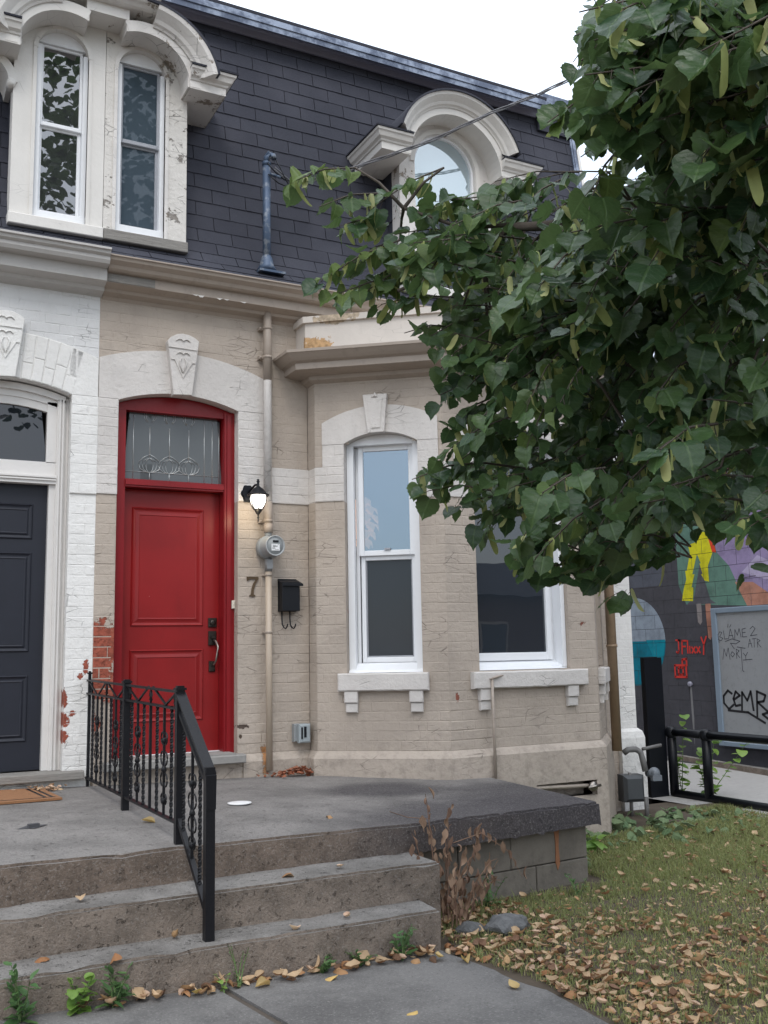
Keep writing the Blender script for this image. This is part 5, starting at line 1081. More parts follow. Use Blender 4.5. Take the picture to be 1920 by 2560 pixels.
s = MB(); s.tube([(6.30, -.30, .50), (6.34, -.32, .53), (6.42, -.33, .53), (6.46, -.35, .50), (6.47, -.36, .44), (6.48, -.38, .33)], .028, 10); s.tube([(6.36, -.30, .32), (6.36, -.30, .10), (6.36, -.30, -.1)], .016, 8); s.tube([(6.48, -.36, .53), (6.72, -.34, .55)], .016, 8)
s.tube([(6.47, -.38, .10), (6.47, -.38, -.12)], .02, 8); s.build('gas_pipe', plain('dull_grey_pipe', (.14, .135, .13), .6, .3, 30, .3, dirt=.4), gm)
dp = thing('drain_pipe', 'tall brown drain pipe between the bay and the white pier', 'pipe', (6.25, -.25, .5))
s = MB(); s.tube([(6.20, -.33, 4.2), (6.20, -.33, .53)], .045, 14); s.build('pipe', m_brownpipe, dp)
s = MB(); s.tube([(6.20, -.33, 1.47), (6.20, -.33, 1.495)], .052, 14); s.tube([(6.20, -.33, 2.9), (6.20, -.33, 2.925)], .052, 14); s.build('pipe_collar', m_brownpipe, dp)
sh = thing('street_building', 'dark brick building across the street, mirrored in the ground floor windows', 'building', (20, -29, -.1))
wm = plain('dark_brown_brick', (.10, .06, .045), .85, .3, 20, .4)
s = MB(); s.box(FM, 7, 34, 26, 36, -.2, 3.6); s.build('wall', wm, sh)
s = MB(); s.add([(6.6, -25.6, 3.6), (34.4, -25.6, 3.6), (34.4, -36.4, 3.6), (6.6, -36.4, 3.6), (9, -31, 5.4), (32, -31, 5.4)], [(0, 1, 5, 4), (1, 2, 5), (2, 3, 4, 5), (3, 0, 4), (0, 3, 2, 1)]); s.build('roof', m_shingle, sh)
for i in range(8):
    for z in (.9,):
        q = MB(); q.box(FM, 8.2+i*3.2, 9.5+i*3.2, 25.9-.0, 25.96, z, z+1.7); q.build('window', m_trim, sh)
        q = MB(); q.box(FM, 8.3+i*3.2, 9.4+i*3.2, 25.86, 25.9, z+.1, z+1.6); q.build('pane', m_glass_scr, sh)
# ------------------------------------------------------------------ small things on the porch
dm = thing('door_mat', 'brown coir door mat with dark stripes in front of the slate door', 'mat', (.85, -.38, land_z(.85, -.38)))
s = MB()
MP = [(.30, -.09), (.30, -.73), (1.235, -.62), (1.18, -.09)]
s.add([(x, y, land_z(x, y)+.002) for x, y in MP]+[(x, y, land_z(x, y)+.016) for x, y in MP], [(0, 1, 2, 3), (4, 7, 6, 5), (0, 4, 5, 1), (1, 5, 6, 2), (2, 6, 7, 3), (3, 7, 4, 0)]); s.build('pile', m_mat, dm)
s = MB()
for f in (.045, .09):
    a, b, c_, d_ = (1.18-f-.02, -.11), (1.235-f-.02, -.56), (1.235-f+.0, -.56), (1.18-f, -.11); s.add([(x, y, land_z(x, y)+.0172) for x, y in (a, b, c_, d_)], [(0, 1, 2, 3)])
s.add([(x, y, land_z(x, y)+.0172) for x, y in ((.3, -.66), (1.2, -.575), (1.2, -.56), (.3, -.645))], [(0, 1, 2, 3)]); s.build('border_stripe', m_blackpaint, dm, fix=False)
s = MB(); z = land_z(2.23, -1.28); s.lathe((2.23, -1.28, z), (0, 0, 1), [(0, .055), (.008, .078), (.012, .078), (.012, .06), (.014, .03)], 24); tag(s.build('white_lid', m_wh), 'round white plastic lid lying on the porch landing', 'lid')
s = MB(); z = land_z(.9, -1.56); s.add([(.82, -1.60, z+.003), (.90, -1.50, z+.006), (1.0, -1.53, z+.004), (.92, -1.62, z+.003)], [(0, 1, 2, 3)]); s.box(Face(.88, -1.57, .2), 0, .06, 0, .03, z+.002, z+.022); tag(s.build('metal_scrap', plain('dull_dark_metal', (.06, .06, .065), .6)), 'small dark metal bracket scrap lying on the porch landing', 'scrap')
def rock(x, y, r, lab):
    bm = bmesh.new(); bmesh.ops.create_icosphere(bm, subdivisions=3, radius=r)
    for v in bm.verts: v.co = Vector((v.co.x*1.3, v.co.y, v.co.z*.7))*(1+.35*noise.noise(v.co*14+Vector((x, y, 0))))
    me = bpy.data.meshes.new('rock'); bm.to_mesh(me); bm.free(); me.materials.append(m_rock); o = bpy.data.objects.new('rock', me); C.objects.link(o); o.location = (x, y, gz(x, y)+r*.25); tag(o, lab, 'rock')
m_rock = plain('mottled_grey_stone', (.11, .11, .11), .9, .8, 90, 1., dirt=.6)
rock(3.25, -2.80, .10, 'mottled grey rock half buried in leaves right of the steps'); rock(3.06, -2.73, .07, 'small bluish rock at the foot of the dead plant by the steps')
# ------------------------------------------------------------------ leaves
def leaf_mesh(name, mat, L=.085, W_=.075, curl=.1, fold=.25, shape='heart', seed=0):
    rnd = random.Random(seed)
    if shape == 'heart': half = [(0, 0), (-.09, .20), (-.06, .36), (.04, .46), (.12, .485), (.20, .54), (.30, .51), (.38, .53), (.48, .46), (.56, .46), (.66, .35), (.72, .33), (.80, .20), (.92, .07), (1.04, .0)]
    elif shape == 'lance': half = [(0, 0), (.12, .16), (.32, .26), (.5, .27), (.7, .20), (.88, .09), (1, 0)]
    elif shape == 'bract': half = [(0, 0), (.08, .4), (.3, .5), (.6, .5), (.85, .45), (.97, .25), (1, 0)]
    else: half = [(0, 0), (.05, .3), (.2, .48), (.45, .52), (.7, .42), (.9, .2), (1, 0)]
    n = len(half); V = []
    def P(t, w_, sg):
        w2 = w_*W_*sg; z = -abs(w2)*fold*-1; x = t*L
        z += -curl*L*(t*t)*1.0+rnd.uniform(-1, 1)*.035*L
        return (x, w2*(1+rnd.uniform(-.06, .06)), z)
    for t, w_ in half: V.append(P(max(t, 0), 0, 1))
    for sg in (1, -1):
        for t, w_ in half[1:-1]: V.append(P(t, w_, sg))
    fs = []; m = n-2
    for b_, sg in ((n, 1), (n+m, -1)):
        ring = [b_+i for i in range(m)]
        fs.append((0, 1, ring[0]) if sg < 0 else (0, ring[0], 1))
        for i in range(m-1):
            q = (i+1, i+2, ring[i+1], ring[i]); fs.append(q if sg < 0 else q[::-1])
        q = (m, m+1, ring[-1]); fs.append(q if sg < 0 else q[::-1])
    me = bpy.data.meshes.new(name); me.from_pydata(V, [], [f[::-1] for f in fs]); me.materials.append(mat)
    at = me.attributes.new('lv', 'FLOAT_VECTOR', 'POINT')
    for i, v in enumerate(me.vertices): at.data[i].vector = (v.co.x/L, v.co.y/W_, 0)
    for p in me.polygons: p.use_smooth = True
    return me
def orient(loc, d, up, s=1., roll=0):
    d = Vector(d).normalized(); y = Vector(up).cross(d)
    if y.length < 1e-3: y = Vector((0, 1, 0)).cross(d)
    y.normalize(); z = d.cross(y); M = Matrix((d, y, z)).transposed().to_4x4()
    return Matrix.Translation(loc) @ M @ Matrix.Rotation(roll, 4, 'X') @ Matrix.Scale(s, 4)
def joined(name, meshes, mats, placed, parent=None):
    """placed: [(mesh, matrix, material index)] baked into one mesh"""
    vs, fs, mi, av = [], [], [], []
    for me, M, k in placed:
        b = len(vs); vs += [tuple(M @ v.co) for v in me.vertices]
        if 'lv' in me.attributes: av += [x for d_ in me.attributes['lv'].data for x in d_.vector]
        else: av += [0]*(3*len(me.vertices))
        for p in me.polygons: fs.append([b+i for i in p.vertices]); mi.append(k)
    m = bpy.data.meshes.new(name); m.from_pydata(vs, [], fs)
    for x in mats: m.materials.append(x)
    m.polygons.foreach_set('material_index', mi); m.polygons.foreach_set('use_smooth', [True]*len(fs))
    m.attributes.new('lv', 'FLOAT_VECTOR', 'POINT').data.foreach_set('vector', av)
    o = bpy.data.objects.new(name, m); C.objects.link(o); adopt(o, parent); return stuff(o)
TW=[(1.50,-4.58,3.19,1.24,-4.63,3.06),(1.61,-4.57,3.12,1.32,-4.66,2.97),(1.62,-4.58,3.00,1.42,-4.65,2.93),(1.76,-4.77,3.16,1.53,-4.66,3.01),(1.89,-4.70,2.96,1.62,-4.69,2.92),(2.02,-4.88,3.03,1.75,-4.78,3.03),(1.90,-4.70,3.11,1.69,-4.74,2.98),(1.98,-4.99,3.07,1.79,-4.90,2.96),(2.13,-5.06,3.09,1.88,-4.91,3.07),(2.31,-5.04,3.14,2.01,-4.93,3.09),(1.62,-4.71,2.89,1.34,-4.63,2.72),(1.69,-4.61,2.79,1.38,-4.64,2.67),(1.68,-4.58,2.95,1.47,-4.60,2.81),(1.78,-4.68,2.88,1.50,-4.60,2.70),(1.81,-4.73,2.70,1.57,-4.63,2.67),(1.87,-4.65,2.62,1.65,-4.65,2.57),(1.86,-4.81,2.60,1.66,-4.77,2.51),(1.98,-4.71,2.56,1.75,-4.69,2.43),(2.01,-4.65,2.43,1.77,-4.68,2.35),(1.96,-4.77,2.35,1.79,-4.67,2.23),(1.97,-4.87,2.26,1.73,-4.74,2.12),(1.95,-4.68,2.12,1.65,-4.68,2.04),(1.90,-4.79,2.00,1.70,-4.70,2.00),(2.18,-4.61,2.01,1.85,-4.66,1.97),(2.18,-4.75,2.08,1.91,-4.68,1.90),(2.15,-4.75,2.00,1.91,-4.80,1.91),(2.06,-4.93,1.86,1.86,-4.98,1.75),(2.21,-4.89,1.72,1.91,-4.99,1.71),(2.21,-5.03,1.78,1.99,-5.04,1.73),(2.28,-5.03,1.75,1.97,-5.14,1.68),(2.31,-5.24,1.74,2.04,-5.17,1.68),(2.24,-5.36,1.63,2.02,-5.27,1.62),(2.33,-5.42,1.86,2.10,-5.32,1.69),(2.36,-5.37,1.82,2.18,-5.36,1.69),(2.43,-5.46,1.66,2.17,-5.46,1.61),(2.52,-5.53,1.69,2.22,-5.48,1.60),(2.45,-5.62,1.75,2.28,-5.52,1.64),(2.46,-5.72,1.79,2.24,-5.62,1.66),(1.78,-5.65,2.99,1.53,-5.66,2.82),(1.75,-5.87,2.71,1.44,-5.82,2.68),(1.75,-5.82,2.80,1.55,-5.76,2.68),(2.00,-5.50,2.94,1.79,-5.56,2.78),(1.54,-6.20,2.83,1.22,-6.17,2.72),(1.52,-6.25,2.75,1.24,-6.17,2.66),(1.47,-6.25,2.60,1.21,-6.19,2.57),(1.55,-6.15,2.75,1.27,-6.16,2.56),(1.62,-6.23,2.65,1.38,-6.11,2.59),(1.56,-5.95,2.92,1.34,-6.01,2.80),(2.35,-4.35,2.48,2.06,-4.40,2.29),(2.04,-4.80,2.54,1.79,-4.83,2.34),(2.12,-5.56,2.38,1.79,-5.59,2.36),(2.53,-4.56,2.26,2.17,-4.58,2.19),(2.28,-5.48,2.24,2.00,-5.50,1.98),(2.03,-5.35,2.80,1.77,-5.32,2.53),(2.85,-4.73,2.60,2.64,-4.73,2.43),(2.76,-4.88,3.22,2.44,-4.92,3.03),(2.15,-5.11,2.59,1.87,-4.96,2.43),(2.34,-5.35,2.35,1.98,-5.29,2.46),(2.79,-4.43,2.11,2.56,-4.44,1.91),(3.02,-4.50,3.10,2.68,-4.42,2.90),(1.58,-6.45,2.87,1.36,-6.45,2.66),(2.45,-4.74,3.16,2.24,-4.65,2.96),(2.29,-5.07,2.15,2.03,-5.16,2.22),(2.33,-5.27,1.77,2.08,-5.22,1.80),(2.10,-5.22,2.45,1.79,-5.19,2.52),(2.25,-5.71,2.36,2.03,-5.70,2.12),(3.29,-4.84,2.04,3.05,-4.76,2.07),(2.74,-4.92,2.64,2.49,-4.95,2.59),(1.57,-6.61,2.63,1.26,-6.43,2.49),(2.66,-5.32,3.03,2.36,-5.29,2.84),(2.62,-5.77,2.74,2.26,-5.66,2.75),(2.51,-5.62,3.56,2.23,-5.59,3.38),(3.25,-4.40,2.20,2.93,-4.39,2.10),(1.88,-5.17,2.90,1.61,-5.05,2.80),(2.70,-5.40,3.64,2.46,-5.35,3.50),(2.00,-5.83,1.88,1.69,-5.83,1.83),(1.65,-6.22,2.79,1.40,-6.14,2.67),(1.95,-5.86,2.39,1.67,-5.91,2.33),(1.67,-6.18,2.87,1.37,-6.12,2.77),(2.55,-5.57,2.02,2.28,-5.43,1.81),(2.31,-5.81,2.50,1.98,-5.89,2.42),(2.33,-5.54,2.12,2.00,-5.45,2.05),(2.33,-5.12,2.00,2.17,-5.06,1.82),(2.54,-5.58,2.29,2.25,-5.68,2.25),(1.74,-6.23,2.59,1.56,-6.29,2.41),(1.95,-5.33,2.69,1.65,-5.35,2.46),(2.23,-5.96,3.18,1.96,-5.85,2.99),(1.94,-5.73,2.22,1.71,-5.81,2.07),(3.02,-4.44,3.19,2.78,-4.49,3.24),(3.36,-4.98,3.02,3.13,-4.86,3.01),(2.02,-5.08,2.57,1.73,-5.06,2.61),(3.33,-4.97,2.63,3.06,-4.96,2.70),(2.19,-4.94,2.77,1.93,-5.03,2.57),(2.22,-4.48,3.04,1.95,-4.41,3.07),(1.59,-6.26,2.56,1.33,-6.36,2.34),(1.59,-6.08,2.73,1.33,-6.16,2.48),(1.87,-5.14,2.35,1.67,-5.05,2.15),(2.08,-5.67,2.11,1.86,-5.56,2.04),(2.32,-5.68,2.37,2.02,-5.65,2.40),(1.86,-5.42,2.31,1.68,-5.46,2.12),(1.88,-6.33,2.71,1.59,-6.33,2.79),(2.04,-5.93,2.00,1.71,-5.97,2.02),(2.65,-5.55,3.42,2.35,-5.39,3.44),(1.52,-6.22,2.78,1.32,-6.19,2.61),(2.23,-5.02,2.01,1.96,-4.92,1.98),(1.66,-6.39,2.56,1.35,-6.26,2.48),(1.88,-6.06,2.25,1.61,-6.10,2.29),(2.35,-5.80,3.11,2.03,-5.87,2.92),(2.05,-5.43,2.48,1.78,-5.28,2.44),(2.24,-4.86,2.58,1.94,-4.95,2.33),(2.78,-4.97,2.53,2.42,-4.97,2.45),(2.37,-5.36,2.57,2.12,-5.30,2.61),(2.63,-4.70,2.54,2.43,-4.63,2.33),(2.36,-5.44,3.57,2.05,-5.52,3.36),(2.01,-5.85,2.47,1.78,-5.77,2.25),(2.59,-5.76,2.54,2.36,-5.67,2.48),(3.08,-4.56,2.14,2.78,-4.42,2.06),(2.81,-4.88,3.00,2.60,-4.80,2.79),(2.20,-5.40,2.10,1.94,-5.31,1.89),(3.02,-5.00,2.11,2.72,-4.98,2.02),(2.52,-5.77,2.85,2.28,-5.65,2.91),(2.10,-5.30,2.54,1.85,-5.31,2.41),(2.14,-5.44,2.35,1.91,-5.52,2.14),(2.31,-5.27,2.09,2.04,-5.24,1.85),(2.91,-4.71,2.44,2.67,-4.80,2.19),(2.13,-5.47,1.71,1.89,-5.37,1.76),(2.35,-4.65,2.93,2.00,-4.58,2.99),(2.18,-4.80,2.71,1.92,-4.67,2.44),(2.18,-5.68,2.22,1.94,-5.63,2.13),(2.33,-5.40,1.95,2.06,-5.43,1.84),(2.19,-5.69,2.56,1.97,-5.68,2.36),(2.74,-5.77,2.42,2.36,-5.69,2.48),(1.77,-6.10,3.01,1.55,-6.17,2.90),(2.09,-5.89,3.11,1.87,-5.97,3.02),(2.47,-4.88,2.07,2.22,-4.93,2.08),(2.81,-4.24,2.35,2.51,-4.24,2.17),(2.89,-4.88,2.41,2.68,-4.76,2.21),(1.61,-6.22,2.78,1.40,-6.31,2.56),(1.95,-4.95,2.77,1.63,-4.81,2.81),(2.75,-5.61,3.20,2.43,-5.50,3.23),(1.97,-6.16,1.79,1.72,-6.08,1.72),(2.85,-4.90,3.24,2.61,-4.99,3.14),(2.22,-5.53,3.52,2.01,-5.53,3.31),(2.55,-4.42,2.07,2.32,-4.29,2.13),(1.42,-6.32,2.73,1.14,-6.38,2.57),(2.23,-4.56,3.09,1.85,-4.54,3.00),(3.22,-4.67,2.01,2.86,-4.51,1.96),(2.65,-5.58,3.49,2.41,-5.63,3.39),(2.15,-5.70,3.11,1.86,-5.75,3.08),(2.28,-5.50,3.17,2.07,-5.53,3.00),(3.00,-4.37,2.31,2.67,-4.36,2.13),(2.07,-6.03,2.72,1.81,-6.04,2.54),(2.14,-5.59,2.34,1.84,-5.57,2.25),(2.34,-4.69,2.88,2.05,-4.73,2.68),(1.70,-6.27,2.67,1.39,-6.17,2.46),(2.41,-5.79,2.82,2.15,-5.71,2.82),(1.74,-6.47,2.54,1.41,-6.45,2.44),(2.93,-5.57,3.32,2.56,-5.45,3.35),(2.70,-4.44,3.12,2.42,-4.39,2.94),(2.24,-5.68,1.97,1.98,-5.62,1.95),(1.91,-6.38,2.49,1.59,-6.22,2.53),(2.14,-5.89,2.76,1.88,-5.94,2.71),(2.26,-5.93,2.78,2.02,-5.83,2.75),(3.50,-4.92,2.23,3.18,-4.87,2.28),(2.66,-5.53,1.97,2.46,-5.44,1.81),(2.25,-5.01,2.15,2.01,-4.95,1.91),(1.93,-5.95,2.50,1.75,-5.93,2.32),(2.32,-5.27,2.68,1.96,-5.22,2.65),(1.92,-5.86,2.37,1.69,-5.89,2.21),(2.28,-5.32,1.91,1.93,-5.32,1.96),(2.15,-4.47,2.90,1.92,-4.54,2.68),(1.76,-6.21,2.62,1.49,-6.31,2.62),(2.61,-5.54,2.60,2.26,-5.45,2.45),(2.14,-5.58,2.20,1.86,-5.56,2.03),(2.16,-4.96,2.70,1.91,-5.05,2.78),(2.30,-5.62,3.17,1.96,-5.64,3.09),(2.52,-4.85,2.33,2.21,-4.90,2.29),(2.29,-4.61,2.87,2.05,-4.48,2.71),(2.34,-4.64,2.11,2.03,-4.70,2.19),(3.02,-4.77,2.83,2.75,-4.84,2.63),(1.97,-5.84,2.81,1.69,-5.87,2.54),(2.01,-5.15,3.01,1.76,-5.18,2.81),(3.07,-4.96,2.72,2.81,-5.02,2.46),(2.39,-4.62,2.76,2.08,-4.58,2.54),(2.54,-5.45,3.45,2.26,-5.40,3.25),(2.09,-5.76,2.39,1.83,-5.85,2.21),(2.44,-5.32,2.52,2.17,-5.36,2.26),(2.51,-5.73,2.79,2.20,-5.66,2.56),(2.77,-5.56,3.27,2.48,-5.44,3.14),(2.44,-4.46,3.12,2.16,-4.53,3.09),(2.20,-5.72,2.88,1.92,-5.64,2.65),(1.57,-6.21,2.77,1.34,-6.18,2.67),(1.87,-5.10,2.78,1.53,-5.00,2.76),(2.33,-5.95,2.83,2.09,-5.86,2.79),(2.29,-5.50,2.66,1.91,-5.53,2.60),(2.09,-5.12,2.00,1.82,-5.04,1.97),(2.32,-5.64,2.74,2.08,-5.64,2.52),(2.39,-4.77,2.62,2.11,-4.65,2.53),(2.21,-4.82,2.15,1.94,-4.82,2.00),(1.49,-6.36,2.57,1.23,-6.37,2.62),(3.07,-4.57,3.16,2.75,-4.65,2.97),(2.53,-4.17,2.43,2.17,-4.27,2.33),(2.45,-5.42,2.19,2.17,-5.37,2.21),(2.39,-5.86,2.70,2.07,-5.86,2.60),(1.62,-6.24,2.76,1.32,-6.16,2.52),(2.06,-4.96,2.40,1.68,-4.93,2.49),(1.71,-4.96,2.82,1.52,-5.00,2.61),(3.23,-5.08,2.12,2.96,-5.00,2.13),(1.68,-6.02,2.46,1.46,-6.08,2.27),(3.13,-4.66,2.51,2.81,-4.65,2.43),(1.79,-5.00,2.78,1.53,-4.94,2.77),(3.39,-5.14,3.10,3.08,-5.06,2.93),(2.87,-4.71,2.12,2.61,-4.56,2.14),(2.44,-5.16,2.49,2.10,-5.28,2.49),(2.48,-5.26,2.41,2.15,-5.29,2.21),(1.99,-5.41,2.53,1.63,-5.37,2.47),(2.22,-5.06,2.20,1.93,-5.08,2.04),(2.41,-4.67,2.74,2.15,-4.67,2.66),(1.78,-6.39,2.94,1.56,-6.33,2.78),(1.85,-6.30,2.44,1.54,-6.18,2.53),(1.98,-5.36,2.80,1.70,-5.32,2.60),(2.92,-4.32,2.32,2.59,-4.29,2.40),(2.74,-4.87,3.31,2.46,-4.96,3.14),(2.71,-4.95,2.51,2.47,-4.96,2.37),(2.09,-4.29,3.06,1.76,-4.40,2.94),(2.54,-4.28,3.02,2.30,-4.37,2.86),(2.98,-4.72,2.83,2.61,-4.68,2.87),(2.99,-4.52,2.80,2.73,-4.39,2.57),(2.57,-5.66,2.24,2.24,-5.69,2.09),(2.91,-4.69,2.24,2.54,-4.65,2.09),(2.23,-5.58,2.47,1.84,-5.55,2.41),(1.80,-6.38,2.36,1.49,-6.36,2.42),(2.19,-6.06,2.77,1.96,-5.96,2.80),(2.32,-5.91,2.81,2.06,-5.89,2.66),(1.60,-6.37,2.86,1.41,-6.26,2.66),(1.81,-6.17,2.55,1.62,-6.19,2.34),(1.76,-5.95,1.97,1.49,-6.04,1.87),(2.49,-5.63,3.23,2.23,-5.72,3.14),(2.40,-5.18,2.85,2.17,-5.15,2.70),(2.14,-5.80,3.27,1.85,-5.72,3.26),(1.87,-6.07,2.50,1.68,-6.06,2.32),(1.98,-6.10,2.28,1.75,-6.10,2.07),(2.79,-5.26,1.87,2.45,-5.39,1.90),(3.19,-4.95,3.20,2.99,-4.90,2.99),(3.56,-4.88,2.12,3.22,-4.78,2.19),(2.79,-4.76,2.04,2.54,-4.70,1.99),(3.29,-5.03,2.54,2.93,-5.13,2.63),(2.65,-5.16,2.42,2.39,-5.11,2.24),(2.02,-6.02,1.74,1.71,-6.04,1.73),(2.45,-4.72,3.15,2.23,-4.69,2.92),(2.76,-5.07,2.10,2.50,-5.10,1.89),(2.27,-4.69,3.25,1.96,-4.58,3.04),(2.77,-5.78,3.14,2.42,-5.71,3.14),(2.33,-4.66,2.95,2.06,-4.58,3.01),(2.32,-4.44,2.87,2.10,-4.48,2.69),(2.05,-4.94,2.37,1.76,-5.02,2.40),(2.87,-5.58,2.18,2.51,-5.46,2.25),(2.24,-5.34,2.42,1.99,-5.30,2.45),(1.65,-6.24,2.93,1.40,-6.22,2.70),(2.33,-4.32,2.59,2.09,-4.39,2.62),(2.48,-4.94,2.86,2.18,-5.01,2.86),(1.91,-6.26,2.92,1.70,-6.25,2.74),(1.92,-6.34,2.53,1.66,-6.22,2.46),(1.73,-6.11,3.12,1.46,-6.06,2.85),(2.66,-5.40,3.15,2.48,-5.32,2.95),(2.40,-5.09,1.85,2.16,-5.14,1.78),(3.11,-5.01,2.60,2.81,-4.97,2.48),(3.26,-4.96,3.17,2.93,-4.85,3.02),(2.10,-5.20,2.66,1.91,-5.26,2.46),(2.38,-5.28,3.66,2.10,-5.27,3.65),(3.41,-5.24,3.43,3.10,-5.12,3.21),(2.43,-5.70,1.91,2.07,-5.80,1.78),(2.26,-4.87,2.73,1.92,-4.97,2.65),(1.75,-6.11,2.44,1.47,-6.05,2.36),(2.76,-4.18,2.30,2.46,-4.18,2.10),(2.58,-4.53,3.16,2.30,-4.45,3.01),(3.05,-4.43,3.37,2.79,-4.53,3.08),(1.62,-6.33,2.65,1.27,-6.33,2.48),(1.94,-5.98,2.37,1.74,-5.95,2.16),(2.05,-6.26,2.83,1.76,-6.14,2.81),(2.05,-4.80,2.26,1.84,-4.70,2.12),(2.78,-5.17,2.61,2.53,-5.17,2.37),(2.10,-5.68,2.41,1.80,-5.60,2.47),(2.78,-5.14,3.01,2.41,-5.24,3.04),(1.71,-6.24,2.68,1.33,-6.22,2.57),(1.87,-6.26,2.95,1.63,-6.17,2.69),(3.09,-4.59,3.53,2.85,-4.61,3.30),(2.62,-5.21,3.35,2.28,-5.25,3.42),(2.67,-5.32,3.01,2.35,-5.15,2.87),(1.90,-5.82,1.90,1.68,-5.78,1.75),(2.88,-5.01,2.35,2.60,-4.96,2.23),(2.63,-5.46,3.53,2.29,-5.46,3.34),(2.11,-4.98,2.74,1.88,-4.98,2.62),(2.37,-5.73,2.53,2.06,-5.66,2.53),(2.16,-5.98,2.87,1.84,-6.06,2.77),(2.30,-5.72,2.94,1.97,-5.59,2.77),(3.09,-4.68,2.72,2.73,-4.58,2.82),(2.59,-4.69,2.77,2.28,-4.66,2.55),(1.95,-5.09,2.52,1.75,-5.09,2.35),(2.78,-5.50,2.22,2.57,-5.41,2.02),(2.03,-6.13,1.91,1.82,-6.02,1.80),(2.20,-4.83,2.75,1.89,-4.93,2.67),(2.13,-5.86,2.85,1.80,-5.92,2.71),(1.81,-6.11,2.97,1.53,-6.10,2.74),(3.28,-4.74,2.12,3.10,-4.66,1.95),(2.80,-5.50,3.19,2.51,-5.40,2.99),(2.71,-4.87,2.77,2.37,-4.90,2.63),(2.19,-5.89,2.16,1.93,-5.96,1.92),(2.28,-4.45,3.07,1.99,-4.33,2.98),(2.23,-5.96,2.95,1.99,-5.88,2.93),(2.19,-6.13,2.99,1.87,-5.95,2.91),(2.51,-5.18,3.16,2.28,-5.22,3.01),(2.62,-5.31,2.60,2.38,-5.26,2.58),(2.89,-5.37,2.58,2.64,-5.39,2.34),(1.63,-6.01,2.73,1.45,-6.08,2.55),(1.97,-6.02,2.94,1.70,-5.92,2.66),(2.59,-4.44,2.02,2.35,-4.47,2.06),(2.01,-5.50,2.46,1.78,-5.53,2.26),(2.90,-5.32,3.14,2.63,-5.38,3.01),(1.80,-6.34,2.62,1.48,-6.30,2.60),(2.26,-5.40,2.82,1.98,-5.32,2.79),(2.83,-4.67,2.60,2.55,-4.56,2.36),(2.69,-5.40,2.62,2.40,-5.49,2.46),(3.20,-5.20,2.32,2.90,-5.19,2.19),(2.92,-5.24,2.29,2.63,-5.16,2.35),(2.25,-4.94,2.62,1.92,-4.87,2.50),(2.79,-5.11,3.30,2.49,-4.94,3.16),(2.90,-4.87,2.91,2.56,-4.81,2.82),(3.23,-4.88,3.01,3.05,-4.79,2.82),(2.43,-5.05,2.53,2.16,-5.11,2.29),(1.80,-6.25,2.88,1.53,-6.27,2.71),(2.52,-5.43,2.40,2.30,-5.33,2.22),(1.94,-6.06,2.65,1.67,-5.95,2.48),(2.88,-4.31,2.17,2.64,-4.22,1.98),(2.08,-6.07,2.21,1.79,-6.08,2.01),(2.48,-4.97,3.12,2.24,-4.99,2.94),(2.71,-4.57,2.39,2.46,-4.56,2.43),(2.51,-4.72,2.76,2.31,-4.78,2.60),(2.12,-5.97,2.26,1.90,-6.04,2.01),(2.42,-5.67,2.23,2.11,-5.80,2.11),(2.80,-5.13,2.85,2.55,-5.10,2.88),(2.33,-5.85,3.05,2.01,-5.95,2.90),(1.81,-6.44,2.57,1.46,-6.35,2.65),(2.53,-5.60,2.58,2.26,-5.60,2.55),(3.53,-4.85,2.56,3.24,-4.77,2.62),(1.70,-6.36,2.62,1.36,-6.44,2.51),(2.53,-5.32,2.84,2.31,-5.20,2.61),(2.16,-5.80,2.41,1.86,-5.89,2.18),(2.22,-4.83,3.12,1.94,-4.71,2.91),(2.44,-5.28,2.57,2.18,-5.28,2.57),(1.69,-6.27,2.83,1.48,-6.32,2.69),(3.09,-5.20,2.13,2.73,-5.19,2.09),(2.40,-5.90,2.42,2.07,-5.91,2.23),(1.73,-6.44,2.39,1.44,-6.33,2.37),(2.34,-4.51,2.12,2.09,-4.37,2.17),(2.59,-5.10,3.03,2.32,-5.13,3.04),(1.77,-6.16,2.78,1.56,-6.05,2.57),(3.24,-4.92,2.63,2.96,-4.99,2.49),(2.14,-5.78,1.99,1.84,-5.69,1.86),(1.81,-6.21,2.69,1.61,-6.14,2.55),(2.84,-4.93,2.70,2.58,-4.79,2.77),(2.35,-4.49,2.89,2.05,-4.34,2.70),(2.91,-4.85,1.90,2.57,-4.75,1.91),(2.64,-4.89,2.14,2.29,-4.80,2.05),(2.18,-5.84,2.55,1.93,-5.81,2.35),(3.04,-4.49,3.03,2.78,-4.59,2.79),(2.56,-4.50,2.63,2.31,-4.43,2.67),(1.62,-6.21,2.93,1.36,-6.25,2.76),(2.63,-5.31,3.53,2.43,-5.40,3.31),(3.22,-4.97,3.08,2.89,-4.83,2.94),(2.10,-4.57,2.91,1.85,-4.66,2.69),(2.55,-5.31,2.01,2.27,-5.24,1.77),(1.98,-5.48,1.98,1.79,-5.48,1.79),(2.24,-4.67,2.25,1.98,-4.72,2.20),(2.15,-5.72,2.42,1.77,-5.60,2.49),(2.84,-4.97,2.08,2.60,-4.99,1.89),(2.59,-4.76,2.24,2.26,-4.82,2.22),(1.82,-5.94,3.19,1.59,-5.83,3.07)]
LM = [leaf_mesh('leaf', m_leaf, .070, .073, rr(-.35, .7), rr(-.2, .9), 'heart', i) for i in range(12)]; LM2 = [leaf_mesh('leaf', m_leaf2, .066, .066, rr(-.35, .7), rr(-.1, .8), 'heart', i+40) for i in range(5)]
BM = [leaf_mesh('bract', m_bract, .072, .018, rr(-.2, .4), rr(.1, .5), 'bract', i+20) for i in range(4)]
tree = thing('linden_tree', 'leafy green linden tree overhanging the bay and the lawn from the right', 'tree', (3.6, -6.2, -.07))
s = MB()
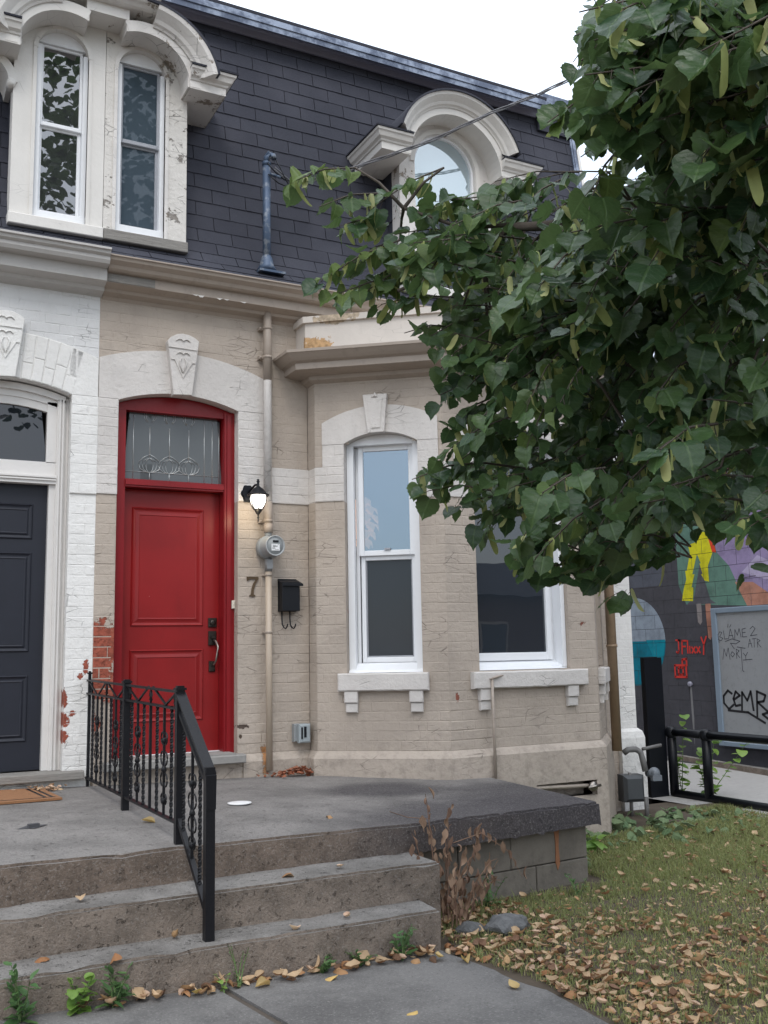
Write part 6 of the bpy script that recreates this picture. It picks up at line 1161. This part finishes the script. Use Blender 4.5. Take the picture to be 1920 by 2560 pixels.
s.tube([(3.6, -6.2, -.2), (3.58, -6.2, .8), (3.62, -6.15, 2.0), (3.55, -6.05, 3.0), (3.5, -6.0, 4.2)], [.16, .13, .12, .11, .08], 14); s.build('trunk', m_bark, tree)
BRN = [[(3.55, -6.05, 2.6), (2.9, -5.9, 2.75), (2.41, -5.66, 2.81), (2.16, -5.31, 2.83), (2.05, -5.09, 2.87), (1.94, -4.92, 2.92), (1.82, -4.8, 2.93), (1.62, -4.72, 3.0)], [(2.05, -5.09, 2.87), (1.93, -4.91, 2.91), (1.88, -4.82, 2.84), (1.6, -4.7, 2.7)], [(3.55, -6.05, 2.9), (2.6, -5.9, 3.1), (2.0, -5.6, 3.3), (1.5, -5.6, 3.5)], [(3.6, -6.1, 2.4), (2.9, -5.95, 2.5), (2.26, -5.76, 2.47), (2.13, -5.58, 2.51), (1.9, -5.2, 2.45)], [(3.6, -6.1, 2.2), (3.1, -5.5, 2.25), (2.7, -5.1, 2.15), (2.4, -4.9, 2.0)], [(3.5, -6.0, 3.2), (3.0, -5.2, 3.4), (2.5, -4.8, 3.2), (2.2, -4.6, 3.0)]]
for P in BRN:
    s = MB(); n = len(P); s.tube(P, [.006+.016*(1-i/(n-1))**1.5 for i in range(n)], 8); s.build('branch', m_bark, tree)
def Q_(p, out):        # keep the lower edge of the crown where the pruned branches end
    a = project(p+out*.07)
    if a is None: return False
    x, y = a[0], a[1]
    if (990 < x < 1345 and y < 425+rr(0, 30)) or (x < 1420 and y < 285) or (x < 1000 and y < 405) or (1340 <= x < 1420 and y < 300): return True
    if (x < 1010 and y > 840) or (x < 1100 and 860 < y < 1170 and x < 1075) or (x < 800 and 540 < y < 680) or (1340 < x < 1510 and 405 < y < 490 and random.random() < .85) or (1100 < x < 1340 and y < 445) or (1340 < x < 1450 and 340 < y < 410 and random.random() < .5): return True
    return a[0] > 1560 and a[1] > (1335 if 1660 < a[0] < 1775 else 1445+(rr(0, 60) if a[0] > 1775 else 0))
s = MB(); placed = []
anchors = [Vector(p) for P in BRN for p in P[1:]]
TW2 = []
for k, T in enumerate(TW):
    TW2.append(T)
    if k > 42 and random.random() < .72:
        j_ = (rr(-.07, .07), rr(.05, .5), rr(-.07, .07)); j2 = (rr(-.07, .07), rr(-.07, .07), rr(-.05, .07)); TW2.append((T[0]+j_[0]+j2[0], T[1]+j_[1]+j2[1], T[2]+j_[2]+j2[2], T[3]+j_[0]*.8, T[4]+j_[1], T[5]+j_[2]*.8))
for k, T in enumerate(TW2):
    B, E_ = Vector(T[:3]), Vector(T[3:]); d = (E_-B)
    if Q_(E_, Vector((0, 0, 0))): continue
    if k % 3 == 0:
        A_ = min(anchors, key=lambda a: (a-B).length)
        if (A_-B).length < .7 and not Q_((A_+B)/2, Vector((0, 0, 0))): s.tube([A_, (A_+B)/2+Vector((0, 0, .02)), B], [.007, .005, .004], 4, caps=False)
    mid = (B+E_)/2+Vector((0, 0, .02)); kept = 0
    n = random.randint(9, 13); yl = noise.noise(E_*1.4+Vector((5, 0, 0)))+.25*(E_.x < 1.75)+.2*(k < 30)
    for i in range(n):
        f = (i+.6)/n; p = B+d*f+Vector((0, 0, .02*math.sin(PI*f))); sg = 1 if i % 2 else -1
        side = d.cross(Vector((0, 0, 1))).normalized()*sg
        out = (d.normalized()*rr(.3, .9)+side*rr(.2, 1.)+Vector((0, 0, rr(-1.3, .05)))).normalized()
        if i == n-1: out = (d.normalized()+Vector((0, 0, rr(-.7, -.2)))).normalized()
        pl = rr(.02, .045); q = p+out*pl
        if Q_(q, out): continue
        up = (Vector((0, 0, 1))+Vector((rr(-.6, .6), rr(-.9, .3), 0))).normalized()
        s.tube([p, q], .0011, 3, caps=False); kept += 1
        lt2 = random.random() < .035+.5*max(0, yl)*(project(E_)[0] < 1350); placed.append((random.choice(LM2 if lt2 else LM), orient(q, out+Vector((0, 0, rr(-.5, 0))), up, rr(.62, 1.12)), 2 if lt2 else 0))
        if random.random() < .2+.3*max(0, yl):
            o2 = Vector((rr(-.5, .5), rr(-.5, .5), -1)); placed.append((random.choice(BM), orient(p, o2, Vector((rr(-1, 1), rr(-1, 1), .2)), rr(.8, 1.35)), 1))
    if kept > 3: s.tube([B, mid, E_], [.0035, .0028, .0015], 4, caps=False)
stuff(s.build('twigs', m_bark, tree, fix=False))
crown = []
while len(crown) < 2500:      # the upper crown above the frame: it shades the branches below and mirrors in the dormer windows
    v = Vector((rr(-1, 1), rr(-1, 1), rr(-1, 1)))
    if v.length > 1 or v.length < .25 or noise.noise(v*2.6) < -.08: continue
    p = Vector((2.7+v.x*2.3, -7.1+v.y*2.0, 7.9+v.z*3.3)); q = project(p)
    if q and q[1] > -160: continue
    crown.append((random.choice(LM), orient(p, (rr(-1, 1), rr(-1, 1), rr(-1, .1)), (rr(-.5, .5), rr(-.5, .5), 1), rr(1.5, 2.4)), 0))
joined('upper_crown', None, [m_leaf], crown, tree)
def vis(M):
    q = project(M.translation)
    if q is None or not (0 < q[0] < 1920 and 0 < q[1] < 2560): return 1e9
    return q[2]
placed.sort(key=lambda t: vis(t[1]))
for me, M, k in placed[:300]:
    o = bpy.data.objects.new('bract' if k == 1 else 'leaf', me); C.objects.link(o); o.parent = tree; o.matrix_parent_inverse = Matrix.Translation(-ROOT[tree.name]); o.matrix_basis = M
joined('foliage', None, [m_leaf, m_bract, m_leaf2], placed[300:], tree)
# ------------------------------------------------------------------ lawn: grass blades, fallen leaves
def in_lawn(x, y):
    if y > -.9 and x < 6.9: return x > 4.55+.0 and y < -.95
    if x < 4.48 and y > -2.28: return False
    if y > -3.03: return x > 2.86 and x < 7.4
    return walk_edge(y)+.03 < x < 7.4
gv, gf = [], []; cnt = 0
while cnt < 42000:
    x, y = rr(2.75, 7.4), rr(-5.0, -.4)
    q = project((x, y, 0))
    if q is None or q[0] > 1990 or q[1] > 2640 or not in_lawn(x, y): cnt += 1 if random.random() < .02 else 0; continue
    dens = .45+.55*noise.noise(Vector((x*1.7, y*1.7, 3)))+.5*(1 if y > -2.6 else 0)
    if random.random() > dens+.25: continue
    a = rr(0, 2*PI); h = rr(.025, .065)*(1.15 if y > -2.4 else .85); w_ = rr(.0015, .0032); lx, ly = math.cos(a), math.sin(a); b2 = rr(.2, 1.1)*h; z = gz(x, y)-.004
    t1 = Vector((x+lx*b2*.35, y+ly*b2*.35, z+h*.62)); t2 = Vector((x+lx*b2, y+ly*b2, z+h*rr(.55, 1.))); wx, wy = -ly*w_, lx*w_; k = len(gv)
    gv += [(x-wx, y-wy, z), (x+wx, y+wy, z), (t1.x+wx*.8, t1.y+wy*.8, t1.z), (t1.x-wx*.8, t1.y-wy*.8, t1.z), tuple(t2)]; gf += [(k, k+1, k+2, k+3), (k+3, k+2, k+4)]; cnt += 1
me = bpy.data.meshes.new('grass'); me.from_pydata(gv, [], gf); me.materials.append(m_grass); go = bpy.data.objects.new('grass', me); C.objects.link(go); stuff(go); go['label'] = 'short patchy lawn grass between the walk and the fence'
def litter_mesh(seed, mat, L=.06, slim=1.):
    rnd = random.Random(seed); n = 6; V = []; cw = rnd.uniform(1.2, 3.2); cl = rnd.uniform(-.5, 1.8); wd = rnd.uniform(.28, .62)*L*slim
    prof = [.12, .75, 1, .9, .6, .05]
    for i in range(n):
        t = i/(n-1)
        for j in (-1, -.5, 0, .5, 1):
            w_ = wd*prof[i]*j; a = cw*j*.55+rnd.uniform(-.1, .1); R_ = wd/ max(.2, cw*.55)
            y_ = R_*math.sin(a)*prof[i]; z_ = R_*(1-math.cos(a))*prof[i]
            x_ = (t-.5)*L; z_ += cl*.25*L*(2*t-1)**2+rnd.uniform(-.03, .03)*L
            V.append((x_, y_, z_))
    fs = [(i*5+j, i*5+j+1, i*5+j+6, i*5+j+5) for i in range(n-1) for j in range(4)]
    me = bpy.data.meshes.new('fallen_leaf'); me.from_pydata(V, [], fs); me.materials.append(mat)
    for p in me.polygons: p.use_smooth = True
    return me
LT = [litter_mesh(i, (m_litter2, m_litter, m_litter, m_litter3, m_litter)[i % 5], .048+.03*((i*7) % 5)/4, (1, 1, .6, 1, .75)[i % 5]) for i in range(25)]; LY_ = [litter_mesh(50+i, m_yleaf, .075) for i in range(3)]
def lay_leaf(x, y, z, me=None, s=1.):
    M = Matrix.Translation((x, y, z+rr(.004, .03))) @ Matrix.Rotation(rr(0, 2*PI), 4, 'Z') @ Matrix.Rotation(rr(-.5, .5), 4, 'X') @ Matrix.Rotation(rr(-.4, .4), 4, 'Y')
    if random.random() < .35: M = M @ Matrix.Rotation(PI, 4, 'X')
    return (me or random.choice(LT), M @ Matrix.Scale(s, 4), 0)
fall = []
while len(fall) < 1450:
    x, y = rr(2.7, 7.4), rr(-5.0, -.6); q = project((x, y, 0))
    if q is None or q[0] > 1960 or q[1] > 2620: continue
    if not in_lawn(x, y): continue
    edge = max(0, 1-abs(x-walk_edge(y))/.5) if y < -3 else 0
    d = .09+.7*edge+.80*max(0, min(1, (-y-2.7)/1.3))*(.5+1.3*noise.noise(Vector((x*2.1, y*2.1, 9))))
    if 2.7 < x < 3.6 and -3.1 < y < -2.3: d += .55
    if random.random() > d: continue
    fall.append(lay_leaf(x, y, gz(x, y), s=rr(.42, 1.15)))
for i in range(150):    # drift along the foot of the steps
    x = rr(.6, 3.0); t = abs(random.gauss(0, .045)); y = F2(x)-.02-t if x < 2.74 else rr(-3.06, -2.8)
    if random.random() < (x-.4)/2.2: fall.append(lay_leaf(x, y, walk_z(x), s=rr(.8, 1.3)))
def lv(t): q = project(t[1].translation); return q[2]/max(.3, t[1].to_scale()[0]) if q and 0 < q[0] < 1920 and 0 < q[1] < 2560 else 1e9
fall.sort(key=lv)
for me, M, k in fall[:300]:
    o = bpy.data.objects.new('fallen_leaf', me); C.objects.link(o); o.matrix_world = M; tag(o, 'dry curled fallen leaf lying in the litter beside the walk', 'leaf', 'fallen leaves on the lawn')
bits = []
while len(bits) < 2200:
    x, y = rr(2.7, 7.4), rr(-5.0, -.9); q = project((x, y, 0))
    if q is None or q[0] > 1960 or q[1] > 2620 or not in_lawn(x, y) or random.random() > .25+.5*max(0, min(1, (-y-2.4)/1.3)): continue
    bits.append(lay_leaf(x, y, gz(x, y)-.006, s=rr(.14, .42)))
LMT = [m_litter, m_litter2, m_litter3]
lt_ = joined('leaf_litter', None, LMT, [(me, M, LMT.index(me.materials[0])) for me, M, k in fall[300:]+bits]); lt_['label'] = 'scattered brown fallen leaves over the lawn'
tz0 = lambda x: .327-.006*(x-.8); tz1 = lambda x: .148-.009*(x-.8)
LT = [litter_mesh(i, m_litter if i % 3 else m_litter2, .055+.02*((i*7) % 3)/2) for i in range(14)]
singles = [(1.53, -1.69, land_z(1.53, -1.69), LY_[0], 'ochre leaf lying on the porch landing beside the railing'), (2.02, -2.62, tz0(2), LT[1], 'curled brown leaf on the upper step right of the railing'), (2.33, -2.60, tz0(2.3), LT[3], 'pale small leaf on the upper step near its middle'), (.98, -2.60, tz0(1), LT[4], 'tan leaf on the upper step at the far left'),
 (2.25, -2.86, tz1(2.2), LT[0], 'long pale leaf on the lower step right of the railing'), (1.93, -2.93, tz1(1.9), LT[6], 'small cream leaf near the front of the lower step'), (1.37, -2.80, tz1(1.3), LT[2], 'dark red leaf at the back of the lower step left of the railing'), (.76, -2.83, tz1(.8), LT[5], 'brown leaf at the left end of the lower step'), (1.05, -3.01, tz1(1)+.0, LT[7], 'rusty leaf on the front edge of the lowest step'),
 (1.40, -3.09, walk_z(1.4), LY_[1], 'yellow leaf on the walk below the lowest step'), (1.70, -3.10, walk_z(1.7), LY_[2], 'yellow curled leaf on the walk beside the joint'), (2.02, -3.13, walk_z(2.0), LY_[0], 'large tan leaf on the walk in front of the steps'), (2.63, -3.10, walk_z(2.6), LY_[1], 'yellow leaf at the right front corner of the walk'), (2.74, -3.18, walk_z(2.7), LY_[2], 'golden leaf on the walk edge beside the lawn'), (2.12, -3.72, walk_z(2.1), LY_[0], 'lone ochre leaf in the middle of the walk'), (2.72, -3.62, walk_z(2.7), LY_[1], 'pale yellow leaf on the curved edge of the walk'), (2.55, -2.0, land_z(2.55, -2.0), LT[8], 'small orange leaf on the dark part of the porch'), (3.40, -1.95, .12, LY_[2], 'large yellow leaf caught at the foot of the dead plant')]
for x, y, z, me, lab in singles:
    o = bpy.data.objects.new('fallen_leaf', me); C.objects.link(o); o.matrix_world = lay_leaf(x, y, z-.004, me, 1.1)[1]; tag(o, lab, 'leaf')
# heap of dry leaves in the corner of the porch
pl_ = []
for i in range(120):
    x = 3.10+random.gauss(0, .13); y = -.10-abs(random.gauss(0, .05))-.25*max(0, x-3.25); pl_.append(lay_leaf(x, y, land_z(x, y)+max(0, .05-.25*abs(x-3.12))*random.random(), s=rr(.45, .8)))
h = joined('leaf_heap', None, [leaf_mat('rust_dry_leaf', (.28, .09, .045), (.38, .15, .09), (.35, .16, .10), .1, .8, .2)], [(a, b, 0) for a, b, c_ in pl_]); h['label'] = 'heap of dry rust-brown leaves against the bay plinth on the porch'
pl_ = []
for i in range(45):
    x = 1.18+random.gauss(0, .08); y = -.10-abs(random.gauss(0, .05)); pl_.append(lay_leaf(x, y, land_z(x, y), s=rr(.3, .7)))
h = joined('leaf_debris', None, [m_litter2], [(a, b, 0) for a, b, c_ in pl_]); h['label'] = 'dry leaf debris behind the corner of the door mat'
# ------------------------------------------------------------------ weeds, dead plant, sapling, ground cover
def plant(name, label, loc, stems, lm, h, mat, n, spread, ls, cat='plant', droop=-.2):
    t = thing(name, label, cat, loc); s = MB(); pl_ = []
    for k in range(stems):
        a = rr(0, 2*PI); lean = rr(.05, spread); top = Vector(loc)+Vector((math.cos(a)*lean, math.sin(a)*lean, h*rr(.7, 1.))); b = Vector(loc)+Vector((rr(-.01, .01), rr(-.01, .01), -.01))
        mid = (b+top)/2+Vector((0, 0, .02)); s.tube([b, mid, top], [.003, .0025, .0012], 5)
        for i in range(n):
            f = (i+1)/n; p = b.lerp(top, f); d = Vector((rr(-1, 1), rr(-1, 1), rr(-.1, .9)+droop)); pl_.append((random.choice(lm), orient(p, d, Vector((rr(-.3, .3), rr(-.3, .3), 1)), ls*rr(.7, 1.2)*(1.1-.5*f)), 0))
    s.build('stem', mat, t, fix=False)
    for me, M, k in pl_[:60]:
        o = bpy.data.objects.new('leaf', me); C.objects.link(o); o.parent = t; o.matrix_parent_inverse = Matrix.Translation(-Vector(loc)); o.matrix_basis = M
    return t
WL = [leaf_mesh('leaf', m_weed, .05, .034, rr(-.1, .3), .3, 'lance', 70+i) for i in range(3)]; WR = [leaf_mesh('leaf', m_weed, .036, .034, rr(0, .3), .2, 'round', 80+i) for i in range(3)]; FRL = [leaf_mesh('leaf', m_fresh, .05, .05, .2, .25, 'round', 90+i) for i in range(3)]
m_stem = plain('green_stem', (.10, .16, .05), .7, .2)
plant('weed', 'tall leafy weed growing at the far left foot of the steps', (.66, -3.09, -.01), 4, WL, .24, m_stem, 10, .06, 1.9)
plant('weed', 'yellow-green broad-leaved weed against the lowest step', (.90, -3.06, -.02), 4, FRL, .17, m_stem, 7, .08, 1.25)
plant('weed', 'pointed-leaf weed right of the yellow-green one', (1.04, -3.08, -.02), 5, WL, .16, m_stem, 8, .08, 1.7)
plant('weed', 'thin feathery weed beside the railing foot', (1.60, -3.06, -.03), 4, [leaf_mesh('leaf', m_weed, .025, .012, .1, .3, 'lance', 99)], .19, m_stem, 14, .05, 1.)
plant('weed', 'small bright green seedling next to the feathery weed', (1.52, -3.09, -.03), 2, FRL, .07, m_stem, 3, .04, .8)
plant('weed', 'low clover-like weed at the foot of the steps, right of their middle', (2.02, -3.02, -.05), 6, WR, .07, m_stem, 5, .10, 1.)
plant('weed', 'trailing round-leaved weed along the lowest step', (2.24, -3.0, -.05), 6, WR, .08, m_stem, 5, .10, 1.)
plant('weed', 'upright green weed at the right end of the lowest step', (2.47, -3.0, -.05), 5, WL, .15, m_stem, 7, .07, 1.5)
plant('weed', 'leafy weed under the porch slab near the dead plant', (3.42, -2.36, -.07), 6, WL, .22, m_stem, 9, .14, 1.2)
plant('weed', 'small weed in the grass before the foundation blocks', (4.05, -2.42, -.07), 4, WL, .14, m_stem, 6, .10, 1.)
DLV = [litter_mesh(200+i, m_dead, .07, .58) for i in range(6)]
dd = thing('dead_plant', 'withered brown plant leaning on the right end of the steps', 'plant', (3.02, -2.55, -.07)); s = MB(); pl_ = []
for bx, by, tx, ty, tzz, n in ((2.98, -2.52, 2.95, -2.45, .64, 15), (3.02, -2.55, 3.10, -2.45, .55, 15), (3.05, -2.58, 3.30, -2.50, .42, 12), (2.96, -2.6, 2.80, -2.55, .35, 9), (3.0, -2.62, 3.10, -2.62, .34, 12), (3.06, -2.55, 3.45, -2.42, .22, 9), (3.04, -2.66, 3.14, -2.72, .2, 9), (2.99, -2.56, 3.0, -2.4, .46, 14), (3.03, -2.5, 3.18, -2.6, .30, 14), (3.0, -2.68, 2.92, -2.78, .25, 12), (3.1, -2.6, 3.25, -2.7, .24, 12), (3.04, -2.5, 3.05, -2.5, .40, 14), (3.12, -2.5, 3.35, -2.6, .14, 10), (2.97, -2.5, 2.88, -2.4, .42, 10)):
    B, T = Vector((bx, by, -.08)), Vector((tx, ty, tzz)); arch_ = [B, B.lerp(T, .5)+Vector((0, 0, .05)), B.lerp(T, .85)+Vector((0, 0, .04)), T]; s.tube(arch_, [.004, .0035, .003, .0015], 5)
    for i in range(n):
        f = (i+1.5)/(n+1); p = B.lerp(T, f)+Vector((rr(-.03, .03), rr(-.03, .03), .03)); pl_.append((random.choice(DLV), orient(p, (rr(-.5, .5), rr(-.5, .5), -1), (rr(-1, 1), rr(-1, 1), .1), rr(.5, 1.15)), 0))
s.tube([(3.1, -2.5, .36), (3.28, -2.52, .40), (3.50, -2.46, .27), (3.62, -2.44, .10)], [.003, .003, .0025, .001], 5); s.tube([(2.96, -2.45, .5), (2.8, -2.5, .53), (2.66, -2.55, .58)], .002, 4)
for i in range(9):
    f = i/8; p = Vector((3.22+.36*f, -2.5, .40-.26*f*f)); pl_.append((random.choice(DLV), orient(p, (rr(-.1, .1), rr(-.1, .1), -1), (rr(-1, 1), rr(-1, 1), .1), rr(.7, 1.1)), 0))
s.build('stem', m_dead, dd, fix=False)
for me, M, k in pl_:
    o = bpy.data.objects.new('withered_leaf', me); C.objects.link(o); o.parent = dd; o.matrix_parent_inverse = Matrix.Translation(-ROOT[dd.name]); o.matrix_basis = M
for nm, lab, loc, tops in (('sapling', 'young green sapling growing by the lane behind the pipe fence', (7.72, .10, -.07), [(.25, .1, .62), (.0, .05, .50), (.45, -.15, .55), (-.1, .0, .35)]), ('sapling', 'small bright sapling tip showing above the pipe rail', (7.64, .38, -.07), [(.08, .0, .82), (.0, .05, .4)])):
    t = thing(nm, lab, 'plant', loc); s = MB(); pl_ = []
    for tp in tops:
        B, T = Vector(loc), Vector(loc)+Vector(tp); s.tube([B, B.lerp(T, .5), T], [.005, .004, .002], 5)
        for i in range(12):
            f = (i+2)/13; p = B.lerp(T, f); pl_.append((random.choice(FRL), orient(p, (rr(-1, 1), rr(-1, 1), rr(-.3, .3)), (rr(-.2, .2), rr(-.2, .2), 1), rr(1.3, 2.3)), 0))
    s.build('stem', m_stem, t, fix=False)
    for me, M, k in pl_:
        o = bpy.data.objects.new('leaf', me); C.objects.link(o); o.parent = t; o.matrix_parent_inverse = Matrix.Translation(-Vector(loc)); o.matrix_basis = M
IV = [leaf_mesh('ground_cover_leaf', m_ivy, .085, .09, rr(0, 1.1), rr(-.8, .9), 'heart', 120+i) for i in range(8)]
pl_ = []
for i in range(480):
    x, y = rr(4.75, 7.5), rr(-1.55, -.35)
    if y > -.55 and x < 6.0 or x > 7.2: continue
    if random.random() > 1.15-abs(y+.75-.12*(x-6))*1.3: continue
    pl_.append((random.choice(IV), orient((x, y, gz(x, y)+rr(.01, .10 if x < 6.2 else .035)), (rr(-1, 1), rr(-1, 1), rr(-.3, .1)), (rr(-.6, .6), rr(-.9, .3), 1), rr(.5, 1.35)), 0))
gc = joined('ground_cover', None, [m_ivy], pl_); gc['label'] = 'broad-leaved pale green ground cover between the bay and the pipe fence'
plant('hosta', 'large pale yellow-green leafy plant beside the corner of the bay', (4.98, -1.30, -.07), 7, [leaf_mesh('leaf', m_fresh, .15, .11, .5, .3, 'round', 140+i) for i in range(3)], .12, m_stem, 3, .2, 1.1)
plant('low_plant', 'dark green leafy plant at the end of the foundation blocks', (4.62, -1.75, -.07), 8, IV, .16, m_stem, 4, .18, .8)
